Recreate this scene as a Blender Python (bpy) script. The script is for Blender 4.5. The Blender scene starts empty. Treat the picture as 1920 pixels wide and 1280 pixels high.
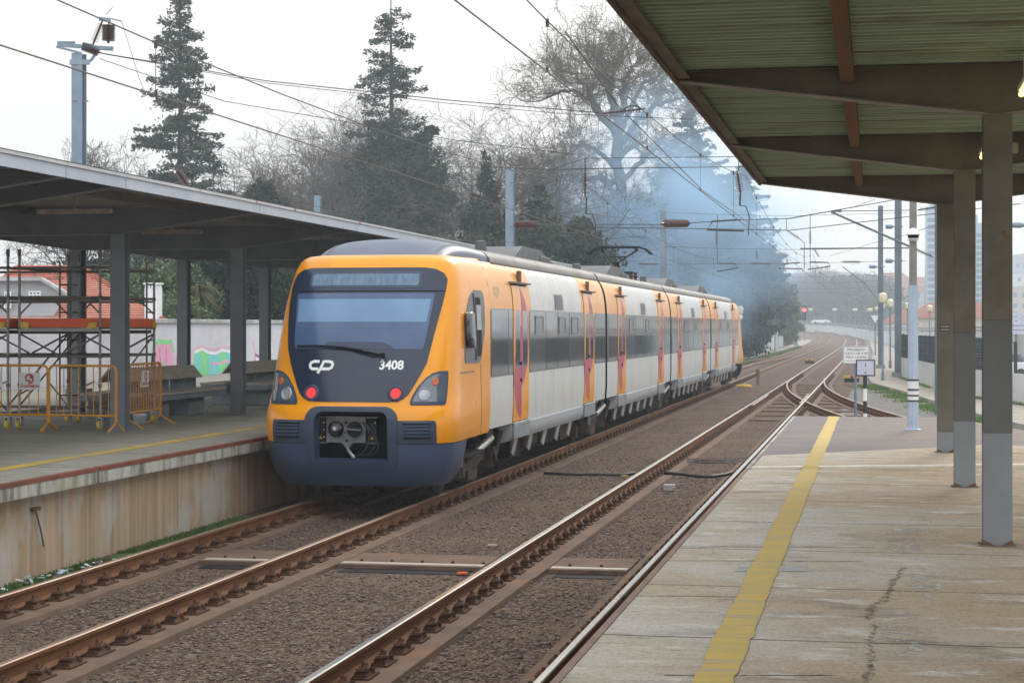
import bpy, math, random
import numpy as np
from mathutils import Vector, Matrix
R = math.radians
scene = bpy.context.scene
COL = scene.collection

# ------------------------------------------------------------------ camera, world, sun, exposure
TH = math.atan(681/3500.); CT = math.cos(TH); ST = math.sin(TH); F = 3500.; EYE = 2.675
cam = bpy.data.cameras.new('camera'); camo = bpy.data.objects.new('camera', cam); COL.objects.link(camo)
cam.sensor_width = 36; cam.sensor_fit = 'HORIZONTAL'; cam.lens = 36*F/1920
cam.shift_y = -28/1920
cam.clip_start = .1; cam.clip_end = 6000
camo.location = (0, 0, EYE); camo.rotation_euler = (R(90), 0, TH)
scene.camera = camo

SUN_EL, SUN_AZ = 28, 12          # degrees; azimuth clockwise from +Y (down the line)
w = bpy.data.worlds.new('World'); scene.world = w; w.use_nodes = True
nt = w.node_tree; nt.nodes.clear()
sky = nt.nodes.new('ShaderNodeTexSky'); sky.sky_type = 'NISHITA'; sky.sun_disc = False
sky.sun_elevation = R(SUN_EL); sky.sun_rotation = R(SUN_AZ)
sky.air_density = 1.0; sky.dust_density = 6; sky.ozone_density = 1.0
hs = nt.nodes.new('ShaderNodeHueSaturation'); hs.inputs['Saturation'].default_value = .30
mixc = nt.nodes.new('ShaderNodeMix'); mixc.data_type = 'RGBA'; mixc.inputs[0].default_value = .90
# high cloud over the blue: brighter overhead and behind the camera than low down the line
tcw = nt.nodes.new('ShaderNodeTexCoord'); spw = nt.nodes.new('ShaderNodeSeparateXYZ'); nt.links.new(tcw.outputs['Generated'], spw.inputs[0])
m1w = nt.nodes.new('ShaderNodeMapRange'); m1w.inputs[1].default_value = -.9; m1w.inputs[2].default_value = .95; m1w.inputs[3].default_value = 1.28; m1w.inputs[4].default_value = .57
m2w = nt.nodes.new('ShaderNodeMapRange'); m2w.inputs[1].default_value = 0; m2w.inputs[2].default_value = 1; m2w.inputs[3].default_value = 0; m2w.inputs[4].default_value = .35
nzw = nt.nodes.new('ShaderNodeTexNoise'); nzw.inputs['Scale'].default_value = 2.2; nzw.inputs['Detail'].default_value = 5; nt.links.new(tcw.outputs['Generated'], nzw.inputs['Vector'])
m3w = nt.nodes.new('ShaderNodeMapRange'); m3w.inputs[1].default_value = .3; m3w.inputs[2].default_value = .7; m3w.inputs[3].default_value = -.025; m3w.inputs[4].default_value = .025; nt.links.new(nzw.outputs[0], m3w.inputs[0])
adw = nt.nodes.new('ShaderNodeMath'); nt.links.new(spw.outputs[1], m1w.inputs[0]); nt.links.new(spw.outputs[2], m2w.inputs[0]); nt.links.new(m1w.outputs[0], adw.inputs[0]); nt.links.new(m2w.outputs[0], adw.inputs[1])
ad2 = nt.nodes.new('ShaderNodeMath'); nt.links.new(adw.outputs[0], ad2.inputs[0]); nt.links.new(m3w.outputs[0], ad2.inputs[1])
clw = nt.nodes.new('ShaderNodeMix'); clw.data_type = 'RGBA'; clw.inputs[6].default_value = (9.15, 8.65, 7.9, 1); clw.inputs[7].default_value = (8.4, 8.6, 8.85, 1)
wrm = nt.nodes.new('ShaderNodeMapRange'); wrm.inputs[1].default_value = .05; wrm.inputs[2].default_value = .35; nt.links.new(spw.outputs[2], wrm.inputs[0]); nt.links.new(wrm.outputs[0], clw.inputs[0])
vsw = nt.nodes.new('ShaderNodeVectorMath'); vsw.operation = 'SCALE'; nt.links.new(clw.outputs[2], vsw.inputs[0]); nt.links.new(ad2.outputs[0], vsw.inputs['Scale']); nt.links.new(vsw.outputs[0], mixc.inputs[7])
bg = nt.nodes.new('ShaderNodeBackground'); bg.inputs[1].default_value = .11
out = nt.nodes.new('ShaderNodeOutputWorld')
nt.links.new(sky.outputs[0], hs.inputs['Color']); nt.links.new(hs.outputs[0], mixc.inputs[6])
nt.links.new(mixc.outputs[2], bg.inputs[0]); nt.links.new(bg.outputs[0], out.inputs[0])

sl = bpy.data.lights.new('sun', 'SUN'); so = bpy.data.objects.new('sun', sl); COL.objects.link(so)
sl.energy = 1.0; sl.angle = R(14); sl.color = (1, .94, .85)
so.rotation_euler = (R(90-SUN_EL), 0, R(180-SUN_AZ)); so.location = (0, 0, 60)
so.rotation_euler = Vector((-math.sin(R(SUN_AZ))*math.cos(R(SUN_EL)), -math.cos(R(SUN_AZ))*math.cos(R(SUN_EL)), -math.sin(R(SUN_EL)))).to_track_quat('-Z', 'Y').to_euler()
scene.view_settings.view_transform = 'Standard'; scene.view_settings.look = 'None'
scene.view_settings.gamma = 1; scene.view_settings.use_curve_mapping = False
scene.view_settings.exposure = 0.70
scene.render.engine = 'CYCLES'
cy = scene.cycles
cy.max_bounces = 6; cy.diffuse_bounces = 3; cy.glossy_bounces = 3; cy.transmission_bounces = 4; cy.volume_bounces = 2; cy.transparent_max_bounces = 6
cy.caustics_reflective = False; cy.caustics_refractive = False
cy.sample_clamp_indirect = 6
cy.volume_step_rate = 2.0

# ------------------------------------------------------------------ measuring: sight lines of the photograph turned into real places
def PD(u, v, d):                 # at view depth d
    r = (u-960)/F*d
    return Vector((r*CT-d*ST, r*ST+d*CT, EYE-(v-612)*d/F))
def PX(u, v, X): return PD(u, v, F*X/(CT*(u-1641)))
def PZ(u, v, Z): return PD(u, v, F*(EYE-Z)/(v-612))
def PY(u, v, Y): return PD(u, v, Y/((u-960)/F*ST+CT))

# ------------------------------------------------------------------ mesh builder
class MB:
    def __init__(s): s.v = []; s.f = []; s.m = []; s.b = []
    def add(s, vs, fs, m=0):
        o = len(s.v); s.b.append((o, len(s.f))); s.v += [tuple(p) for p in vs]
        for f in fs: s.f.append([i+o for i in f]); s.m.append(m)
        return s
    def box(s, x0, x1, y0, y1, z0, z1, m=0):
        vs = [(x, y, z) for x in (x0, x1) for y in (y0, y1) for z in (z0, z1)]
        return s.add(vs, [(0,1,3,2),(4,6,7,5),(0,4,5,1),(2,3,7,6),(0,2,6,4),(1,5,7,3)], m)
    def bar(s, p, q, w, h, m=0, up=(0,0,1)):
        p = Vector(p); q = Vector(q); d = (q-p).normalized(); up = Vector(up)
        if abs(d.dot(up)) > .99: up = Vector((0,1,0))
        a = d.cross(up).normalized()*w/2; b = a.cross(d).normalized()*h/2
        vs = [e+i*a+j*b for e in (p, q) for i in (-1,1) for j in (-1,1)]
        return s.add(vs, [(0,1,3,2),(4,6,7,5),(0,4,5,1),(2,3,7,6),(0,2,6,4),(1,5,7,3)], m)
    def tube(s, pts, r, n=8, m=0, cap=True):
        pts = [Vector(p) for p in pts]; k = len(pts)
        rs = r if hasattr(r, '__len__') else [r]*k
        vs = []; t0 = (pts[1]-pts[0]).normalized()
        a = t0.orthogonal().normalized()
        for i, p in enumerate(pts):
            t = (pts[min(i+1,k-1)]-pts[max(i-1,0)])
            t = t.normalized() if t.length > 1e-9 else t0
            a = (a-t*a.dot(t)); a = a.normalized() if a.length > 1e-6 else t.orthogonal().normalized()
            b = t.cross(a)
            for j in range(n):
                an = 2*math.pi*j/n
                vs.append(p+(a*math.cos(an)+b*math.sin(an))*rs[i])
        fs = [(i*n+j, i*n+(j+1)%n, (i+1)*n+(j+1)%n, (i+1)*n+j) for i in range(k-1) for j in range(n)]
        if cap: fs += [tuple(range(n-1,-1,-1)), tuple((k-1)*n+j for j in range(n))]
        return s.add(vs, fs, m)
    def lathe(s, c, prof, n=16, m=0, axis='z', cap=True):
        c = Vector(c); vs = []
        for (r, h) in prof:
            for j in range(n):
                an = 2*math.pi*j/n; a, b = r*math.cos(an), r*math.sin(an)
                vs.append(c+Vector((a,b,h) if axis=='z' else (a,h,b) if axis=='y' else (h,a,b)))
        k = len(prof)
        fs = [(i*n+j, i*n+(j+1)%n, (i+1)*n+(j+1)%n, (i+1)*n+j) for i in range(k-1) for j in range(n)]
        if cap: fs += [tuple(range(n-1,-1,-1)), tuple((k-1)*n+j for j in range(n))]
        return s.add(vs, fs, m)
    def prism(s, poly, a, b, axis='y', m=0):
        n = len(poly)
        def P(p, t): return (p[0],t,p[1]) if axis=='y' else (t,p[0],p[1]) if axis=='x' else (p[0],p[1],t)
        vs = [P(p,a) for p in poly]+[P(p,b) for p in poly]
        fs = [(i,(i+1)%n,n+(i+1)%n,n+i) for i in range(n)]+[tuple(range(n-1,-1,-1)), tuple(range(n,2*n))]
        return s.add(vs, fs, m)
    def grid(s, P, m=0, mf=None):
        nr = len(P); nc = len(P[0]); vs = [p for row in P for p in row]; o = len(s.v)
        s.v += [tuple(p) for p in vs]
        for i in range(nr-1):
            for j in range(nc-1):
                mm = mf(i, j) if mf else m
                if mm is None: continue
                s.f.append([o+i*nc+j, o+i*nc+j+1, o+(i+1)*nc+j+1, o+(i+1)*nc+j]); s.m.append(mm)
        return s
    def build_each(s, name, mats, parent, sharp=60, per=1, bevel=0):
        ends = s.b[1:]+[(len(s.v), len(s.f))]; out = []
        for k in range(0, len(s.b), per):
            (v0, f0), (v1, f1) = s.b[k], ends[min(k+per-1, len(ends)-1)]
            q = MB(); q.v = s.v[v0:v1]; q.f = [[i-v0 for i in f] for f in s.f[f0:f1]]; q.m = s.m[f0:f1]
            out.append(q.build(name, mats, parent, sharp=sharp, bevel=bevel))
        return out
    def build(s, name, mats, parent=None, sharp=35, bevel=0, recalc=True):
        me = bpy.data.meshes.new(name); me.from_pydata(s.v, [], s.f)
        if not isinstance(mats, (list, tuple)): mats = [mats]
        for mt in mats: me.materials.append(mt)
        me.polygons.foreach_set('material_index', s.m)
        if recalc:
            import bmesh
            bm = bmesh.new(); bm.from_mesh(me); bmesh.ops.recalc_face_normals(bm, faces=bm.faces); bm.to_mesh(me); bm.free()
        if sharp:
            me.polygons.foreach_set('use_smooth', [True]*len(me.polygons))
            me.set_sharp_from_angle(angle=R(sharp))
        me.update()
        o = bpy.data.objects.new(name, me); COL.objects.link(o)
        if bevel:
            b = o.modifiers.new('bevel', 'BEVEL'); b.width = bevel; b.segments = 2; b.limit_method = 'ANGLE'; b.angle_limit = R(40)
        if parent is not None: hang(o, parent)
        return o

def hang(o, parent):
    o.parent = parent; o.matrix_parent_inverse = Matrix.Translation(-parent.location)
def mesh_np(name, V, faces, mats, mi=None, parent=None, smooth=False):
    me = bpy.data.meshes.new(name)
    nf, k = faces.shape
    me.vertices.add(len(V)); me.vertices.foreach_set('co', np.asarray(V, np.float32).ravel())
    me.loops.add(nf*k); me.loops.foreach_set('vertex_index', faces.astype(np.int32).ravel())
    me.polygons.add(nf); me.polygons.foreach_set('loop_start', np.arange(0, nf*k, k, dtype=np.int32))
    if not isinstance(mats, (list, tuple)): mats = [mats]
    for mt in mats: me.materials.append(mt)
    if mi is not None: me.polygons.foreach_set('material_index', np.asarray(mi, np.int32))
    if smooth: me.polygons.foreach_set('use_smooth', np.ones(nf, bool))
    me.update(calc_edges=True); me.validate()
    o = bpy.data.objects.new(name, me); COL.objects.link(o)
    if parent is not None: hang(o, parent)
    return o
def tag(o, label=None, cat=None, group=None, kind=None):
    if label: o['label'] = label
    if cat: o['category'] = cat
    if group: o['group'] = group
    if kind: o['kind'] = kind
    return o
def empty(name, loc, label, cat, group=None):
    o = bpy.data.objects.new(name, None); COL.objects.link(o); o.location = loc; o.empty_display_size = .2
    return tag(o, label, cat, group)
def kids(o): return [c for c in bpy.data.objects if c.parent == o]
def copy_tree(o, parent=None):
    c = o.copy(); COL.objects.link(c)
    if parent is not None: c.parent = parent
    for ch in kids(o): copy_tree(ch, c)
    return c
def text2d(s, size, bold=0.0, shear=0.0):
    cu = bpy.data.curves.new('t', 'FONT'); cu.body = s; cu.size = size; cu.offset = bold; cu.shear = shear
    cu.align_x = 'CENTER'; cu.align_y = 'CENTER'; cu.resolution_u = 4
    ob = bpy.data.objects.new('t', cu); COL.objects.link(ob)
    dg = bpy.context.evaluated_depsgraph_get(); dg.update()
    me = bpy.data.meshes.new_from_object(ob.evaluated_get(dg))
    V = [(v.co.x, v.co.y) for v in me.vertices]; Fc = [tuple(p.vertices) for p in me.polygons]
    bpy.data.objects.remove(ob); bpy.data.curves.remove(cu); bpy.data.meshes.remove(me)
    return V, Fc
def stroke2d(pts, wd, closed=False):
    pts = [Vector(p) for p in pts]; n = len(pts); V = []; Fc = []
    for i, p in enumerate(pts):
        a = pts[(i-1) % n] if (closed or i) else p; b = pts[(i+1) % n] if (closed or i < n-1) else p
        t = (b-a).normalized(); nn = Vector((-t.y, t.x))*wd/2
        V += [tuple(p+nn), tuple(p-nn)]
    for i in range(n if closed else n-1):
        j = (i+1) % n; Fc.append((2*i, 2*i+1, 2*j+1, 2*j))
    return V, Fc

# ------------------------------------------------------------------ materials
def lin(r, g, b):
    f = lambda c: c/12.92 if c <= .04045 else ((c+.055)/1.055)**2.4
    return (f(r/255), f(g/255), f(b/255))
def M(name, c1, c2=None, rough=.6, metal=0, scale=3., detail=6, lo=.35, hi=.65, stretch=(1,1,1), bump=0, bscale=None, spec=None, c3=None, s3=1., lo3=.5, hi3=.7, coat=0, st3=(1,1,1)):
    m = bpy.data.materials.new(name); m.use_nodes = True; t = m.node_tree; b = t.nodes['Principled BSDF']
    b.inputs['Roughness'].default_value = rough; b.inputs['Metallic'].default_value = metal
    if spec is None and rough >= .7: spec = .12
    if spec is not None: b.inputs['Specular IOR Level'].default_value = spec
    if coat: b.inputs['Coat Weight'].default_value = coat; b.inputs['Coat Roughness'].default_value = .08
    b.inputs['Base Color'].default_value = (*c1, 1)
    if c2 is None: c2 = tuple(x*.82 for x in c1)
    geo = t.nodes.new('ShaderNodeNewGeometry')
    def noise(sc, st, dt):
        vm = t.nodes.new('ShaderNodeVectorMath'); vm.operation = 'MULTIPLY'; vm.inputs[1].default_value = st
        t.links.new(geo.outputs['Position'], vm.inputs[0])
        n = t.nodes.new('ShaderNodeTexNoise'); n.inputs['Scale'].default_value = sc; n.inputs['Detail'].default_value = dt; n.inputs['Roughness'].default_value = .62
        t.links.new(vm.outputs[0], n.inputs['Vector']); return n
    def ramp(src, a, bb):
        r = t.nodes.new('ShaderNodeMapRange'); r.inputs[1].default_value = a; r.inputs[2].default_value = bb
        t.links.new(src, r.inputs[0]); return r.outputs[0]
    def mix(f, A, B):
        x = t.nodes.new('ShaderNodeMix'); x.data_type = 'RGBA'
        t.links.new(f, x.inputs[0])
        for k, c in ((6, A), (7, B)):
            if isinstance(c, tuple): x.inputs[k].default_value = (*c, 1)
            else: t.links.new(c, x.inputs[k])
        return x.outputs[2]
    n1 = noise(scale, stretch, detail)
    col = mix(ramp(n1.outputs[0], lo, hi), c1, c2)
    if c3 is not None:
        n3 = noise(s3, st3, 5); col = mix(ramp(n3.outputs[0], lo3, hi3), col, c3)
    t.links.new(col, b.inputs['Base Color'])
    rr = t.nodes.new('ShaderNodeMapRange'); rr.inputs[3].default_value = max(0, rough-.06); rr.inputs[4].default_value = min(1, rough+.08)
    t.links.new(n1.outputs[0], rr.inputs[0]); t.links.new(rr.outputs[0], b.inputs['Roughness'])
    if bump:
        nb = noise(bscale or scale*6, (1,1,1), 6)
        bp = t.nodes.new('ShaderNodeBump'); bp.inputs['Strength'].default_value = bump; bp.inputs['Distance'].default_value = .02
        t.links.new(nb.outputs[0], bp.inputs['Height']); t.links.new(bp.outputs[0], b.inputs['Normal'])
    m['_mix'] = 1
    return m
def emis(name, c, k):
    m = bpy.data.materials.new(name); m.use_nodes = True; b = m.node_tree.nodes['Principled BSDF']
    b.inputs['Base Color'].default_value = (*c, 1); b.inputs['Emission Color'].default_value = (*c, 1); b.inputs['Emission Strength'].default_value = k
    return m
def ballast_mat(name, dark, light, dust, scale=34):
    m = bpy.data.materials.new(name); m.use_nodes = True; t = m.node_tree; b = t.nodes['Principled BSDF']; b.inputs['Roughness'].default_value = .95; b.inputs['Specular IOR Level'].default_value = .08
    g = t.nodes.new('ShaderNodeNewGeometry')
    v = t.nodes.new('ShaderNodeTexVoronoi'); v.inputs['Scale'].default_value = scale; t.links.new(g.outputs['Position'], v.inputs['Vector'])
    n = t.nodes.new('ShaderNodeTexNoise'); n.inputs['Scale'].default_value = .55; n.inputs['Detail'].default_value = 7; t.links.new(g.outputs['Position'], n.inputs['Vector'])
    n2 = t.nodes.new('ShaderNodeTexNoise'); n2.inputs['Scale'].default_value = 90; n2.inputs['Detail'].default_value = 4; t.links.new(g.outputs['Position'], n2.inputs['Vector'])
    sp = t.nodes.new('ShaderNodeSeparateColor'); t.links.new(v.outputs['Color'], sp.inputs[0])
    a = t.nodes.new('ShaderNodeMix'); a.data_type = 'RGBA'; a.inputs[6].default_value = (*dark, 1); a.inputs[7].default_value = (*light, 1); 
    pw = t.nodes.new('ShaderNodeMath'); pw.operation = 'POWER'; pw.inputs[1].default_value = 2.2; t.links.new(sp.outputs[0], pw.inputs[0]); t.links.new(pw.outputs[0], a.inputs[0])
    r = t.nodes.new('ShaderNodeMapRange'); r.inputs[1].default_value = .45; r.inputs[2].default_value = .72; r.inputs[4].default_value = .5; t.links.new(n.outputs[0], r.inputs[0])
    c = t.nodes.new('ShaderNodeMix'); c.data_type = 'RGBA'; c.inputs[7].default_value = (*dust, 1); t.links.new(r.outputs[0], c.inputs[0]); t.links.new(a.outputs[2], c.inputs[6])
    t.links.new(c.outputs[2], b.inputs['Base Color'])
    ad = t.nodes.new('ShaderNodeMath'); ad.operation = 'ADD'; t.links.new(v.outputs['Distance'], ad.inputs[0]); t.links.new(n2.outputs[0], ad.inputs[1])
    bp = t.nodes.new('ShaderNodeBump'); bp.inputs['Strength'].default_value = .9; bp.inputs['Distance'].default_value = .022; bp.invert = True
    t.links.new(ad.outputs[0], bp.inputs['Height']); t.links.new(bp.outputs[0], b.inputs['Normal'])
    return m

mBallast = ballast_mat('ballast', (.048,.032,.025), (.30,.215,.17), (.215,.15,.105))
mGravelR = ballast_mat('grey gravel', (.14,.13,.12), (.30,.29,.27), (.24,.22,.18), 18)
mStone = M('stone', (.11,.082,.070), (.25,.195,.16), rough=.95, scale=9, bump=.3, spec=.2)
mStoneL = M('pale stone', (.24,.20,.16), (.36,.31,.25), rough=.95, scale=9, spec=.2)
mTrackSlab = M('track concrete', (.185,.118,.085), (.11,.078,.060), rough=.9, scale=2.2, bump=.25, c3=(.24,.13,.075), s3=1.1, lo3=.55, hi3=.75)
mRailSide = M('rail rust', (.205,.088,.038), (.125,.057,.028), rough=.78, scale=1.7, stretch=(4,1,4), bump=.15, bscale=40)
mRailHead = M('polished rail', (.62,.58,.52), (.50,.46,.40), rough=.22, metal=1, scale=2, stretch=(8,.4,8))
mRailHeadB = M('dull rail head', (.26,.19,.14), (.20,.12,.075), rough=.5, metal=.5, scale=2, stretch=(8,.4,8))
mClip = M('clip rust', (.075,.042,.028), (.115,.055,.03), rough=.85, scale=14, bump=.3)
mSteelStrip = M('joint strip', (.46,.39,.31), (.34,.28,.22), rough=.55, scale=6)
mDark = M('black', (.012,.012,.014), (.006,.006,.007), rough=.7)
mRubber = M('rubber', (.02,.02,.022), rough=.6)
mStripPale = M('pale joint cover', (.80,.76,.66), (.66,.61,.52), rough=.5, scale=5)
mGlass2 = M('lighter tinted glass', (.125,.13,.135), (.09,.095,.10), rough=.05, scale=.6, spec=.65, coat=.25)
def broken(name, c1, c2, sc, lo, hi):
    m = M(name, c1, c2, rough=.95, scale=8); t = m.node_tree; b = t.nodes['Principled BSDF']
    g = t.nodes.new('ShaderNodeNewGeometry'); n = t.nodes.new('ShaderNodeTexNoise'); n.inputs['Scale'].default_value = sc; n.inputs['Detail'].default_value = 6; n.inputs['Roughness'].default_value = .7
    t.links.new(g.outputs['Position'], n.inputs['Vector']); r = t.nodes.new('ShaderNodeMapRange'); r.inputs[1].default_value = lo; r.inputs[2].default_value = hi
    t.links.new(n.outputs[0], r.inputs[0]); t.links.new(r.outputs[0], b.inputs['Alpha']); return m
mCrack = broken('crack grime', (.235,.20,.155), (.15,.125,.10), 26, .44, .60)
mScuff = broken('pale scuff', (.52,.50,.47), (.44,.42,.39), 9, .50, .60)
mPlatR = None
mSlabEdge = M('slab edge', (.46,.45,.42), (.16,.16,.135), rough=.9, scale=2.6, lo=.42, hi=.62, stretch=(1,1.6,.3), bump=.2, c3=(.25,.26,.08), s3=.35, lo3=.58, hi3=.7)
mRedEdge = M('red painted edge', (.24,.075,.045), (.14,.055,.035), rough=.75, scale=2, c3=(.17,.17,.09), s3=.5, lo3=.5, hi3=.65)
mPinkEdge = M('worn red edge', (.30,.205,.17), (.22,.15,.125), rough=.8, scale=3)
mYellow = M('yellow line', (.57,.41,.11), (.46,.355,.14), rough=.85, scale=5, stretch=(.6,3,1), c3=(.38,.33,.24), s3=3.8, lo3=.50, hi3=.66, st3=(.5,3,1), bump=.15, bscale=30)
mYellowF = M('faded yellow line', (.52,.33,.06), (.30,.235,.10), rough=.85, scale=1.2)
mColA = M('column grey paint', (.235,.26,.285), (.20,.225,.25), rough=.55, scale=2)
mColB = M('column dark grey paint', (.13,.135,.14), (.11,.115,.12), rough=.6, scale=2)
mColC = M('column grimy paint', (.185,.177,.15), (.135,.128,.108), rough=.75, scale=2.5, c3=(.20,.085,.035), s3=2.6, lo3=.66, hi3=.72)
mColL = M('column blue grey paint', (.19,.22,.25), (.16,.185,.21), rough=.6, scale=2)
mBeam = M('beam paint', (.20,.178,.15), (.15,.135,.115), rough=.7, scale=2.2, c3=(.16,.08,.04), s3=1.6, lo3=.68, hi3=.76)
mBeamFl = M('beam flange', (.30,.28,.26), (.20,.18,.165), rough=.65, scale=3)
mRoofG = M('green corrugated sheet', (.35,.45,.34), (.27,.35,.26), rough=.7, scale=1.4, stretch=(.6,3,1), c3=(.15,.13,.08), s3=1.5, lo3=.52, hi3=.72, st3=(.3,5,1))
mRustPurlin = M('rusty purlin', (.145,.095,.07), (.19,.10,.058), rough=.85, scale=3)
mRoofL = M('grey roof sheet', (.36,.34,.30), (.28,.265,.24), rough=.75, scale=1.5)
mFascia = M('fascia metal', (.42,.47,.54), (.34,.39,.46), rough=.45, scale=1.2)
mFasciaRust = M('fascia cap', (.50,.51,.53), (.40,.42,.44), rough=.6, scale=1, c3=(.30,.10,.04), s3=1.9, lo3=.60, hi3=.66)
mFasciaR = M('brown fascia', (.17,.125,.105), (.11,.085,.07), rough=.7, scale=2)
mOrange = M('orange paint', (.86,.335,.004), (.80,.305,.004), rough=.28, scale=.8, coat=.3, spec=.3, c3=(.62,.235,.012), s3=1.4, lo3=.55, hi3=.85, st3=(1,1,.3))
mOrangeW = M('paler orange paint', (.80,.36,.06), (.76,.33,.045), rough=.35, scale=.8, coat=.2, c3=(.58,.29,.08), s3=1.6, lo3=.52, hi3=.8, st3=(1,1.6,.22))  # paler orange for the side panels above the windows
mWhiteT = M('grey white paint', (.58,.59,.57), (.53,.54,.52), rough=.38, scale=.7, coat=.2, c3=(.42,.41,.375), s3=1.6, lo3=.50, hi3=.78, st3=(1,1.6,.22))
mMagenta = M('magenta paint', (.42,.055,.095), (.36,.05,.085), rough=.35, scale=1)
mGlassBand = M('dark window band', (.19,.195,.20), (.15,.155,.16), rough=.18, scale=1, spec=.6)
mGlass = M('tinted glass', (.075,.08,.085), (.055,.06,.065), rough=.03, scale=.6, spec=.75, coat=.35)
mMask = M('dark blue front panel', (.016,.027,.056), (.011,.019,.043), rough=.22, scale=1, coat=.25, spec=.35)
mMaskB = M('matt grey blue', (.032,.048,.095), (.027,.041,.083), rough=.5, scale=1)
mSkirt = M('slate blue paint', (.044,.068,.140), (.037,.058,.120), rough=.38, scale=1.1, coat=.15, c3=(.075,.09,.13), s3=3, lo3=.6, hi3=.8)
mRoofT = M('grey train roof', (.155,.145,.135), (.115,.108,.10), rough=.6, scale=1.5, stretch=(1,.3,1))
mFairing = M('blue grey roof fairing', (.115,.135,.19), (.095,.115,.165), rough=.45, scale=1, spec=.3)
mScreenUp = M('windscreen painted reflection', (.165,.285,.45), (.14,.245,.40), rough=.2, scale=1.2, spec=.35)  # sky reflection put into the colour of the upper windscreen
mScreenLo = M('windscreen glass', (.075,.125,.235), (.055,.095,.19), rough=.1, scale=1.2, spec=.4)
mDisplay = M('display glass', (.13,.21,.31), (.08,.14,.22), rough=.2, scale=5, stretch=(3,1,1), spec=.4)
mLampIn = M('headlamp glass', (.10,.13,.165), (.07,.095,.125), rough=.06, scale=2, coat=1)
mSilver = M('silver', (.55,.56,.58), (.42,.43,.45), rough=.3, metal=.8, scale=6)
mReflector = M('lamp reflector', (.42,.45,.49), (.30,.33,.37), rough=.3, metal=.4, scale=8)
mAmber = M('amber lens', (.55,.12,.03), rough=.2)
mSill = M('light grey sill', (.40,.425,.45), (.33,.35,.375), rough=.4, scale=1.5, stretch=(1,.4,1))
mStep = M('grey step box', (.20,.22,.24), (.16,.175,.19), rough=.45, scale=2)
mBogie = M('bogie grime', (.085,.065,.052), (.05,.042,.038), rough=.85, scale=5, bump=.2)
mSpringD = M('damper silver', (.42,.40,.37), (.30,.27,.24), rough=.45, metal=.4, scale=5)
mRed = emis('red lamp', (1., .05, .06), .9)
mSigRed = emis('red signal', (1., .05, .05), 3)
mTube = emis('lit tube', (1., .80, .22), 2.2)
mWhite = M('white', (.78,.79,.80), (.70,.71,.72), rough=.5, scale=3)
mWhiteLogo = M('white decal', (.80,.81,.82), (.76,.77,.78), rough=.4)
mGalv = M('galvanised steel', (.20,.265,.34), (.155,.21,.275), rough=.5, metal=.3, scale=1.5)
mGalvD = M('dark galvanised steel', (.115,.15,.185), (.09,.12,.15), rough=.55, metal=.2, scale=1.5)
mPole = M('pale blue pole', (.40,.49,.60), (.33,.41,.51), rough=.5, scale=2)
mWire = M('wire', (.055,.055,.05), rough=.5, metal=.3)
mWireC = M('copper wire', (.10,.065,.045), rough=.5, metal=.4)
mIns = M('insulator', (.095,.025,.022), (.06,.02,.02), rough=.3, scale=10)
mScaf = M('scaffold tube', (.22,.205,.185), (.14,.125,.11), rough=.6, metal=.2, scale=4)
mScafL = M('scaffold pale tube', (.36,.38,.40), (.27,.285,.30), rough=.5, metal=.3, scale=4)
mToe = M('orange toe board', (.82,.115,.012), (.74,.10,.01), rough=.5, scale=2)
mYelB = M('yellow plastic', (.75,.56,.02), (.66,.48,.02), rough=.45)
mBarr = M('barrier orange', (.72,.32,.02), (.62,.26,.016), rough=.45, scale=3)
mConcB = M('bench concrete', (.25,.29,.325), (.20,.23,.26), rough=.8, scale=2.5, bump=.1)
mWood = M('bench timber', (.52,.48,.40), (.38,.35,.29), rough=.75, scale=3, stretch=(6,.6,6))
mWoodD = M('dark timber', (.07,.06,.05), rough=.8)
mWall = M('grey rendered wall', (.68,.68,.73), (.60,.60,.645), rough=.9, scale=.6, bump=.05, c3=(.58,.57,.61), s3=.3, lo3=.5, hi3=.6)
mCoping = M('coping', (.52,.53,.54), (.32,.32,.32), rough=.9, scale=1.3)
mTile = M('roof tile', (.50,.225,.165), (.40,.17,.125), rough=.85, scale=1.5)
mHouse = M('house wall', (.46,.49,.52), (.38,.41,.44), rough=.9, scale=.8)
mBark = M('bark', (.10,.085,.072), (.065,.055,.048), rough=.95, scale=2)
mTwig = M('twig', (.155,.14,.125), (.115,.102,.09), rough=.95, scale=.5)
mTwigW = M('warm twig', (.165,.135,.09), (.12,.097,.066), rough=.95, scale=.5)
mCon = M('conifer foliage', (.082,.105,.075), (.046,.062,.048), rough=.8, scale=.55, detail=3)
mCon2 = M('dense conifer foliage', (.066,.085,.066), (.036,.048,.040), rough=.8, scale=.45, detail=3, c3=(.06,.065,.03), s3=.3, lo3=.58, hi3=.7)
mLeaf = M('broadleaf foliage', (.125,.175,.07), (.05,.08,.035), rough=.6, scale=.5, detail=3)
mLeafD = M('dark foliage', (.030,.045,.028), (.016,.025,.018), rough=.7, scale=.4, detail=3)
mIvy = M('ivy', (.105,.14,.045), (.045,.065,.025), rough=.6, scale=.5, detail=3)
mPalm = M('palm frond', (.055,.065,.028), (.10,.075,.03), rough=.7, scale=.6)
mGrass = M('grass', (.13,.22,.045), (.085,.15,.035), rough=.85, scale=1.5)
mMoss = M('moss', (.12,.19,.06), (.065,.10,.04), rough=.95, scale=6, bump=.6, bscale=60)
mPath = M('sandy paving', (.36,.32,.27), (.28,.25,.21), rough=.9, scale=.9)
mKerb = M('kerb', (.36,.34,.31), (.26,.25,.23), rough=.9, scale=2)
mParapet = M('pale parapet', (.58,.59,.59), (.46,.47,.46), rough=.85, scale=.5)
mMesh = M('dark mesh', (.05,.065,.07), (.04,.05,.055), rough=.7)
mLantern = M('cream lantern', (.62,.58,.40), (.54,.50,.34), rough=.35, scale=3)
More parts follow.
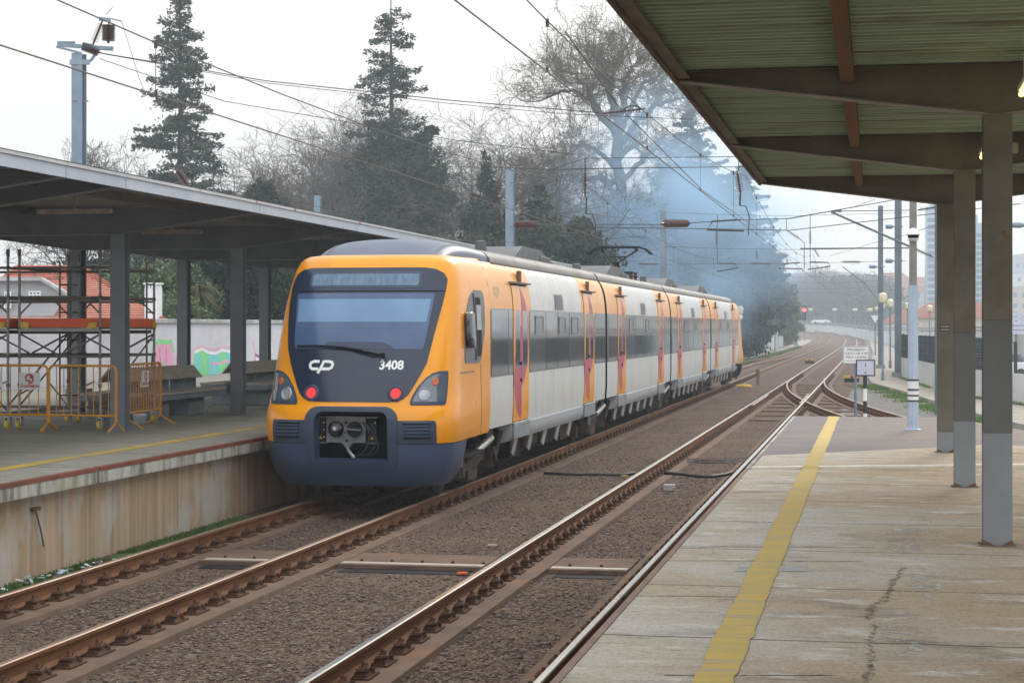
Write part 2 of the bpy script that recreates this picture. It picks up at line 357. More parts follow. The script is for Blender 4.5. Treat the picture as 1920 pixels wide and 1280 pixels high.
mTower = M('tower cladding', (.30,.42,.50), (.24,.35,.43), rough=.3, scale=.15)
mTowerW = M('tower glazing', (.12,.19,.25), (.09,.15,.20), rough=.15, scale=.2)
mHill = M('hill', (.10,.10,.07), (.16,.14,.11), rough=.95, scale=.02)
mCarW = M('car white', (.72,.74,.76), (.66,.68,.70), rough=.25, coat=.5)
mCarG = M('car glass', (.03,.04,.05), rough=.06)
mSignBlue = M('sign blue', (.03,.14,.42), rough=.5)
mSignRed = M('sign red', (.55,.025,.03), rough=.5)
mTxt = M('sign text', (.03,.03,.035), rough=.6)
mPanelBlue = M('board face', (.52,.55,.68), (.46,.49,.62), rough=.35)
mBucket = M('pale blue bucket', (.42,.55,.60), (.36,.48,.53), rough=.5)
mGunk = M('crack dirt', (.235,.205,.165), (.13,.11,.09), rough=.95, scale=8)
mPatch = M('grey filler', (.40,.40,.39), (.33,.33,.32), rough=.9, scale=5)
def platform_mat(name, base, brown, grey, dark):
    m = bpy.data.materials.new(name); m.use_nodes = True; t = m.node_tree; b = t.nodes['Principled BSDF']; b.inputs['Roughness'].default_value = .9; b.inputs['Specular IOR Level'].default_value = .12
    g = t.nodes.new('ShaderNodeNewGeometry')
    def noise(sc, st, dt=8, rg=.65):
        vm = t.nodes.new('ShaderNodeVectorMath'); vm.operation = 'MULTIPLY'; vm.inputs[1].default_value = st; t.links.new(g.outputs['Position'], vm.inputs[0])
        n = t.nodes.new('ShaderNodeTexNoise'); n.inputs['Scale'].default_value = sc; n.inputs['Detail'].default_value = dt; n.inputs['Roughness'].default_value = rg; t.links.new(vm.outputs[0], n.inputs['Vector']); return n.outputs[0]
    def rng(src, a, c, o=1.):
        r = t.nodes.new('ShaderNodeMapRange'); r.inputs[1].default_value = a; r.inputs[2].default_value = c; r.inputs[4].default_value = o; t.links.new(src, r.inputs[0]); return r.outputs[0]
    def mul(a, c):
        x = t.nodes.new('ShaderNodeMath'); x.operation = 'MULTIPLY'
        for i, q in enumerate((a, c)):
            if isinstance(q, float): x.inputs[i].default_value = q
            else: t.links.new(q, x.inputs[i])
        return x.outputs[0]
    def mix(f, A, B):
        x = t.nodes.new('ShaderNodeMix'); x.data_type = 'RGBA'; t.links.new(f, x.inputs[0])
        for k, c in ((6, A), (7, B)):
            if isinstance(c, tuple): x.inputs[k].default_value = (*c, 1)
            else: t.links.new(c, x.inputs[k])
        return x.outputs[2]
    sep = t.nodes.new('ShaderNodeSeparateXYZ'); t.links.new(g.outputs['Position'], sep.inputs[0])
    wide = rng(sep.outputs[0], -.9, .9)                      # worn, dustier towards the columns
    n1 = noise(1.1, (.55,1,1))
    c = mix(rng(n1, .40, .62), base, grey)
    x = t.nodes.new('ShaderNodeMath'); x.operation = 'ADD'; t.links.new(mul(wide, .22), x.inputs[0]); t.links.new(noise(.55, (.7,.9,1)), x.inputs[1])
    c = mix(rng(x.outputs[0], .50, .80, .85), c, brown)
    c = mix(rng(noise(1.9, (.6,1.5,1)), .54, .70, .62), c, dark)
    c = mix(rng(noise(7., (.35,2.0,1), 8, .75), .56, .66, .62), c, dark)
    c = mix(rng(noise(22., (.35,1.6,1), 6, .8), .56, .66, .55), c, tuple(q*.8 for q in dark))
    c = mix(rng(noise(34., (.7,1.1,1), 5), .52, .72, .45), c, dark)
    c = mix(rng(noise(2.6, (.7,1.5,1), 7), .58, .66, .7), c, tuple(q*1.25 for q in grey))
    c = mix(rng(noise(70., (.8,1,1), 3, .8), .50, .64, .42), c, tuple(q*.7 for q in dark))
    c = mix(rng(noise(48., (.7,1.2,1), 3, .8), .56, .66, .40), c, tuple(min(.7, q*1.35) for q in grey))
    ld = t.nodes.new('ShaderNodeMath'); ld.operation = 'WRAP'; ld.inputs[1].default_value = 2.2; ld.inputs[2].default_value = 0; 
    wob = t.nodes.new('ShaderNodeMath'); wob.operation = 'ADD'; t.links.new(sep.outputs[1], wob.inputs[0]); t.links.new(mul(noise(3., (1,1,1), 3), .07), wob.inputs[1])
    t.links.new(wob.outputs[0], ld.inputs[0])
    pp = t.nodes.new('ShaderNodeMath'); pp.operation = 'LESS_THAN'; pp.inputs[1].default_value = .028; t.links.new(ld.outputs[0], pp.inputs[0])
    c = mix(mul(pp.outputs[0], .88), c, tuple(q*.35 for q in dark))
    t.links.new(c, b.inputs['Base Color'])
    bp = t.nodes.new('ShaderNodeBump'); bp.inputs['Strength'].default_value = .35; bp.inputs['Distance'].default_value = .012
    t.links.new(noise(30., (.4,1.2,1), 6), bp.inputs['Height']); t.links.new(bp.outputs[0], b.inputs['Normal'])
    return m
mPlatR = platform_mat('worn concrete', (.47,.41,.325), (.43,.305,.19), (.53,.505,.455), (.16,.135,.108))
mPlatFar = platform_mat('asphalt end', (.20,.18,.175), (.25,.20,.16), (.22,.20,.195), (.13,.12,.115))
mPlatL = platform_mat('dark platform concrete', (.25,.245,.205), (.25,.225,.165), (.29,.285,.25), (.11,.11,.09))
def streak_mat():
    m = M('stained wall concrete', (.49,.375,.27), (.38,.275,.18), rough=.92, scale=1.6, stretch=(1,3.0,.2), lo=.4, hi=.6, bump=.12, bscale=25, c3=(.47,.43,.38), s3=.8, lo3=.52, hi3=.62, st3=(1,1.3,.7))
    t = m.node_tree; b = t.nodes['Principled BSDF']; src = b.inputs['Base Color'].links[0].from_socket
    g = t.nodes.new('ShaderNodeNewGeometry')
    vm = t.nodes.new('ShaderNodeVectorMath'); vm.operation = 'MULTIPLY'; vm.inputs[1].default_value = (1, 6, .10); t.links.new(g.outputs['Position'], vm.inputs[0])
    n = t.nodes.new('ShaderNodeTexNoise'); n.inputs['Scale'].default_value = 1; n.inputs['Detail'].default_value = 5; t.links.new(vm.outputs[0], n.inputs['Vector'])
    r = t.nodes.new('ShaderNodeMapRange'); r.inputs[1].default_value = .58; r.inputs[2].default_value = .72; r.inputs[4].default_value = .6; t.links.new(n.outputs[0], r.inputs[0])
    x = t.nodes.new('ShaderNodeMix'); x.data_type = 'RGBA'; x.inputs[7].default_value = (.10,.08,.06,1); t.links.new(r.outputs[0], x.inputs[0]); t.links.new(src, x.inputs[6])
    t.links.new(x.outputs[2], b.inputs['Base Color'])
    return m
mWallP = streak_mat()

# ------------------------------------------------------------------ ground and track bed (rail tops at z = 0 near the camera)
_ys = np.array([-60, 150, 212, 250, 280, 336, 408, 459, 520, 600, 700.])
_of = np.array([0, 0, 0, -.03, -.16, -.76, -4.0, -12.9, -31, -62, -110.])
_zs = np.array([0, 0, 0, .03, .13, .5, 1.22, 1.77, 2.3, 2.9, 3.3])
_yy = np.arange(-80, 1000, 1.)
def _sm(v):
    q = np.interp(_yy, _ys, v); k = np.hanning(41); k /= k.sum()
    return np.convolve(np.pad(q, 20, 'edge'), k, 'valid')
_offs, _zts = _sm(_of), _sm(_zs)
def off(y): return float(np.interp(y, _yy, _offs))
def zt(y): return float(np.interp(y, _yy, _zts))
ZP_R = .85; ZP_L = .93; XR = -3.37; XL = -7.69; GX = .87
ys = [-60, -20, 0, 15, 30, 45, 60, 80, 100, 130, 160, 200, 230, 260, 290, 320, 350, 380, 410, 440, 470, 500, 540, 600, 700, 900, 1400]
xs = [-900, -400, -150, -60, -30, -20, -12, -9.6, -5.5, -1.7, 0, 2, 4, 8, 15, 30, 60, 150, 400, 900]
g = MB(); g.grid([[(x, y, -.245+zt(y)) for x in xs] for y in ys])
ground = tag(g.build('ground', mBallast, sharp=0), kind='structure')

# grey gravel yard right of the line and path along the low wall
g = MB(); g.grid([[(x, y, -.236+zt(y)) for x in (-1.15 if y < 92 else -1.0+off(y), 3, 8)] for y in (36, 50, 70, 92, 110, 150, 200, 260, 330)])
tag(g.build('gravel_yard', mGravelR, sharp=0), kind='structure')
kerb = [(3.6, 58), (2.28, 70.9), (1.39, 81), (-.03, 93.5), (-.45, 110), (-.3, 140), (-.1, 200), (-.5, 262), (-1.1, 330)]
wallp = [(9.5, 50), (5.3, 69), (4.16, 74.5), (2.76, 85.6), (1.41, 106), (1.75, 122)]
pathR = [(8.2, 50), (5.3, 67), (3.9, 76), (2.76, 86), (1.6, 100), (1.5, 112), (1.9, 140), (2.2, 200), (1.9, 262), (1.5, 330)]
pathL = [(5.0, 50)]+kerb
g = MB(); g.grid([[(a[0], a[1], -.12+zt(a[1])), (b[0]+.3, b[1], -.12+zt(b[1]))] for a, b in zip(pathL, pathR)])
tag(g.build('path', mPath, sharp=0), kind='structure')
g = MB()
for a, b in zip(pathL[:-1], pathL[1:]):
    g.bar((a[0]-.06, a[1], -.16+zt(a[1])), (b[0]-.06, b[1], -.16+zt(b[1])), .12, .16)
tag(g.build('kerb', mKerb), kind='structure')
rng = np.random.default_rng(5)
def tufts(name, P, hgt, wid, mat, seed=1, n=3):
    r = np.random.default_rng(seed); P = np.asarray(P); N = len(P)
    a = r.uniform(0, 2*np.pi, N); h = hgt*r.uniform(.4, 1.2, N); wv = wid*r.uniform(.6, 1.3, N)
    d = np.stack([np.cos(a), np.sin(a), np.zeros(N)], 1)
    lean = r.normal(0, .35, (N, 3))*h[:, None]; lean[:, 2] = h
    V = np.concatenate([P-d*wv[:, None], P+d*wv[:, None], P+lean], 0)
    Fc = np.stack([np.arange(N), np.arange(N)+N, np.arange(N)+2*N], 1)
    return tag(mesh_np(name, V, Fc, mat), kind='stuff')
P = []
for i in range(9000):
    k = rng.integers(0, 3); t = rng.random(); a, b = kerb[k], kerb[k+1]
    x = a[0]+(b[0]-a[0])*t; y = a[1]+(b[1]-a[1])*t; o = abs(rng.normal(0, .45))
    P.append((x-.1-o, y-o*.4, -.24))
for i in range(2500):
    t = rng.random(); k = rng.integers(0, 4); a, b = wallp[k], wallp[k+1]
    P.append((a[0]+(b[0]-a[0])*t-.25+rng.normal(0, .08), a[1]+(b[1]-a[1])*t-.1, -.13))
P = [p for p in P if math.sin(p[1]*1.3)+math.sin(p[1]*.57+1) > -.4]
tufts('grass', P, .13, .022, mGrass, 3)
P = [(-9.5+abs(rng.normal(0, .2)), y, -.235) for y in rng.uniform(13, 27, 8000) if math.sin(y*1.9)+math.sin(y*.83) > -1.2]
tufts('weeds', P, .055, .022, M('weeds', (.10,.17,.05), (.06,.10,.035), rough=.9, scale=3), 4)
P = [(rng.uniform(-10.4, -9.7)+off(y), y, -.24+zt(y)) for y in rng.uniform(95, 260, 3000)]
tufts('verge_grass', P, .3, .06, mGrass, 6)
g = MB(); g.grid([[(-12.2+off(y)*.7, y, -.225+zt(y)), (-10.1+off(y), y, -.225+zt(y))] for y in (88, 110, 140, 180, 220, 260, 300, 340)])
tag(g.build('footpath', mPath, sharp=0), kind='structure')
# mossy strip under the left platform wall
g = MB(); random.seed(4)
for y in np.arange(13, 27, .35):
    wd = .25+.3*abs(math.sin(y*.9))
    if math.sin(y*1.9)+math.sin(y*.83) > -1.3: g.lathe((-9.42+.25*wd, y, -.25), [(wd*.62, .0), (wd*.5, .018), (wd*.2, .03)], 9)
tag(g.build('moss', mMoss), kind='stuff')

# loose stones in front
N = 30000; r = np.random.default_rng(8)
Y = 8+34*r.random(N)**1.6; X = r.uniform(-8.3, -1.75, N)
keep = np.ones(N, bool)
for rc in (XL-GX, XL+GX, XR-GX, XR+GX): keep &= np.abs(X-rc) > .36
keep &= (Y < 21.1) | (Y > 22.9)
X, Y = X[keep], Y[keep]; N = len(X)
ico = np.array([(0,0,1),(.9,0,.2),(.28,.85,.25),(-.72,.53,.2),(-.72,-.53,.22),(.28,-.85,.2),(0,0,-.6)])
icf = np.array([(0,1,2),(0,2,3),(0,3,4),(0,4,5),(0,5,1),(6,2,1),(6,3,2),(6,4,3),(6,5,4),(6,1,5)])
s = r.lognormal(-4.25, .40, N); an = r.uniform(0, 6.28, N)
J = ico[None]*(1+r.normal(0, .18, (N, 7, 1)))*s[:, None, None]*np.stack([r.uniform(.7, 1.3, N), r.uniform(.7, 1.3, N), r.uniform(.5, .9, N)], 1)[:, None]
c, sn = np.cos(an)[:, None], np.sin(an)[:, None]
V = np.stack([J[..., 0]*c-J[..., 1]*sn+X[:, None], J[..., 0]*sn+J[..., 1]*c+Y[:, None], J[..., 2]-.24], -1)
mi = np.repeat((r.random(N) < .04).astype(int), 10)
tag(mesh_np('ballast_stones', V.reshape(-1, 3), (icf[None]+7*np.arange(N)[:, None, None]).reshape(-1, 3), [mStone, mStoneL], mi), kind='stuff')

# concrete rail strips
def stations(y0, y1):
    q = [y0]; 
    while q[-1] < y1:
        y = q[-1]; q.append(min(y1, y+(8 if y < 200 else 6)))
    return q
g = MB()
for rc in (XL-GX, XL+GX, XR-GX, XR+GX):
    for (a, b) in ((4, 21.0), (22.9, 330)):
        st = stations(a, b)
        prof = [(-.34, -.30), (-.33, -.195), (.40, -.195), (.43, -.30)]
        g.grid([[(rc+off(y)+px, y, pz+zt(y)) for px, pz in prof] for y in st])
    # cross strip at the expansion joint, either side of a sunken gap
for (x0, x1) in ((XL-GX+.42, XL+GX-.36), (XL+GX+.44, XR-GX-.36), (XR-GX+.44, XR+GX-.36)):
    g.box(x0, x1, 21.75, 22.9, -.30, -.192)
g.box(XL-GX-.4, XR+GX+.4, 21.0, 21.74, -.31, -.235) if False else None
for rc in (XL-GX, XL+GX, XR-GX, XR+GX): g.box(rc-.335, rc+.415, 21.0, 22.9, -.30, -.197)
tag(g.build('track_slab', mTrackSlab), kind='structure')
for i, (x0, x1, lab) in enumerate(((XL-GX+.43, XL+GX-.37, 'short pale steel joint strip between the rails of the train track'), (XL+GX+.45, XR-GX-.37, 'long pale steel joint strip lying between the two tracks'), (XR-GX+.45, XR+GX-.37, 'short pale steel joint strip between the rails of the platform track'))):
    g = MB(); g.box(x0, x1, 21.85, 22.0, -.20, -.187)
    j = 0.2
    while j < x1-x0: g.lathe((x0+j, 22.09, -.192), [(.02, 0), (.02, .025)], 6, 1); j += .38
    tag(g.build('joint_strip', [mSteelStrip, mClip]), lab, 'joint strip', 'steel joint strips across the tracks')
    g = MB(); g.box(x0+.1, x1-.1, 21.40, 21.74, -.242, -.238); tag(g.build('gap_shade', mDark), kind='structure')  # flat black sheet painting the shade of the open gap

# ------------------------------------------------------------------ rails with their clips
RP = [(-.075,-.172),(-.075,-.160),(-.014,-.140),(-.0085,-.12),(-.0085,-.055),(-.036,-.040),(-.036,-.010),(-.027,0),(.027,0),(.036,-.010),(.036,-.040),(.0085,-.055),(.0085,-.12),(.014,-.140),(.075,-.160),(.075,-.172)]
def rail_mb(path, top=1):
    g = MB(); n = len(RP); rows = []
    for i, p in enumerate(path):
        a = path[max(i-1, 0)]; b = path[min(i+1, len(path)-1)]
        t = Vector((b[0]-a[0], b[1]-a[1], 0)).normalized(); nx = Vector((t.y, -t.x, 0))
        rows.append([Vector(p)+nx*q[0]+Vector((0, 0, q[1])) for q in RP+[RP[0]]])
    g.grid(rows, mf=lambda i, j: top if 6 <= j <= 8 else 0)
    g.f.append(list(range(n))); g.m.append(0)
    return g
def clip_mb(g, x, y, z=-.172):
    g.box(x-.21, x+.21, y-.17, y+.17, z-.022, z-.006)
    for s in (-1, 1):
        g.prism([(x+s*.078, z-.006), (x+s*.078, z+.034), (x+s*.10, z+.052), (x+s*.15, z+.034), (x+s*.19, z-.006)], y-.13, y+.03)
        g.prism([(x+s*.09, z-.006), (x+s*.09, z+.026), (x+s*.16, z+.02), (x+s*.185, z-.006)], y+.03, y+.15)
        g.tube([(x+s*.10, y-.13, z+.05), (x+s*.15, y-.145, z+.062), (x+s*.17, y-.05, z+.045), (x+s*.15, y+.06, z+.062), (x+s*.10, y+.13, z+.05)], .019, 5)
        g.lathe((x+s*.118, y-.02, z+.02), [(.032, 0), (.032, .05), (.015, .052), (.015, .092)], 6)
        g.lathe((x+s*.17, y+.09, z-.004), [(.024, 0), (.024, .035), (.012, .05)], 6)
def rail(rc, mats, label, ncl, y0, top=1):
    st = stations(4, 210)+[float(q) for q in range(216, 520, 6)]
    o = rail_mb([(rc+off(y), y, zt(y)) for y in st]).build('rail', mats)
    tag(o, label, 'rail', 'running rails of the two tracks')
    y = y0; first = None
    for k in range(ncl):
        if first is None:
            g = MB(); clip_mb(g, rc, 0); first = g.build('rail_clip', mClip, o); first.location = (0, y, 0)
        else:
            q = first.copy(); COL.objects.link(q); q.parent = o; q.location = (0, y, 0)
        y += .6
    g = MB()
    while y < 110: clip_mb(g, rc, y); y += .6
    if g.v: tag(g.build('rail_clip', mClip, o), kind='stuff')
    return o
rail(XL-GX, [mRailSide, mRailHeadB], 'rusty rail next to the left platform wall, running under the train', 26, 14.2)
rail(XL+GX, [mRailSide, mRailHeadB], 'rusty rail under the right hand wheels of the orange train', 80, 9.4)
rail(XR-GX, [mRailSide, mRailHead], 'bright topped rail in the middle of the picture, left rail of the empty track', 80, 9.4)
rail(XR+GX, [mRailSide, mRailHead], 'bright topped rail beside the edge of the right platform', 80, 8.8)
# siding leaving the empty track beyond the platform end
def sx(y): return XR+3.43*((98-y)/42)**2 if y > 56 else XR+3.43+.163*(56-y)
for k, sgn, lab in ((0, -1, 'rusty switch rail curving off through the crossing towards the platform end'), (1, 1, 'rusty outer switch rail curving off to the right behind the sign posts')):
    yy = [98-i*1.5 for i in range(36)]
    o = rail_mb([(sx(y)+sgn*(GX-.0 if y < 92 else GX-.06*(y-92)/6), y, .003) for y in yy]).build('switch_rail', [mRailSide, mRailHeadB])
    tag(o, lab, 'rail', 'rails of the siding')
    g = MB()
    for y in np.arange(46, 92, .65): clip_mb(g, sx(y)+sgn*GX, y)
    tag(g.build('rail_clip', mClip, o), kind='stuff')
    g = MB(); g.grid([[(sx(y)+sgn*GX+px, y, pz) for px, pz in ((-.34,-.30),(-.33,-.1935),(.40,-.1935),(.43,-.30))] for y in yy[4:]])
    tag(g.build('track_slab', mTrackSlab), kind='structure')
for (xa, ya, xb, yb, lab) in ((XR+GX-.10, 66, XR+GX-.10, 75, 'short guard rail inside the crossing frog'), (XR-GX+.11, 64, XR-GX+.11, 74, 'short guard rail along the left rail opposite the frog')):
    o = rail_mb([(xa, ya, .004), (xa+.02, ya+1, .004), (xb, yb-1, .004), (xb-.02, yb, .004)]).build('guard_rail', [mRailSide, mRailHeadB]); tag(o, lab, 'rail', 'rails of the siding')
g = MB()
for k, y in enumerate(np.arange(58, 96, 3.2)): g.box(XR-GX-.5, sx(y)+GX+.5, y, y+.5, -.24, -.20)
tag(g.build('sleepers', mTrackSlab), kind='structure')
# crossover left of the train track, far beyond the train
for dx, lab in ((0, 'far crossover rail joining the train track beyond the train'), (1.74, 'far crossover rail nearest to the train track')):
    o = rail_mb([(-12.6+dx+(3.6*max(0, (y-75)/95)), y, .002+zt(y)) for y in range(75, 172, 5)]).build('crossover_rail', [mRailSide, mRailHeadB]); tag(o, lab, 'rail', 'far crossover rails')

# small things on the track bed
def marker(u, v, lab, big=1):
    p = PZ(u, v, -.24); g = MB()
    g.box(p.x-.35*big, p.x+.35*big, p.y-.12, p.y+.12, p.z, p.z+.2); g.box(p.x-.4*big, p.x+.4*big, p.y-.16, p.y+.16, p.z+.2, p.z+.34, 1)
    g.lathe((p.x, p.y-.17, p.z+.27), [(.07, 0), (.07, .02)], 10, 0, 'y')
    tag(g.build('track_marker', [mDark, mYelO], bevel=.02), lab, 'marker', 'yellow marker blocks')
mYelO = M('marker yellow', (.60,.36,.06), (.48,.27,.05), rough=.7, scale=3)
marker(1518, 681, 'small yellow block standing between the tracks in the distance', 1)
marker(1597, 716, 'yellow block beside the switch, behind the two sign posts', 1.1)
p = PZ(1421, 722, -.24); g = MB(); g.lathe((p.x, p.y, -.24), [(.07,0),(.07,.5),(.10,.52),(.10,.78),(.06,.82)], 10); g.lathe((p.x-.5, p.y-3, -.24), [(.42,0),(.42,.06),(.3,.13)], 14, 1); 
tag(g.build('track_post', [mRustPurlin, mYelO]), 'short brown post and pale lid between the tracks near the train tail', 'post')
def tubeway(name, uv, z, r, mat, lab, cat):
    pts = [PZ(u, v, z) for u, v in uv]; g = MB(); g.tube(pts, r, 7); return tag(g.build(name, mat, sharp=60), lab, cat)
tubeway('hose', [(1000,884),(1030,887),(1080,889),(1120,889),(1170,890),(1188,886)], -.21, .028, mRubber, 'thin dark cable lying on the ballast between the two tracks', 'cable')
tubeway('hose', [(1246,886),(1275,888),(1310,893),(1335,893),(1362,889),(1372,885)], -.165, .034, mRubber, 'thick black hose lying across the empty track', 'hose')
for k, (a, b) in enumerate(((857, 854), (862, 858), (866, 860))):
    pass
g = MB(); 
for dv in (0, 3, 6): g.tube([PZ(u, v+dv, -.17) for u, v in ((1288,859),(1320,862),(1360,862),(1395,857),(1402,852))], .009, 5)
tag(g.build('cable_bundle', mRubber), 'bundle of thin dark cables crossing the empty track near the platform joint', 'cable')
p = PZ(1255, 919, -.24); g = MB(); g.box(p.x-.1, p.x+.1, p.y-.08, p.y+.08, -.24, -.13); tag(g.build('concrete_block', mPatch, bevel=.01), 'small grey concrete cube lying between the rails', 'block')
for (u, v, lab, mt) in ((915, 1022, 'sand coloured stick lying on the ballast between the tracks', mSteelStrip), (1165, 892, 'pale orange pebble beside the thin cable', mYelO), (857, 1074, 'orange scrap lying just in front of the long joint strip', mToe)):
    p = PZ(u, v, -.215); g = MB(); g.bar(p, p+Vector((.12, .02, 0)), .05, .03); tag(g.build('litter', mt, bevel=.008), lab, 'litter')
r = np.random.default_rng(11); g = MB()
for i in range(46):
    y = 20.3+r.normal(0, 1.1); x = -9.33+r.uniform(-.15, .38); a = r.uniform(0, 6.28); l = r.uniform(.03, .11)
    g.bar((x, y, -.205+r.uniform(0,.04)), (x+l*math.cos(a), y+l*math.sin(a), -.20+r.uniform(-.02,.06)), r.uniform(.03,.07), .01, int(r.integers(0, 3)))
tag(g.build('litter_heap', [mWhite, mBucket, mStone]), 'scatter of pale paper and plastic litter at the foot of the left platform wall', 'litter', kind='stuff')

# ------------------------------------------------------------------ right platform
top = [(-1.63,-8),(6,-8),(6,26),(3.4,31),(2.57,34),(1.89,36.7),(1.2,38.4),(-1.63,38.5)]
jl = lambda x: 24.05+(x+1.63)*.34
g = MB()
near = [(-1.588,-8),(6,-8),(6,jl(6)-.03),(-1.588,jl(-1.56)-.03)]
far = [(-1.588,jl(-1.56)+.06),(6,jl(6)+.06),(3.4,31),(2.57,34),(1.89,36.7),(1.2,38.4),(-1.588,38.5)]
g.prism(near, ZP_R-.2, ZP_R, 'z', 0); g.prism(far, ZP_R-.2, ZP_R, 'z', 1)
g.prism([(-1.40,-8),(5.9,-8),(5.9,26),(3.3,31),(1.1,38.2),(-1.40,38.3)], -.3, ZP_R-.2, 'z', 2)
# blend of pale concrete just beyond the joint
platform = tag(g.build('platform', [mPlatR, mPlatFar, mWallP]), kind='structure')
g = MB(); g.prism([(-1.56,jl(-1.56)+.2),(6,jl(6)+.2),(6,26.6),(4.6,29),(1.6,29.6),(.2,28.2),(-.4,27.6),(-1.56,26.6)], ZP_R+.001, ZP_R+.004, 'z'); hang(g.build('pale_slab', mPlatR), platform)
g = MB()
for (a, b, m) in ((-8, 24.0, 0), (24.16, 38.5, 1)): g.box(-1.635, -1.59, a, b, ZP_R-.14, ZP_R+.006, m)
hang(g.build('edge_strip', [mPinkEdge, mSlabEdge]), platform)
g = MB(); g.prism([(-1.56,jl(-1.56)-.03),(6,jl(6)-.03),(6,jl(6)+.06),(-1.56,jl(-1.56)+.06)], ZP_R-.1, ZP_R+.03, 'z')
hang(g.build('joint_cover', mStripPale, bevel=.006), platform)
g = MB(); r = np.random.default_rng(2)
yy = np.arange(-8, 38.45, .12); L = []; 
for y in yy:
    if abs(y-jl(-.8)) < .10: z = ZP_R+.034
    else: z = ZP_R+.005
    L.append([(-.925+r.normal(0,.006)+.004*math.sin(y*2.1), y, z), (-.71+r.normal(0,.006)+.004*math.sin(y*1.7+1), y, z)])
g.grid(L); hang(g.build('yellow_line', mYellow, sharp=0), platform)
def flatblob(pts, z, mat, name, parent):
    g = MB(); n = len(pts); g.v = [(p[0], p[1], z) for p in pts]; g.f = [list(range(n))]; g.m = [0]
    o = g.build(name, mat, parent, sharp=0); return o
g = MB(); 
path = [(1693,1062,12),(1676,1090,16),(1664,1118,10),(1640,1135,14),(1630,1150,9),(1638,1175,9),(1630,1205,9),(1634,1235,12),(1628,1262,9),(1622,1300,10)]
row = []
for (u, v, h) in path:
    a = PZ(u-h*.5*random.uniform(.7,1.3), v, ZP_R+.004); b = PZ(u+h*.5*random.uniform(.7,1.3), v, ZP_R+.004); row.append([a, b])
rr = []
for a, b in zip(row[:-1], row[1:]):
    for t in np.linspace(0, 1, 14)[:-1]:
        c0 = a[0].lerp(b[0], t); c1 = a[1].lerp(b[1], t); e = .03
        rr.append([c0+Vector((random.uniform(-e, e), 0, 0)), c1+Vector((random.uniform(-e, e), 0, 0))])
g.grid(rr); hang(g.build('crack', mCrack, sharp=0), platform)
g = MB()
for (u0, v0, u1, v1) in ((1640,1140,1730,1230),(1700,1065,1760,1120),(1640,1010,1740,1035),(1705,965,1745,985),(1660,990,1760,1002)):
    a, b, c_, d_ = PZ(u0, v1, ZP_R), PZ(u1, v1, ZP_R), PZ(u1, v0, ZP_R), PZ(u0, v0, ZP_R); z = ZP_R+.0025
    cx_, cy_ = (a.x+c_.x)/2, (a.y+c_.y)/2; rx_, ry_ = abs(c_.x-a.x)/2, abs(c_.y-a.y)/2
    g.add([(cx_+rx_*math.cos(q)*random.uniform(.75,1.1), cy_+ry_*math.sin(q)*random.uniform(.75,1.1), z) for q in np.linspace(0, 2*math.pi, 25)[:-1]], [tuple(range(24))])
hang(g.build('scuff_mark', mScuff, sharp=0), platform)
pt = [PZ(u, v, ZP_R+.0045) for u, v in ((1385,1061),(1513,1059),(1510,1070),(1378,1070))]
o = flatblob([(p.x, p.y) for p in pt], ZP_R+.0035, mPatch, 'filler_patch', platform)
g = MB()
for (u0, v0, u1, v1) in ((1245,1265,1560,1265),(1250,1050,1620,1052),(1270,1024,1640,1026),(1120,1115,1380,1118)):
    a = PZ(u0, v0, ZP_R+.003); b = PZ(u1, v1, ZP_R+.003); n = 40
    q = [[a.lerp(b, i/n)+Vector((0, random.uniform(-.006,.002), 0)), a.lerp(b, i/n)+Vector((0, .012+random.uniform(-.002,.006), 0))] for i in range(n+1)]
    g.grid(q)
hang(g.build('slab_joint', mGunk, sharp=0), platform)

# ------------------------------------------------------------------ left platform
g = MB()
for (a, b) in ((-8, 21.66), (21.72, 92)):
    g.box(-23.4, -9.455, a, b, ZP_L-.19, ZP_L, 0)
plat2 = tag(g.build('platform', [mPlatL]), kind='structure')
g = MB()
for (a, b) in ((-8, 21.64), (21.74, 92)): g.box(-9.452, -9.43, a, b, ZP_L-.19, ZP_L-.045)
hang(g.build('slab_face', mSlabEdge), plat2)
g = MB()
for (a, b) in ((-8, 21.64), (21.74, 92)): g.box(-9.52, -9.425, a, b, ZP_L-.043, ZP_L+.006)
hang(g.build('red_edge', mRedEdge), plat2)
g = MB(); g.box(-19.3, -9.62, -8, 92, -.3, ZP_L-.19); hang(g.build('platform_wall', mWallP), plat2)
g = MB()
for (y, z0) in ((16.5, .15), (17.6, .3), (18.9,.2)): g.box(-9.618, -9.612, y, y+.05+.03*(z0*3), -.24, z0)
hang(g.build('seam', mGunk), plat2)
g = MB(); g.grid([[(-10.60, y, ZP_L+.004), (-10.36, y, ZP_L+.004)] for y in range(-8, 92, 4)]); hang(g.build('yellow_line', mYellowF, sharp=0), plat2)
p = PX(62, 955, -9.62); g = MB(); g.box(p.x-.02, p.x+.06, p.y-.09, p.y+.09, p.z-.01, p.z+.03); g.tube([p+Vector((.03,0,0)), p+Vector((.05,.1,-.25)), p+Vector((.03,.22,-.45))], .012, 6)
tag(g.build('wall_bracket', mRustPurlin), 'small rusty bracket with hanging wire on the left platform wall', 'bracket')

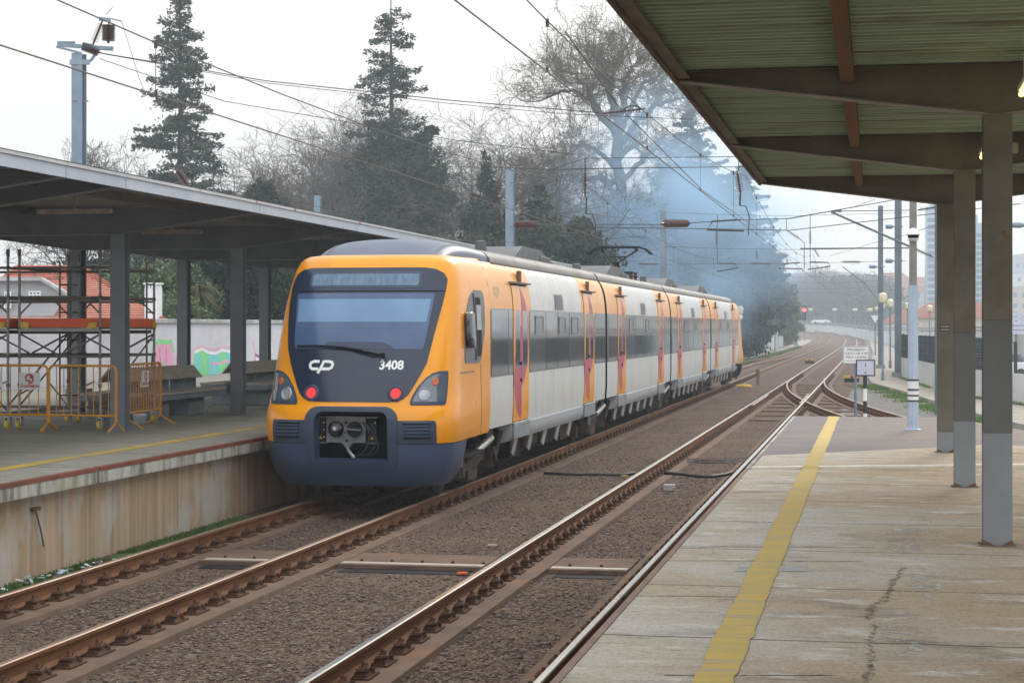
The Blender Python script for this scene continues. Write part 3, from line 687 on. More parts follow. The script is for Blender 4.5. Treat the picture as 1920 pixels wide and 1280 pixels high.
# ------------------------------------------------------------------ canopies
def ibeam_col(g, x, y, z0, z1, w=.24, d=.22, m=0):
    g.box(x-w/2, x+w/2, y-d/2, y-d/2+.02, z0, z1, m); g.box(x-w/2, x+w/2, y+d/2-.02, y+d/2, z0, z1, m); g.box(x-.012, x+.012, y-d/2+.02, y+d/2-.02, z0, z1, m)
canR = empty('platform_canopy', (1, 16.1, ZP_R), 'green corrugated canopy with tapered brown beams over the right platform', 'canopy')
CYR = [-1.5, 4.3, 10.2, 16.1, 21.9, 27.8]
for i, y in enumerate(CYR):
    split = (1.79, 2.73) if y < 20 else (1.6, 2.6) if y < 25 else (1.15, 1.2)
    g = MB()
    ibeam_col(g, 1.0, y, ZP_R, split[0], .236, .22, 0); ibeam_col(g, 1.0, y, split[0], split[1], .236, .22, 1); ibeam_col(g, 1.0, y, split[1], 4.44, .236, .22, 2)
    g.box(.85, 1.15, y-.15, y+.15, ZP_R, ZP_R+.010, 3)
    for s_ in (-1, 1): g.prism([(1+s_*.121, ZP_R+.010), (1+s_*.121, ZP_R+.055), (1+s_*.06, ZP_R+.03), (1+s_*.03, ZP_R+.010)], y-.118, y-.111, 'y', 4)
    if i == 4 or i == 5: pass
    col = g.build('column', [mColA, mColB, mColC, mGunk, mRustPurlin], canR, bevel=.006)
    if i == 5:
        q = MB(); b = PY(1772, 615, y-.115); 
        q.box(b.x-.065, b.x+.065, y-.118, y-.112, b.z-.045, b.z+.045, 0)
        for k in range(2):
            V, Fc = text2d('40000' if k else '40000', .05, .002); 
        q.box(b.x-.06, b.x+.06, y-.121, y-.117, b.z+.008, b.z+.034, 1); q.box(b.x-.06, b.x+.06, y-.121, y-.117, b.z-.036, b.z-.010, 1)
        q.build('number_plate', [mDark, mPatch], col)
    g = MB()
    for s, tip in ((-1, -1.66), (1, 3.66)):
        a = 1.0
        poly = [(a, 4.44), (a, 4.86), (tip, 4.86), (tip, 4.79)]
        g.prism(poly, y-.008, y+.008, 'y', 0)
        g.bar((a, y, 4.437), (tip, y, 4.787), .15, .014, 1); g.bar((a, y, 4.862), (tip, y, 4.862), .15, .012, 0)
    g.build('beam', [mBeam, mBeamFl], canR)
def corr(x0, x1, y0, y1, z, pitch, dep, mat, parent, name='roof_sheet', slope=0):
    prof = []; y = y0
    while y < y1:
        for a, h in ((0, 0), (.35, 0), (.5, 1), (.85, 1)):
            q = y+a*pitch
            if q < y1: prof.append((q, z+h*dep))
        y += pitch
    prof.append((y1, z))
    g = MB(); nx = 6; xx = [x0+(x1-x0)*i/nx for i in range(nx+1)]
    g.grid([[(x, py, pz) for x in xx] for py, pz in prof]); g.grid([[(x, py, pz+.02) for x in (x0, x1)] for py, pz in ((y0, z+dep), (y1, z+dep))])
    return g.build(name, mat, parent, sharp=20)
corr(-1.66, 3.66, -8, 27.9, 4.872, .165, .042, mRoofG, canR)
for x in (-.23, 2.23):
    g = MB(); g.box(x-.055, x+.055, -8, 27.75, 4.73, 4.868); g.build('purlin', mRustPurlin, canR)
g = MB()
for x in (-1.70, 3.66): g.box(x, x+.04, -8, 27.95, 4.77, 4.99, 0)
g.box(-1.66, -1.56, -8, 27.9, 4.80, 4.815, 1); g.box(-1.66, -1.64, -8, 27.9, 4.815, 4.87, 1)
g.box(-1.66, 3.66, 27.905, 27.94, 4.80, 4.99, 0)
g.build('fascia', [mFasciaR, mBeam], canR)
labs = ['lit yellow strip lamp under the right canopy, nearest and cut by the picture edge', 'lit yellow strip lamp under the right canopy, half hidden by the nearest column', 'lit strip lamp under the right canopy, deepest bay']
for i, y in enumerate((15.95, 21.75)):
    l = empty('strip_lamp', (1.175, y-.75, 4.6), labs[i], 'lamp', 'strip lamps of the right canopy')
    g = MB(); g.box(1.145, 1.205, y-1.0, y-.12, 4.60, 4.65); g.box(1.16, 1.19, y-.6, y-.54, 4.65, 4.87); g.build('fixture', mWhite, l, bevel=.01)
    g = MB(); g.tube([(1.175, y-.95, 4.575), (1.175, y-.15, 4.575)], .024, 10); g.build('tube', mTube, l)
p = PY(1897, 277, 21.75); g = MB(); g.box(p.x-.07, p.x+.07, 21.72, 21.86, p.z-.06, p.z+.06); tag(g.build('junction_box', mPatch, bevel=.01), 'small pale box fixed on the canopy beam right of the nearest column', 'box')

canL = empty('island_canopy', (-14.1, 35.3, ZP_L), 'dark grey canopy with pale metal fascia and paired columns over the left platform', 'canopy')
CYL = [11.8, 17.7, 23.6, 29.4, 35.3, 41.2, 47.1, 53, 58.9]
XC = (-12.4, -15.8)
for i, y in enumerate(CYL):
    for x in XC:
        g = MB(); ibeam_col(g, x, y, ZP_L, 4.22, .255, .24, 0); g.box(x-.18, x+.18, y-.18, y+.18, ZP_L, ZP_L+.015, 0)
        g.build('column', [mColL], canL, bevel=.006)
def beamL(y):
    g = MB()
    for a, tip in ((-12.4, -9.97), (-15.8, -18.25)):
        g.prism([(a, 4.22), (a, 4.66), (tip, 4.66), (tip, 4.55)], y-.01, y+.01, 'y', 0)
        g.bar((a, y, 4.217), (tip, y, 4.547), .17, .014, 1)
    g.box(-15.8, -12.4, y-.01, y+.01, 4.22, 4.66, 0); g.box(-15.8, -12.4, y-.085, y+.085, 4.206, 4.22, 1)
    g.build('beam', [mBeamD, mBeamFlL], canL)
mBeamD = M('dark beam paint', (.18,.187,.195), (.14,.146,.152), rough=.7, scale=2)
mBeamFlL = M('pale beam flange', (.24,.25,.255), (.17,.175,.18), rough=.6, scale=3)
for y in CYL+[21.9]: beamL(y)
for (a, b) in ((5, 22.6), (22.7, 62)): corr(-18.25, -10.0, a, b, 4.70, .2, .04, mRoofL, canL)
for x in (-11.2, -14.1, -17):
    g = MB(); g.box(x-.06, x+.06, 5, 62, 4.57, 4.70); g.build('purlin', mBeamD, canL)
g = MB()
for x in (-10.0, -18.29):
    yq = 5
    for (a, b) in ((5, 21.9), (21.92, 23.8), (23.82, 29.4), (29.42, 35.3), (35.32, 41.2), (41.22, 47.1), (47.12, 53), (53.02, 62)):
        g.box(x, x+.04, a, b, 4.54, 4.69, 0); g.box(x-.02, x+.06, a, b, 4.692, 4.735, 1)
g.build('fascia', [mFascia, mFasciaRust], canL)
for (u, v, Y, lab) in ((322, 438, 33.2, 'pale unlit strip lamp under the left canopy, nearer one'), (400, 447, 36.5, 'pale unlit strip lamp under the left canopy, farther one'), (140, 412, 27, 'unlit strip lamp hanging under the left canopy at the far left')):
    p = PY(u, v, Y); g = MB(); g.bar((p.x-.6, p.y, 4.45), (p.x+.6, p.y, 4.45), .13, .07); g.box(p.x-.02, p.x+.02, p.y-.02, p.y+.02, 4.48, 4.70)
    tag(g.build('strip_lamp', mSteelStrip, bevel=.01), lab, 'lamp', 'strip lamps of the left canopy')

# ------------------------------------------------------------------ wall with graffiti, behind the left platform
g = MB(); g.box(-23.85, -23.5, 14, 88, -.2, 2.78, 0); wl = g.build('boundary_wall', [mWall])
tag(wl, 'long grey rendered wall with colourful graffiti behind the left platform', 'wall')
g = MB(); g.box(-23.92, -23.42, 14, 88, 2.782, 2.93); g.build('coping', mCoping, wl, bevel=.02)
def paint(name, c): return M(name, c, tuple(min(1, q*1.15) for q in c), rough=.7, scale=2)
pg, pk, pw, pp, pt, pm = paint('spray green', (.24,.66,.30)), paint('spray pink', (.80,.38,.56)), paint('spray white', (.80,.80,.82)), paint('spray purple', (.34,.10,.36)), paint('spray teal', (.20,.62,.62)), paint('spray mauve', (.40,.24,.34))
def gr(pts, m, z, closed=True, wd=None):
    P = [PX(u, v, -23.5) for u, v in pts]; P = [(p.y, p.z) for p in P]
    if wd: V, Fc = stroke2d(P, wd*1.2, closed)
    else: V = P; Fc = [tuple(range(len(P)))]
    return [(-23.498+z*.0015, a, b) for a, b in V], Fc, m
g = MB()
def smooth(pts, n=4):
    out = []; k = len(pts)
    for i in range(k):
        p0, p1, p2, p3 = (Vector(pts[(i+j-1) % k]) for j in range(4))
        for t in np.linspace(0, 1, n, endpoint=False):
            out.append(tuple(.5*((2*p1)+(p2-p0)*t+(2*p0-5*p1+4*p2-p3)*t*t+(3*p1-p0-3*p2+p3)*t**3)))
    return out
items = [
 (smooth([(287,650),(297,639),(310,641),(321,640),(325,655),(324,700),(322,724),(285,726),(283,690)]), 1, 1, None),
 ([(287,722),(284,690),(287,652),(297,639),(310,642),(321,639),(325,660)], 0, 2, .13),
 ([(285,662),(285,700),(279,724),(290,727),(297,700),(299,727),(296,745)], 0, 2, .13),
 (smooth([(291,712),(318,712),(322,728),(316,742),(298,742)]), 5, 2, None),
 ([(299,650),(300,672),(304,690)], 5, 3, .05), ([(311,650),(312,680)], 5, 3, .05), ([(302,690),(308,678),(315,690),(310,702),(303,698)], 0, 3, .06),
 (smooth([(330,668),(337,672),(344,690),(340,705),(331,690)]), 1, 1, None),
 (smooth([(365,662),(380,654),(395,660),(412,657),(440,656),(444,690),(440,712),(368,714),(364,690)]), 0, 1, None),
 (smooth([(392,662),(404,664),(412,660),(410,700),(400,712),(391,700)]), 4, 2, None), (smooth([(366,668),(374,664),(376,690),(367,694)]), 4, 2, None),
 (smooth([(424,662),(434,660),(436,690),(426,692)]), 4, 2, None),
 ([(364,660),(378,654),(392,661),(405,662),(416,656),(430,659),(444,655)], 2, 4, .09), ([(364,655),(378,649),(395,656),(418,651),(444,650)], 1, 3, .05),
 ([(396,680),(412,682),(422,676),(438,682),(440,706),(418,700),(398,706),(396,680)], 1, 4, .07), ([(440,664),(446,690),(440,712)], 3, 3, .07),
 ([(478,664),(490,672),(500,690),(505,705)], 3, 3, .09), (smooth([(480,668),(492,676),(500,694),(492,702),(482,704)]), 2, 2, None), ([(474,640),(480,660),(472,700)], 1, 2, .12),
 ([(478,704),(494,702),(486,690),(492,716)], 3, 4, .06), (smooth([(497,640),(506,632),(510,660),(500,664)]), 2, 2, None), (smooth([(475,712),(480,706),(484,730),(474,732)]), 4, 2, None)]
for pts, m, z, wd in items:
    V, Fc, mm = gr(pts, m, z, False, wd)
    g.add(V, Fc, mm)
g.build('graffiti', [pg, pk, pw, pp, pt, pm], wl, sharp=0, recalc=False)

# ------------------------------------------------------------------ the train
Y0, YC = 26.9, 30.2              # nose tip, end of the cab panel
train = empty('passenger_train', (XL, 58, 0), 'orange, white and slate blue electric commuter train standing at the left platform', 'train')
_wz = [.28, .45, .64, .92, 1.05, 1.27, 1.5, 1.7, 2.1, 2.6, 3.0, 3.3, 3.55, 3.68, 3.74, 3.775, 3.79]
_ww = [1.27, 1.38, 1.44, 1.475, 1.505, 1.51, 1.49, 1.465, 1.45, 1.435, 1.41, 1.375, 1.325, 1.27, 1.22, 1.17, 1.10]
_rz = [.28, .45, .64, .92, 1.1, 1.3, 1.42, 1.5, 1.7, 2.3, 3.0, 3.5, 3.68, 3.74, 3.775, 3.79]
_ry = [.24, .10, .03, .0, -.02, -.01, .03, .08, .15, .38, .68, .90, 1.0, 1.07, 1.17, 1.30]
def Wz(z): return float(np.interp(z, _wz, _ww))
def rake(z): return float(np.interp(z, _rz, _ry))
_bz = [.62, .70, .98, 1.3, 1.83, 2.4, 2.98, 3.2, 3.4, 3.55, 3.66, 3.76]
_bw = [1.30, 1.38, 1.43, 1.45, 1.45, 1.45, 1.445, 1.43, 1.40, 1.36, 1.315, 1.24]
def Bz(z): return float(np.interp(z, _bz, _bw))
PA, PN = .88, 3.2
def yf(x, z):
    q = min(1., abs(x)/Wz(z)); return Y0+rake(z)+PA*(1-(1-q**PN)**(1/PN))
def S(x, z, o=0.0):
    e = .01
    a = yf(x+e, z)-yf(x-e, z); b = yf(x, z+e)-yf(x, z-e)
    n = Vector((a/(2*e), -1, b/(2*e))); n.normalize()
    return Vector((XL+x, yf(x, z), z))+n*o
def front_grid(g, zs, xs_in, hole, mat, o=0.0):
    """ring of the nose at each height: side, round the front, side"""
    rows = []
    for z in zs:
        W = Wz(z); row = []
        qs = [xs_in]+[xs_in+(1-math.cos(t*math.pi/2*1.0))*0 for t in []]
        xsr = [xs_in*i/4 for i in range(0, 5)]
        m = 16
        for i in range(1, m+1):
            t = i/m; xq = xs_in+(W-xs_in)*(1-(1-t)**2.2); xsr.append(xq)
        fr = [(x, yf(x, z)) for x in xsr]
        ye = fr[-1][1]
        side = [(W+(Bz(max(z, .62))-W)*k/5, ye+(YC-ye)*k/5) for k in range(1, 6)]
        half = fr+side
        full = [(-x, y) for x, y in half[::-1]]+half[1:]
        rows.append([(XL+x, y, z) for x, y in full])
    n = len(rows[0]); c = n//2
    def mf(i, j):
        if hole and hole[0]-1e-6 <= zs[i] and zs[i+1] <= hole[1]+1e-6 and c-4 <= j < c+4: return None
        return mat
    g.grid(rows, mf=mf); return rows

# cab shell
zs_up = [.935, 1.0, 1.1, 1.2, 1.27, 1.35, 1.42, 1.46, 1.5, 1.6, 1.7, 1.9, 2.1, 2.35, 2.6, 2.85, 3.0, 3.15, 3.3, 3.45, 3.55, 3.62, 3.68, 3.71, 3.74, 3.76, 3.775, 3.785, 3.79]
g = MB(); rows = front_grid(g, zs_up, .60, (.64, 1.46), 0)
rows2 = [[(XL+(p[0]-XL)*k, p[1]+(YC-p[1])*kk, z) for p in rows[-1]] for k, kk, z in ((1, 0, 3.79), (.96, .06, 3.80), (.86, .16, 3.805), (.6, .4, 3.81), (0, .8, 3.815))]
g.grid(rows2)
_c = len(rows[0])//2
g.grid([[p for p in rows[0]], [(XL+(p[0]-XL)*.9, p[1]+.12, .935) for p in rows[0]]], mf=lambda i, j: None if _c-4 <= j < _c+4 else 0)
cab = g.build('cab_shell', [mOrange], train, sharp=40)
def cabzmat(): pass
g = MB(); zs_lo = [.28, .34, .45, .55, .64, .70, .8, .92]
rws = []
for z in zs_lo:
    W = Wz(z); hx = .60
    xsr = [hx*i/4 for i in range(5)]+[hx+(W-hx)*(1-(1-i/16)**2.2) for i in range(1, 17)]
    half = [(x, yf(x, z)-.012) for x in xsr]; ye = half[-1][1]; yend = 28.25-(z-.28)*.0-(.92-z)*.35
    if yend > ye: half += [(W+.008, ye+(yend-ye)*k/3) for k in (1, 2, 3)]
    else: half += [(W+.008, ye)]*3
    rws.append([(XL+x, y, z) for x, y in [(-x, y) for x, y in half[::-1]]+half[1:]])
c = len(rws[0])//2
g.grid(rws, mf=lambda i, j: None if zs_lo[i] >= .64-1e-6 and c-4 <= j < c+4 else 0)
g.grid([rws[0], [(XL+(p[0]-XL)*.85, p[1]+.3, .33) for p in rws[0]]]); g.grid([rws[-1], [(XL+(p[0]-XL)*.97, p[1]+.06, .925) for p in rws[-1]]], mf=lambda i, j: None if c-4 <= j < c+4 else 0)
skirt = g.build('front_skirt', [mSkirt], train, sharp=40)
# patches that follow the nose
def patch(name, outline, o, mat, parent, nz=28, nx=18, depth=.02, edge=None):
    """outline: (z, xleft, xright) rows from bottom to top"""
    zz = [r[0] for r in outline]; 
    zl = sorted(set(list(np.linspace(zz[0], zz[-1], nz))+zz))
    xl = np.interp(zl, zz, [r[1] for r in outline]); xr = np.interp(zl, zz, [r[2] for r in outline])
    g = MB(); rr = []
    for z, a, b in zip(zl, xl, xr):
        row = [S(a, z, o-depth)]+[S(a+(b-a)*i/nx, z, o) for i in range(nx+1)]+[S(b, z, o-depth)]
        rr.append(row)
    g.grid([[S(xl[0]+(xr[0]-xl[0])*i/nx, zl[0], o-depth) for i in range(-0, nx+1)], rr[0][1:-1]])
    g.grid(rr); g.grid([rr[-1][1:-1], [S(xl[-1]+(xr[-1]-xl[-1])*i/nx, zl[-1], o-depth) for i in range(nx+1)]])
    return g.build(name, mat, parent, sharp=30)
def rr_outline(x0, x1, z0, z1, r, n=6):
    out = []
    for i in range(n+1):
        t = math.pi/2*i/n; out.append((z0+r*(1-math.cos(t)), x0+r*(1-math.sin(t)), x1-r*(1-math.sin(t))))
    for i in range(n+1):
        t = math.pi/2*i/n; out.append((z1-r*(1-math.sin(t)), x0+r*(1-math.cos(t)), x1-r*(1-math.cos(t))))
    return out
mo = [(1.545,-.56,.56),(1.555,-.68,.68),(1.59,-.77,.77),(1.66,-.845,.845),(1.78,-.91,.91),(1.95,-.99,.99),(2.12,-1.065,1.065),(2.35,-1.15,1.10),(2.7,-1.21,1.15),(3.0,-1.24,1.195),(3.25,-1.245,1.22),(3.40,-1.22,1.22),(3.49,-1.17,1.17),(3.555,-1.06,1.06),(3.58,-.9,.9)]
mask = patch('front_mask', mo, .010, mMask, train, 44, 40)
scr = patch('windscreen', [(2.33,-1.0,.98),(2.36,-1.02,1.0),(2.6,-1.05,1.025),(3.0,-1.09,1.065),(3.15,-1.10,1.075),(3.18,-1.08,1.055)], .016, mScreenLo, mask, 24, 36)
patch('painted_sky_reflection', [(2.74,-1.03,1.0),(2.9,-1.04,1.015),(3.09,-1.06,1.035)], .0185, mScreenUp, mask, 12, 36, .004)  # paler pane painted on the glass as its reflection of the sky
patch('dashboard', [(2.335,-.55,.55),(2.37,-.54,.54),(2.43,-.5,.40),(2.435,-.48,.36)], .0185, mMaskB, mask, 6, 20, .004)
patch('destination_display', rr_outline(-.86, .83, 3.30, 3.48, .02, 3), .018, mDisplay, mask, 8, 30)
patch('display_bezel', rr_outline(-.90, .87, 3.265, 3.515, .03, 3), .0145, mMaskB, mask, 8, 30)
patch('seam', [(3.205,-1.2,1.2),(3.222,-1.2,1.2)], .014, mDark, mask, 2, 30, .006)
# wiper
g = MB()
def T(pts, r, m=0, o=.04, n=6): g.tube([S(x, z, o) for x, z in pts], r, n, m)
T([(.38, 2.235), (.2, 2.27), (-.25, 2.335), (-.52, 2.36)], .014); T([(-.95, 2.355), (-.6, 2.36), (-.2, 2.335), (.1, 2.29)], .017, o=.055)
T([(-.10, 2.31), (.25, 2.22), (.42, 2.24)], .012, o=.05); T([(.38, 2.23), (.46, 2.19), (.44, 2.14), (.37, 2.15), (.36, 2.2)], .006, o=.02)
g.lathe(S(.4, 2.24, .02), [(.035, -.03), (.035, .02)], 10, 0, 'y')
g.build('wiper', mDark, mask)
def on_front(V, Fc, cx, cz, o, g, m=0):
    g.add([S(cx+x, cz+y, o) for x, y in V], Fc, m)
V, Fc = text2d('3408', .185, .006); g = MB(); on_front(V, Fc, .55, 2.085, .015, g); g.build('fleet_number', mWhiteLogo, mask, sharp=0, recalc=False)
g = MB()
def rpath(pts): return pts
cP = [(-.045,.062),(-.13,.062),(-.175,.045),(-.19,.01),(-.18,-.03),(-.15,-.05),(-.055,-.05)]
pP = [(-.06,-.115),(-.02,-.05),(.02,.062),(.10,.062),(.15,.05),(.165,.015),(.15,-.03),(.11,-.05),(.0,-.05)]
for P_ in (cP, pP):
    V, Fc = stroke2d([(x*1.02, y) for x, y in P_], .044); on_front(V, Fc, -.53, 2.08, .015, g)
g.build('railway_emblem', mWhiteLogo, mask, sharp=0, recalc=False)
for sgn in (-1, 1):
    g = MB()
    def ring(cx, cz, r0, r1, o0, o1, m, n=24):
        g.grid([[S(cx+r*math.cos(2*math.pi*i/n), cz+r*math.sin(2*math.pi*i/n), o) for i in range(n+1)] for r, o in ((r0, o0), (r1, o1))], m)
    cx, cz = .655*sgn, 1.672
    ring(cx, cz, .125, .095, .012, .03, 0); ring(cx, cz, .095, .080, .03, .02, 0)
    tl = g.build('tail_light', [mMaskB], mask)
    g = MB(); 
    ring(cx, cz, .080, 0.0, .0185, .0185, 0)
    for a in range(-3, 4):
        for b in range(-3, 4):
            if a*a+b*b < 10.5:
                g.lathe(S(cx+a*.021, cz+b*.021, .016), [(.0075, 0), (.0075, -.008)], 6, 1, 'y')
    g.build('lens', [emis('red lens', (.40, .012, .02), .22), mRed] if sgn < 0 else [bpy.data.materials['red lens'], mRed], tl)
# headlights, at the corners
for sgn in (-1, 1):
    ol = [(1.50,.90,1.345),(1.515,.875,1.36),(1.56,.875,1.365),(1.66,.91,1.365),(1.78,.975,1.362),(1.90,1.07,1.36),(1.965,1.15,1.355),(2.0,1.24,1.35),(2.005,1.33,1.345)]
    o2 = [(z, min(a*sgn, b*sgn), max(a*sgn, b*sgn)) for z, a, b in ol]
    hl = patch('headlight', o2, .012, mMaskB, train, 24, 16)
    gl = [(1.545,.92,1.315),(1.60,.925,1.325),(1.68,.96,1.33),(1.79,1.015,1.33),(1.89,1.095,1.33),(1.945,1.17,1.325),(1.96,1.25,1.32)]
    patch('lens_cover', [(z, min(a*sgn, b*sgn), max(a*sgn, b*sgn)) for z, a, b in gl], .019, mLampIn, hl, 20, 14)
    g = MB()
    n = 20
    def disc(cx, cz, rs, m, sx=1.0):
        g.grid([[S(sgn*(cx+r*sx*math.cos(2*math.pi*i/n)), cz+r*math.sin(2*math.pi*i/n), o) for i in range(n+1)] for r, o in rs], m)
    disc(1.065, 1.655, [(.100, .020), (.088, .032), (.075, .022), (.04, .028), (0, .03)], 0, .9)
    disc(1.20, 1.84, [(.062, .020), (.05, .03), (0, .028)], 1, .75)
    g.build('lamp', [mReflector, mAmber], hl)
# coupler opening: surround, recess, coupler, grilles
def rrect(x0, x1, z0, z1, r, n=6, lo=None):
    P_ = []
    for cx, cz, a0, rad in ((x1-r, z1-r, 0, r), (x0+r, z1-r, 90, r), (x0+(lo or r), z0+(lo or r), 180, lo or r), (x1-(lo or r), z0+(lo or r), 270, lo or r)):
        for i in range(n+1):
            a = R(a0+90*i/n); P_.append((cx+rad*math.cos(a), cz+rad*math.sin(a)))
    Q = []
    for i, p in enumerate(P_):
        q = P_[(i+1) % len(P_)]
        k = 14 if (i % (n+1)) == n else 1
        Q += [(p[0]+(q[0]-p[0])*t/k, p[1]+(q[1]-p[1])*t/k) for t in range(k)]
    return Q
g = MB()
A = rrect(-.72, .72, .50, 1.475, .20, 7, .13); B = rrect(-.565, .565, .665, 1.40, .13, 7, .03); Cc = rrect(-.535, .535, .70, 1.375, .11, 7, .02)
rw = [[S(x, z, -.004) for x, z in A+A[:1]], [S(x*.985, 1+(z-1)*.985, .026) for x, z in A+A[:1]], [S(x*.5+a*.5, z*.5+b*.5, .026) for (x, z), (a, b) in zip(A+A[:1], B+B[:1])], [S(x, z, .018) for x, z in B+B[:1]], [S(x, z, 0)+Vector((0, .16, 0)) for x, z in Cc+Cc[:1]]]
g.grid(rw[:4], 0); g.grid(rw[3:], 1)
sur = g.build('coupler_surround', [mMaskB, mMaskB], train, sharp=30)
g = MB(); x0, x1, z0, z1, ya, yb = XL-.62, XL+.62, .60, 1.52, Y0+.14, Y0+1.1
g.add([(x0,ya,z0),(x1,ya,z0),(x1,ya,z1),(x0,ya,z1),(x0,yb,z0),(x1,yb,z0),(x1,yb,z1),(x0,yb,z1)], [(0,1,5,4),(1,2,6,5),(2,3,7,6),(3,0,4,7),(4,5,6,7)])
g.build('coupler_recess', mDark, train, recalc=False)
g = MB(); yc = Y0+.22; cx = XL-.13; cz = 1.13
fp = [(-.31,-.20),(-.08,-.20),(-.02,-.27),(.05,-.27),(.10,-.20),(.30,-.20),(.30,.19),(-.31,.19)]
g.prism([(cx+a, cz+b) for a, b in fp], yc, yc+.10, 'y', 0)
for s_, m_ in ((-.155, 1), (.135, 1)):
    g.lathe((cx+s_, yc-.012, cz), [(.125, 0), (.125, .02), (.12, .06)], 22, 1, 'y')
    g.lathe((cx+s_, yc-.002, cz), [(.122, .0), (.128, -.022), (.140, -.022), (.146, .004)], 22, 0, 'y', False)
g.lathe((cx-.155, yc-.02, cz+.015), [(.03, -.08), (.07, -.03), (.085, 0)], 16, 2, 'y'); g.box(cx-.19, cx-.06, yc-.06, yc-.02, cz-.055, cz+.0, 1); g.bar((cx-.02, yc-.04, cz+.01), (cx+.24, yc-.04, cz-.01), .03, .025, 0)
g.tube([(cx+.0, yc-.01, cz-.22), (cx+.07, yc-.1, cz-.32), (cx+.17, yc-.16, cz-.42)], .025, 8, 2)
for sx_ in (-1, 1):
    bx = cx+(-.40 if sx_ < 0 else .40)
    g.box(bx-.07, bx+.075, yc+.0, yc+.12, cz-.19, cz+.15, 1); g.box(bx-.085, bx+.09, yc-.02, yc+.1, cz+.17, cz+.185, 0); g.box(bx-.085, bx+.09, yc-.02, yc+.1, cz-.215, cz-.20, 0)
    for k in range(3): g.lathe((bx+.05, yc-.002, cz-.12+.11*k), [(.011, -.006), (.011, .004)], 8, 2, 'y')
    g.prism([(bx-.03, cz-.15), (bx+.03, cz-.15), (bx, cz-.10)], yc-.006, yc+.01, 'y', 3)
g.lathe((cx+.0, yc-.01, cz+.10), [(.022, -.01), (.022, .03)], 10, 1, 'y'); g.lathe((cx+.01, yc-.01, cz-.17), [(.018, -.01), (.018, .03)], 10, 1, 'y')
g.box(cx-.2, cx+.2, yc+.1, yb, cz-.12, cz+.1, 1)
cpl = g.build('coupler', [M('coupler steel', (.17,.18,.19), (.11,.115,.12), rough=.5, metal=.3, scale=6), mDark, mSilver, mYelO], train)
g = MB()
for (a, b, c_, d_) in ((.26, .30, -.30, .06), (.36, .44, -.2, .1), (.30, .56, -.26, .16)):
    q = [Vector(v) for v in ((cx+a, yc, cz+.1), (cx+a+.14, yc-.03, cz-.05), (cx+b, yc-.02, cz-.35), (cx+.1, yc+.05, cz-.42), (cx-.05, yc+.2, cz-.3))]
    for _ in range(3):
        w_ = [q[0]]
        for v0, v1 in zip(q[:-1], q[1:]): w_ += [v0.lerp(v1, .25), v0.lerp(v1, .75)]
        q = w_+[q[-1]]
    g.tube(q, .016, 8)
g.build('coupler_hose', mRubber, train, sharp=70)
for sgn in (-1, 1):
    gp = [(.93,.58,1.265),(.98,.58,1.27),(1.2,.60,1.27),(1.25,.66,1.262),(1.275,.72,1.24)]
    gq = [(z, min(a*sgn, b*sgn), max(a*sgn, b*sgn)) for z, a, b in gp]
    gr_ = patch('grille_panel', gq, .008, mMaskB, train, 8, 16)
    g = MB()
    g.grid([[S(sgn*x, z, .011) for x in np.linspace(.80, 1.20, 10)] for z in (1.0, 1.24)], 1)
    for k in range(5):
        z = 1.022+k*.05
        pr = [(0, .010), (.018, .035), (.032, .035), (.040, .010)]
        g.grid([[S(sgn*x, z+dz, oo) for x in np.linspace(.81, 1.19, 10)] for dz, oo in pr], 0)
    g.build('slat_grille', [mSkirt, mDark], gr_)
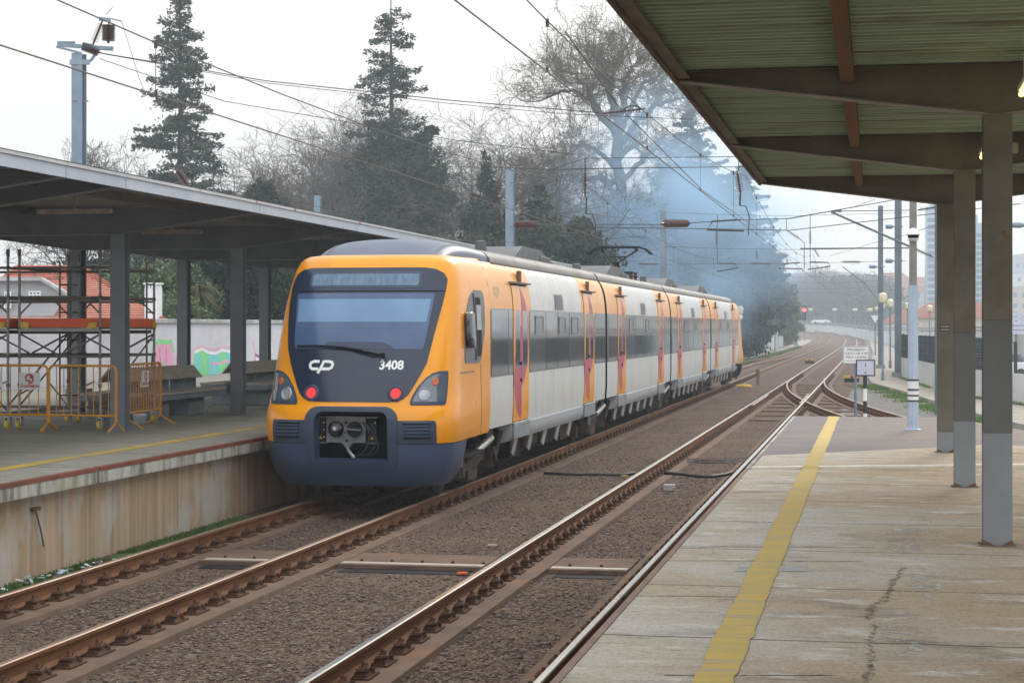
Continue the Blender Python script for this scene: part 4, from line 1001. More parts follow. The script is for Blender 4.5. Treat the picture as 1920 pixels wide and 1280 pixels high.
# cab side window, mirror, seams
def side_pt(Yv, z, o=0.0, s=1):
    """point of the train side (curving in towards the nose)"""
    W = Wz(z); ye = Y0+rake(z)+PA
    if Yv < ye:
        q = 1-(ye-Yv)/PA; q = min(max(q, 0), 1); x = W*(1-(1-q)**PN)**(1/PN); nx_, ny_ = .9, -.43*(1-q)
    else:
        x = W+(Bz(z)-W)*min(1, (Yv-ye)/(YC-ye)); nx_, ny_ = 1, 0
    l = math.hypot(nx_, ny_)
    return Vector((XL+s*(x+o*nx_/l), Yv+o*ny_/l, z))
for s in (1, -1):
    def sp(name, outline, o, mat, parent, nz=20, ny=8, depth=.012):
        zz = [r_[0] for r_ in outline]; zl = np.linspace(zz[0], zz[-1], nz)
        a = np.interp(zl, zz, [r_[1] for r_ in outline]); b = np.interp(zl, zz, [r_[2] for r_ in outline])
        g = MB(); g.grid([[side_pt(p, z, o-depth, s)]+[side_pt(p+(q-p)*i/ny, z, o, s) for i in range(ny+1)]+[side_pt(q, z, o-depth, s)] for z, p, q in zip(zl, a, b)])
        return g.build(name, mat, parent, sharp=30)
    csw = sp('cab_side_window', [(2.10,28.28,29.35),(2.16,28.24,29.42),(2.55,28.28,29.72),(2.75,28.36,29.76),(3.0,28.58,29.76),(3.16,28.82,29.75),(3.23,28.98,29.72),(3.26,29.1,29.62)], .010, M('cab window surround', (.095,.105,.115), (.08,.088,.097), rough=.35) if s == 1 else bpy.data.materials['cab window surround'], train)
    sp('pane', [(2.2,29.08,29.40),(2.24,29.05,29.45),(3.1,29.05,29.45),(3.14,29.08,29.42)], .018, mDark, csw, 12, 4)
    sp('sliding_pane', [(2.62,29.10,29.42),(3.02,29.10,29.42)], .026, mGlass, csw, 6, 4)
    sp('frame', [(2.14,29.0,29.06),(3.2,29.0,29.06)], .024, mMaskB, csw, 8, 2)
    g = MB()
    prof = [(2.34,.10),(2.38,.17),(2.5,.20),(2.75,.20),(2.86,.16),(2.90,.08)]
    for z, hw in prof: pass
    rows = []
    for z, hw in prof:
        c0 = side_pt(28.52, z, .0, s)
        rows.append([(c0.x+s*(.05+.07*math.cos(a)), c0.y+hw*1.2*math.sin(a)-.02, z) for a in np.linspace(0, 2*math.pi, 17)])
    g.grid(rows); g.f.append(list(range(16))); g.m.append(0); g.f.append([len(g.v)-17+i for i in range(16)]); g.m.append(0)
    g.build('mirror', M('gloss black', (.03,.036,.045), rough=.15, coat=.8) if s == 1 else bpy.data.materials['gloss black'], csw, sharp=50)
    sp('panel_seam', [(.96,29.42,29.436),(2.08,29.42,29.436)], .003, mDark, cab, 8, 1, .006)
    sp('panel_seam', [(1.955,27.9,28.95),(1.975,27.9,28.95)], .003, mBeamD, cab, 2, 8, .006)
sp = None
# roof fairing over the cab
def fairing(ya, yb, name, mat, parent, flip=False):
    g = MB(); rows = []
    for t in np.linspace(0, 1, 13):
        y = ya+(yb-ya)*t; h = .345*(1-(1-min(1, t*1.7))**3.0)-.04*max(0, t-.5)*2; hw = 1.03+.17*min(1, t*1.3)
        rows.append([(XL+hw*math.copysign(abs(math.sin(a))**.8, math.sin(a)), y+.45*(1-math.cos(a))*(1-t), 3.765-.01*t+h*max(0, math.cos(a))**.62) for a in np.linspace(-math.pi/2, math.pi/2, 29)])
    g.grid(rows)
    fa = g.build(name, mat, parent, sharp=40)
    for k in (6, 22):
        g = MB(); g.grid([[Vector(r_[k])+Vector((0, 0, .006)), Vector(r_[k+1])+Vector((0, 0, .006))] for r_ in rows])
        g.build('fairing_seam', mBeamD, fa)
fairing(28.2, 31.4, 'roof_fairing', mFairing, train)

g = MB(); g.box(XL-1.35, XL+1.35, 28.0, 30.1, .60, .66); g.box(XL-1.38, XL+1.38, 28.9, 30.1, .95, .975); g.build('cab_shade_plate', mDark, train)  # dark floor plates added to keep light out from under the cab
# ---- car bodies
JO = [43.75, 57.95, 72.3]; YE = 87.0
cars = [(YC, JO[0]-.15, [32.92, 41.05]), (JO[0]+.15, JO[1]-.15, [46.5, 55.25]), (JO[1]+.15, JO[2]-.15, [60.75, 69.6]), (JO[2]+.15, YE, [75.05, 84.2])]
ZB = [.98, 1.06, 1.3, 1.6, 1.83, 2.2, 2.6, 2.98, 3.1, 3.2, 3.3, 3.4, 3.48, 3.55, 3.61, 3.66, 3.72, 3.76]
mBellow = M('gangway bellows', (.03,.03,.032), (.02,.02,.021), rough=.9, stretch=(1,30,1), scale=2)
mDoorGlass = mGlass
def leaf(ya, yb, which, parent, s=1):
    """which = 0: leaf nearer the nose; seam at yb, else seam at ya"""
    nzr, nc = 72, 20; zz = np.linspace(1.0, 3.40, nzr); yy2 = np.linspace(ya, yb, nc)
    g = MB()
    rows = [[(XL+s*(Bz(z)-.01), ya, z)]+[(XL+s*(Bz(z)+.012), y, z) for y in yy2]+[(XL+s*(Bz(z)-.01), yb, z)] for z in zz]
    W_ = yb-ya
    def mf(i, j):
        z = (zz[i]+zz[min(i+1, nzr-1)])/2; jj = min(max(j-1, 0), nc-2); y = (yy2[jj]+yy2[jj+1])/2
        d = (yb-y)/W_ if which == 0 else (y-ya)/W_           # distance from the middle seam
        if .17 < d < .80 and 1.96 < z < 2.95: return 2
        if which == 0: t = (z-1.04)/(2.70-1.04)
        else: t = (z-1.62)/(3.37-1.62)
        if 0 < t < 1:
            bmp = (math.sin(math.pi*t))**.62*.97 if which else (math.sin(math.pi*t**.82))**.6*.99
            if d < bmp: return 1
        return 0
    g.grid(rows, mf=mf)
    lf = g.build('door_leaf', [mOrange, mMagenta, mGlass], parent, sharp=40)
    return lf
def door(yc_, parent, s=1):
    g = MB(); x = XL+s*1.0
    g.grid([[(XL+s*(Bz(z)+.004), y, z) for y in (yc_-.745, yc_+.745)] for z in np.linspace(.985, 3.42, 14)], 0)
    dr = g.build('door', [mDark], train, sharp=0)
    leaf(yc_-.73, yc_-.008, 0, dr, s); leaf(yc_+.008, yc_+.73, 1, dr, s)
    g = MB(); zc = 3.435
    g.box(*sorted((XL+s*1.38, XL+s*1.475)), yc_-.86, yc_+.86, zc, zc+.028, 0); g.box(*sorted((XL+s*1.36, XL+s*1.42)), yc_+.02, yc_+.20, zc+.03, zc+.24, 1)
    g.build('door_hood', [mBeamD, mRustPurlin], dr)
    g = MB()
    for (dy, z) in ((-.09, 2.02), (-.09, 1.72)): g.lathe((XL+s*(Bz(z)+.012), yc_+dy, z), [(.035, 0 if s > 0 else 0), (.03, s*.02)], 10, 0, 'x')
    g.build('door_button', [mDark], dr)
    return dr
def pane(ya, yb, vent, parent, s=1, z0=1.86, z1=2.95):
    g = MB(); zz = np.linspace(z0, z1, 6)
    g.grid([[(XL+s*(Bz(z)+.001), ya, z)]+[(XL+s*(Bz(z)+.010), y, z) for y in (ya+.012, yb-.012)]+[(XL+s*(Bz(z)+.001), yb, z)] for z in zz])
    wn = g.build('window', [mGlass2 if int(ya*7.3) % 3 == 0 else mGlass], parent, sharp=30)
    if vent:
        a, b = vent; g = MB()
        for (p, q, c_, d_) in ((a, b, 2.84, 2.87), (a, b, 2.52, 2.55), (a, a+.04, 2.55, 2.84), (b-.04, b, 2.55, 2.84)):
            g.box(*sorted((XL+s*1.44, XL+s*1.472)), p, q, c_, d_, 0)
        g.box(*sorted((XL+s*1.44, XL+s*1.462)), a+.04, b-.04, 2.55, 2.84, 1)
        g.build('vent_frame', [mStep, mGlassBand], wn)
    return wn
for ci, (ya, yb, doors) in enumerate(cars):
    d0, d1 = doors
    if ci == 0: wht = (33.95, 40.0)
    elif ci == 3: wht = (d0+1.1, d1-1.05)
    else: wht = (d0+.95, d1-.95)
    ysb = sorted(set([ya, yb, wht[0], wht[1]]+list(np.linspace(ya, yb, 9))))
    g = MB()
    for s in (1, -1):
        def mf(i, j):
            z = (ZB[i]+ZB[i+1])/2; y = (ysb[j]+ysb[j+1])/2
            if z < 1.83: return 1
            if z < 2.98: return 2
            return 1 if wht[0] < y < wht[1] else 0
        g.grid([[(XL+s*Bz(z), y, z) for y in ysb] for z in ZB], mf=mf)
    for y in (ya, yb):
        g.add([(XL+s_*Bz(z), y, z) for s_, zz_ in ((-1, ZB), (1, ZB[::-1])) for z in zz_], [tuple(range(2*len(ZB)))], 3)
    g.grid([[(XL-1.43, y, .98), (XL+1.43, y, .98)] for y in (ya, yb)], 3)
    body = g.build('car_body', [mOrangeW, mWhiteT, mGlassBand, mDark], train, sharp=40)
    # roof
    g = MB(); prof = [(-1.24,3.755),(-1.225,3.84),(-1.15,3.93),(-.95,4.0),(-.5,4.05),(0,4.065),(.5,4.05),(.95,4.0),(1.15,3.93),(1.225,3.84),(1.24,3.755)]
    y_a = 31.2 if ci == 0 else ya; y_b = 86.0 if ci == 3 else yb
    yr = [y_a]
    seam = 2.4
    while yr[-1]+seam < y_b: yr += [yr[-1]+seam-.02, yr[-1]+seam]
    yr.append(y_b)
    g.grid([[(XL+x, y, z-(.0)) for x, z in prof] for y in (y_a, y_b)], 0)
    for y in (y_a, y_b): g.add([(XL+x, y, z) for x, z in prof], [tuple(range(len(prof)))], 0)
    for y in yr[1:-1:2]: g.grid([[(XL+x*1.003, yy_, z+.004) for x, z in prof] for yy_ in (y, y+.03)], 1)
    for s in (1, -1):
        g.box(*sorted((XL+s*1.235, XL+s*1.262)), y_a, y_b, 3.75, 3.775, 1)
    g.build('roof', [mRoofT, mBeamD], body, sharp=50)
    # windows between the doors
    for s in (1, -1):
        if ci == 0:
            pn = [(30.26,31.68,None),(31.72,32.12,None),(33.75,35.45,(34.3,35.15)),(35.5,36.8,None),(36.85,38.25,(36.95,37.75)),(38.3,40.25,(38.55,39.4)),(41.86,43.5,None)]
        elif ci == 3:
            pn = [(72.6,74.2,None),(75.9,78.2,(76.6,77.4)),(78.25,80.2,None),(80.25,81.6,(80.4,81.2)),(81.65,83.3,None),(85.05,86.9,None)]
        else:
            a, b = d0+.82, d1-.82; k = (b-a)/4
            pn = [(ya+.15, d0-.82, None), (a, a+k, (a+.6, a+1.35)), (a+k+.05, a+2*k, None), (a+2*k+.05, a+3*k, (a+2.3*k, a+2.3*k+.75)), (a+3*k+.05, b, None), (d1+.82, yb-.15, None)]
        for p in pn: pane(p[0], p[1], p[2] if s > 0 else None, body, s)
        for d_ in doors: door(d_, train, s)
        # body seams
        g = MB()
        for y in np.linspace(wht[0], wht[1], 6)[1:-1]:
            g.grid([[(XL+s*(Bz(z)+.002), y+dy, z) for dy in (0, .014)] for z in ZB[:5]]); g.grid([[(XL+s*(Bz(z)+.002), y+dy, z) for dy in (0, .014)] for z in ZB[7:]])
        g.build('panel_seam', M('seam grey', (.30,.30,.29)) if 'seam grey' not in bpy.data.materials else bpy.data.materials['seam grey'], body, sharp=0, recalc=False)
        yv = (wht[0]+wht[1])/2+.1; g = MB(); 
        g.grid([[(XL+s*(Bz(z)+.006), y, z) for y in (yv-.5, yv+.5)] for z in (3.0, 3.12, 3.2, 3.32)], 0)
        for k in range(7): z = 3.03+k*.04; g.box(*sorted((XL+s*1.40, XL+s*(Bz(z)+.016))), yv-.47, yv+.47, z, z+.015, 0)
        g.build('air_vent', [mStep], body, sharp=0)
        # sill under the doors
        g = MB(); pr = [(1.30,.99),(1.425,.985),(1.44,.90),(1.43,.76),(1.36,.66),(1.2,.62)]
        g.grid([[(XL+s*x, y, z) for x, z in pr] for y in (d0-.8, d1+.8)])
        for y in (d0-.8, d1+.8): g.add([(XL+s*x, y, z) for x, z in pr]+[(XL+s*1.2, y, .99)], [tuple(range(7))])
        g.box(*sorted((XL+s*1.43, XL+s*1.452)), d0+.8, d1-.8, .915, .945)
        si = g.build('sill', [mSill], train, sharp=40)
        for d_ in doors:
            g = MB(); g.box(*sorted((XL+s*1.36, XL+s*1.475)), d_-.78, d_+.78, .70, .965); g.box(*sorted((XL+s*1.37, XL+s*1.478)), d_-.80, d_+.80, .968, .985)
            g.build('step_box', [mStep], si, bevel=.01)
    if ci == 0:
        # railway emblem and lettering on the orange above the cab-side windows
        V1, F1 = stroke2d(cP, .044); V2, F2 = stroke2d(pP, .044); g = MB()
        for V, Fc in ((V1, F1), (V2, F2)): g.add([(XL+Bz(3.27+y*.9)+.004, 30.85+x*1.1, 3.27+y*1.0) for x, y in V], Fc)
        V, Fc = text2d('URBANOS DO PORTO', .085, 0); 
        g.build('side_emblem', M('faded decal', (.55,.44,.28), (.50,.40,.25)), body, sharp=0, recalc=False)
g = MB()
for y in JO:
    for k in range(7):
        yy_ = y-.15+.3*k/7; e = .03*(k % 2)
    pr = [(x*.93, .9+(z-.9)*.97) for x, z in [(-1.36,1.0),(-1.45,1.8),(-1.445,2.98),(-1.36,3.55),(-1.2,3.9),(0,4.03),(1.2,3.9),(1.36,3.55),(1.445,2.98),(1.45,1.8),(1.36,1.0)]]
    rw = []
    for k in range(9):
        e = 1-.02*(k % 2); rw.append([(XL+x*e, y-.16+.04*k, z) for x, z in pr])
    g.grid(rw)
g.build('gangway', mBellow, train, sharp=0)
# far cab
for src in (cab,):
    c2 = src.copy(); COL.objects.link(c2); c2.scale = (1, -1, 1); c2.parent = train
    c2.matrix_parent_inverse = Matrix.Identity(4); c2.location = (-train.location.x, YE+YC-58, 0)
    c3 = skirt.copy(); COL.objects.link(c3); c3.scale = (1, -1, 1); c3.parent = train; c3.matrix_parent_inverse = Matrix.Identity(4); c3.location = (-train.location.x, YE+YC-58, 0)
g = MB(); g.lathe((XL+1.5, 87.6, 3.12), [(.09, -.1), (.12, 0), (.09, .1)], 10); g.build('tail_lamp_bracket', mWhite, train)
# ---- bogies
def bogie(y):
    g = MB()
    for s in (1, -1):
        x = XL+s*1.02
        g.prism([(y-1.75,.50),(y-1.55,.40),(y-.75,.40),(y-.45,.30),(y+.45,.30),(y+.75,.40),(y+1.55,.40),(y+1.75,.50),(y+1.6,.66),(y+.7,.66),(y+.5,.52),(y-.5,.52),(y-.7,.66),(y-1.6,.66)], *sorted((x-.07, x+.07)), 'x', 0)
        for dy in (-1.25, 1.25):
            g.box(*sorted((x-.05, x+s*.20)), y+dy-.2, y+dy+.2, .26, .60, 0); g.lathe((x+s*.18, y+dy, .43), [(.16, 0), (.13, s*.05)], 14, 0, 'x')
            for q in (-.42, .42):
                for k in range(4): g.lathe((x, y+dy+q, .50+.045*k), [(.09, 0), (.11, .02), (.09, .04)], 10, 1)
        for k in range(3): g.lathe((x, y, .56+.09*k), [(.20, 0), (.24, .045), (.20, .09)], 14, 1)
        g.tube([(x+s*.16, y-.9, .50), (x+s*.20, y-.15, .62)], .04, 8, 0); g.tube([(x+s*.20, y-.2, .61), (x+s*.25, y+.75, .78)], .065, 10, 2)
        g.tube([(x+s*.26, y-1.6, .86), (x+s*.20, y-1.38, .45)], .04, 8, 2); g.tube([(x+s*.26, y+1.6, .86), (x+s*.20, y+1.38, .45)], .04, 8, 0)
        g.bar((x+s*.2, y+.9, .92), (x+s*.24, y+.62, .74), .1, .05, 2); g.bar((x+s*.2, y-.5, .97), (x+s*.2, y-.9, .92), .25, .05, 2)
        g.tube([(x+s*.22, y+1.0, .62), (x+s*.26, y+1.12, .35), (x+s*.24, y+1.25, .16), (x+s*.22, y+1.4, .35), (x+s*.2, y+1.42, .6)], .018, 6, 1)
        g.box(*sorted((x-.12, x+.02)), y-2.0, y-1.75, .16, .42, 0); g.box(*sorted((x-.1, x)), y-2.02, y-1.98, .05, .30, 0)
        g.box(*sorted((x-.3, x+.1)), y-.35, y+.35, .14, .30, 0)
    g.box(XL-.95, XL+.95, y-.3, y+.3, .42, .62, 0)
    b = g.build('bogie', [mBogie, mDark, mSpringD], train, sharp=40)
    for dy in (-1.25, 1.25):
        for s in (1, -1):
            g = MB(); g.lathe((XL+s*.80, y+dy, .43), [(.40, -s*.05), (.43, -s*.045), (.43, s*.06), (.38, s*.065), (.33, s*.02), (.12, s*.04), (.10, s*.08)], 28, 0, 'x'); g.build('wheel', mBogie, b, sharp=40)
        g = MB(); g.tube([(XL-.8, y+dy, .43), (XL+.8, y+dy, .43)], .09, 10); g.build('axle', mBogie, b)
for y in (30.35, JO[0], JO[1], JO[2], 87.0): bogie(y)
# under-floor gear
for (a, b) in ((33.4, 40.8), (46.8, 55), (61, 69.4), (75.4, 84)):
    g = MB(); y = a; k = 0
    while y < b-.6:
        L_ = 1.0+.5*((k*7) % 3); h = .28+.06*((k*5) % 3)
        g.box(XL-1.15, XL+1.15, y, min(b, y+L_), h, .80, k % 2); y += L_+.35; k += 1
    for y in np.arange(a, b, 1.55):
        g.bar((XL+1.26, y, .66), (XL+1.22, y-.16, .36), .03, .14, 2)
    g.build('underfloor_gear', [mDark, mBogie, mSpringD], train)
# roof gear
mRoofBox = M('roof unit', (.085,.09,.10), (.06,.065,.07), rough=.55, scale=2)
mRoofBoxL = M('roof unit side', (.19,.18,.165), (.15,.14,.13), rough=.6)
for (a, b, h) in ((36.4, 41.6, 4.31), (49.4, 54.6, 4.33), (63.4, 68.4, 4.34), (75.4, 80.6, 4.34)):
    g = MB(); e = .62
    P4 = [(a, 4.03), (a+1.0, h), (b-1.9, h), (b-1.7, h-.07), (b, 4.03)]
    g.prism(P4, XL-e, XL+e, 'x', 0)
    for s in (-1, 1):
        g.box(*sorted((XL+s*e, XL+s*(e+.02))), b-2.2, b-.9, 4.06, 4.19, 1)
        for k in range(5): g.box(*sorted((XL+s*(e+.02), XL+s*(e+.03))), b-2.15+k*.25, b-2.0+k*.25, 4.08, 4.17, 0)
    ru = g.build('roof_unit', [mRoofBox, mRoofBoxL], train, bevel=.02)
for (x, y, h) in ((.5, 33.9, .22), (.35, 59.8, .26), (-.2, 60.6, .2), (.6, 44.6, .15)):
    g = MB(); g.lathe((XL+x, y, 4.03), [(.12, 0), (.10, h), (.03, h+.02)], 10); g.build('aerial', mRoofBox, train)
# pantograph on the second car
g = MB(); yb_ = 56.6; z0 = 4.06
for s in (-1, 1):
    for dy in (-.5, .5): g.lathe((XL+s*.45, yb_+dy, z0), [(.05, 0), (.09, .05), (.05, .1), (.09, .15), (.05, .22)], 10, 1)
    g.bar((XL+s*.45, yb_-.6, z0+.24), (XL+s*.45, yb_+.6, z0+.24), .07, .07)
for dy in (-.5, .5): g.bar((XL-.5, yb_+dy, z0+.24), (XL+.5, yb_+dy, z0+.24), .07, .07)
g.tube([(XL, yb_+.5, z0+.26), (XL, yb_-.85, z0+.52)], .055, 8); g.tube([(XL+.08, yb_+.3, z0+.2), (XL+.08, yb_-.75, z0+.50)], .03, 6)
for s in (-1, 1):
    g.tube([(XL+s*.06, yb_-.85, z0+.52), (XL+s*.52, yb_+.25, 5.0), (XL+s*.52, yb_+.25, 5.06)], .028, 6)
    g.box(XL+s*.52-.03, XL+s*.52+.03, yb_+.0, yb_+.5, 4.98, 5.06)
g.tube([(XL-.3, yb_-.3, 4.78), (XL+.3, yb_-.3, 4.78)], .02, 6)
for dy in (.05, .42):
    g.tube([(XL-.98, yb_+dy, 4.88), (XL-.80, yb_+dy, 5.03), (XL-.6, yb_+dy, 5.10), (XL+.6, yb_+dy, 5.10), (XL+.80, yb_+dy, 5.03), (XL+.98, yb_+dy, 4.88)], .03, 6)
g.build('pantograph', [mDark, mIns], train, sharp=50)

# ------------------------------------------------------------------ benches on the left platform
def bench_part_run(y0, y1, label, gap=0):
    root = empty('bench', (-13.9, (y0+y1)/2, ZP_L), label, 'bench', 'back to back benches on the left platform')
    z = ZP_L
    for y in np.arange(y0+.35, y1-.2, 1.9): g = MB(); g.box(-14.55, -13.25, y, y+.85, z, z+.34); g.build('plinth', mConcB, root, bevel=.02)
    for s in (1, -1):
        g = MB(); x0, x1 = sorted((-13.9+s*.22, -13.9+s*.78)); g.box(x0, x1, y0, y1, z+.342, z+.45); g.build('seat_slab', mConcB, root, bevel=.015)
        g = MB(); n = int((y1-y0)/1.5)+1
        for k in range(n):
            a = y0+(y1-y0)*k/n; b = y0+(y1-y0)*(k+1)/n-.03
            g.box(x0-.02, x1+.02, a, b, z+.452, z+.50)
        g.build('seat', mWood, root, bevel=.01)
        g = MB()
        for k in range(n):
            a = y0+(y1-y0)*k/n; b = y0+(y1-y0)*(k+1)/n-.04
            xa, xb = -13.9+s*.05, -13.9+s*.26
            g.prism([(xb, z+.70), (xb+s*.035, z+.715), (xa+s*.04, z+.96), (xa, z+.945)], a, b, 'y', 0)
        g.build('backrest', [mWood], root, bevel=.008)
    for y in np.arange(y0+.15, y1, .75): g = MB(); g.box(-14.02, -13.78, y, y+.14, z+.34, z+.90); g.build('back_post', mConcB, root, bevel=.01)
    g = MB(); g.box(-14.0, -13.8, y0+.02, y1-.02, z+.90, z+.915); g.build('ridge', mWoodD, root)
    return root
bench_part_run(32.6, 36.6, 'long concrete and timber bench behind the orange barriers, inside the scaffold')
bench_part_run(39.3, 46.6, 'long concrete and timber bench by the graffiti wall, left of the train')

# ------------------------------------------------------------------ scaffold towers
def scaffold(x0, x1, y0, y1, label, sides):
    z = ZP_L; root = empty('scaffold_tower', ((x0+x1)/2, (y0+y1)/2, z), label, 'scaffold', 'mobile scaffold towers')
    zz = [z+.28, z+.75, z+1.24, z+1.72, z+2.24, z+2.74]
    for (x, y) in ((x0, y0), (x1, y0), (x0, y1), (x1, y1)):
        g = MB(); g.tube([(x, y, z+.2), (x, y, z+3.05)], .024, 8, 0); g.tube([(x, y, z+2.93), (x, y, z+3.06)], .032, 8, 1)
        for q in zz[1:]: g.tube([(x, y, q-.03), (x, y, q+.03)], .034, 8, 1)
        g.build('upright', [mScafL, mScaf], root, sharp=60)
        g = MB(); g.lathe((x-.03, y, z+.085), [(.08, 0), (.085, .01), (.085, .05), (.08, .06)], 14, 0, 'x'); g.box(x-.05, x-.038, y-.05, y+.05, z+.05, z+.21, 1); g.box(x+.038, x+.05, y-.05, y+.05, z+.05, z+.21, 1); g.box(x-.05, x+.05, y-.05, y+.05, z+.20, z+.215, 1)
        g.build('caster', [mYelB, mSilver], root)
    for y in (y0, y1):
        g = MB()
        for q in (zz[0], zz[2], zz[4], zz[5]): g.tube([(x0, y, q), (x1, y, q)], .022 if q > z+1 else .026, 8)
        g.tube([(x0, y, zz[4]-.05), (x1, y, zz[4]-.05)], .018, 8); 
        g.build_each('ledger', mScaf, root)
        g = MB(); xm = (x0+x1)/2
        g.tube([(x0, y+.03, z+1.62), (x0+.48*(x1-x0), y+.03, z+1.26)], .018, 6); g.tube([(x1, y+.03, z+1.62), (x0+.52*(x1-x0), y+.03, z+1.26)], .018, 6)
        g.tube([(x0, y+.02, z+1.95), (x0+.3, y+.02, z+2.24)], .015, 6); g.tube([(x1, y+.02, z+1.95), (x1-.3, y+.02, z+2.24)], .015, 6)
        g.tube([(x0, y+.02, z+.6), (x0+.3, y+.02, z+.75)], .015, 6); g.tube([(x1, y+.02, z+.28), (x1-.4, y+.02, z+.75)], .015, 6)
        g.build_each('brace', mScaf, root)
    for x in (x0, x1):
        g = MB()
        for q in (zz[0], zz[2], zz[3], zz[4], zz[5]): g.tube([(x, y0, q), (x, y1, q)], .021, 8)
        for q in np.arange(z+.5, z+2.9, .5): g.tube([(x, y1-.35, q), (x, y1, q)], .016, 6)
        g.tube([(x, y1-.35, z+.3), (x, y1-.35, z+2.9)], .018, 6)
        g.tube([(x, y0, z+.4), (x, y1, z+1.6)], .018, 6)
        g.build_each('side_rail', mScaf, root)
    g = MB(); g.box(x0+.04, x1-.04, y0+.03, y1-.03, z+1.62, z+1.68, 0); g.box(x0, x1, y0-.03, y0+.03, z+1.66, z+1.72, 1); g.build('deck', [mWoodD, mScafL], root)
    zb = z+1.73
    g = MB()
    g.box(x0+.02, x1-.02, y0-.012, y0+.012, zb, zb+.155); g.box(x0+.02, x1-.02, y1-.012, y1+.012, zb, zb+.155)
    for x in (x0, x1): g.box(x-.012, x+.012, y0+.03, y1-.03, zb, zb+.155)
    tb = g.build('toe_board', mToe, root)
    g = MB(); V, Fc = text2d('CIS', .075, .004); g.add([(x1+.0135, y0+1.2+a, zb+.085+b) for a, b in V], Fc); g.build('lettering', mWhite, tb, sharp=0, recalc=False)
    g = MB()
    for x, y, sx_ in ((x0+.10, y0-.03, 1), (x1-.11, y0-.03, -1), (x1+.03, y1-.12, -1)):
        g.prism([(x-.06*sx_, zb+.09), (x+.07*sx_, zb+.085), (x+.10*sx_, zb+.02), (x+.06*sx_, zb-.045), (x+.02*sx_, zb-.045), (x+.03*sx_, zb+.0), (x-.06*sx_, zb-.01)], y-.02, y+.02, 'y', 0)
    g.build('corner_clamp', [mYelB], root, bevel=.006)
    return root
scaffold(-14.28, -12.82, 29.55, 31.95, 'scaffold tower with orange toe boards beside the front column of the left platform', 0)
scaffold(-15.93, -14.44, 29.45, 31.85, 'scaffold tower cut by the left edge of the picture', 0)
p = PY(175, 594, 29.6); g = MB(); g.lathe((p.x, 29.62, ZP_L+1.72), [(.045, 0), (.05, .02), (.05, .09), (.02, .13), (.016, .16)], 12); tag(g.build('spray_bottle', mWhite), 'small white bottle standing on the scaffold deck', 'bottle')

# ------------------------------------------------------------------ crowd barriers
def barrier(p, q, label, bars=9, board=None):
    p = Vector((*p, ZP_L)); q = Vector((*q, ZP_L)); L_ = (q-p).length; t = (q-p).normalized(); n = Vector((-t.y, t.x, 0)); up = Vector((0, 0, 1))
    root = empty('crowd_barrier', p, label, 'barrier', 'orange barriers round the scaffold')
    P_ = lambda s, h, o=0.: p+t*s+up*h+n*o
    g = MB(); r_ = .09; zl, zh = .28, 1.10; a = []
    pts = [P_(0, .16), P_(0, zh-r_)]+[P_(r_*(1-math.cos(k*math.pi/10)), zh-r_+r_*math.sin(k*math.pi/10)) for k in range(1, 6)]+[P_(L_-r_*(1-math.cos(k*math.pi/10)), zh-r_+r_*math.sin(k*math.pi/10)) for k in range(5, 0, -1)]+[P_(L_, zh-r_), P_(L_, .16)]
    g.tube(pts, .021, 8); g.tube([P_(0, zl), P_(L_, zl)], .019, 8); g.build('frame', mBarr, root, sharp=60)
    g = MB()
    for k in range(1, bars): g.tube([P_(L_*k/bars, zl), P_(L_*k/bars, zh-.01)], .009, 6)
    g.build('bars', mBarr, root, sharp=60)
    for s in (.0, L_):
        g = MB(); g.tube([P_(s, .02, -.26), P_(s, .17, 0), P_(s, .02, .26)], .018, 8); g.build('foot', mBarr, root, sharp=60)
    if board:
        s0, s1, h0, h1, kind = board
        g = MB(); A, B, C_, D = P_(s0, h0, -.024), P_(s1, h0, -.024), P_(s1, h1, -.024), P_(s0, h1, -.024)
        g.bar((A+D)/2-n*.0, (B+C_)/2, (h1-h0), .006, 0, up=n) 
        bd = g.build('advert_board', [mWhite], root, sharp=0)
        def put(V, Fc, cs, ch, mat, nm):
            g = MB(); g.add([P_(cs+x, ch+y, -.0295) for x, y in V], Fc); g.build(nm, mat, bd, sharp=0, recalc=False)
        w_, h_ = s1-s0, h1-h0; cs = (s0+s1)/2
        if kind == 'red':
            V, Fc = text2d('Scafolano', h_*.30, .002, .25); sc = .92*w_/(max(v[0] for v in V)-min(v[0] for v in V)); put([(x*sc, y) for x, y in V], Fc, cs, h0+h_*.22, mSignRed, 'board_lettering')
            pts = [(.055,.10),(.0,.115),(-.06,.09),(-.075,.04),(-.05,.0),(.0,-.005),(.02,-.005)]; V, Fc = stroke2d([(x*h_*3.2, y*h_*3.2) for x, y in pts], h_*.10); put(V, Fc, cs, h0+h_*.53, mSignRed, 'board_emblem')
            pts = [(.075,.075),(.02,.07),(.0,.05),(.06,.045),(.07,.0),(.04,-.04),(-.02,-.055)]; V, Fc = stroke2d([(x*h_*3.2, y*h_*3.2) for x, y in pts], h_*.10); put(V, Fc, cs, h0+h_*.55, mSignRed, 'board_emblem')
        else:
            pts = [(h_*.30*math.cos(a), h_*.30*math.sin(a)) for a in np.linspace(0, 2*math.pi, 25)]; put([(0, 0)]+pts, [(0, i, i+1) for i in range(1, 25)], cs, h0+h_*.55, mSignBlue, 'board_emblem')
            put([(-.4*w_, -.06), (.4*w_, -.06), (.4*w_, .0), (-.4*w_, 0)], [(0, 1, 2, 3)], cs, h0+h_*.16, mSignBlue, 'board_band')
    return root
b1 = PY(88, 808, 28.9); b2 = PY(222, 808, 28.85)
barrier((b1.x-1.9, 28.75), (b1.x-.01, 28.95), 'orange barrier at the far left carrying a white board with red emblem', 12, (1.42, 1.78, .70, .98, 'red'))
barrier((b1.x+.03, 28.92), (b2.x, 28.75), 'orange barrier in front of the scaffold with no board', 9)
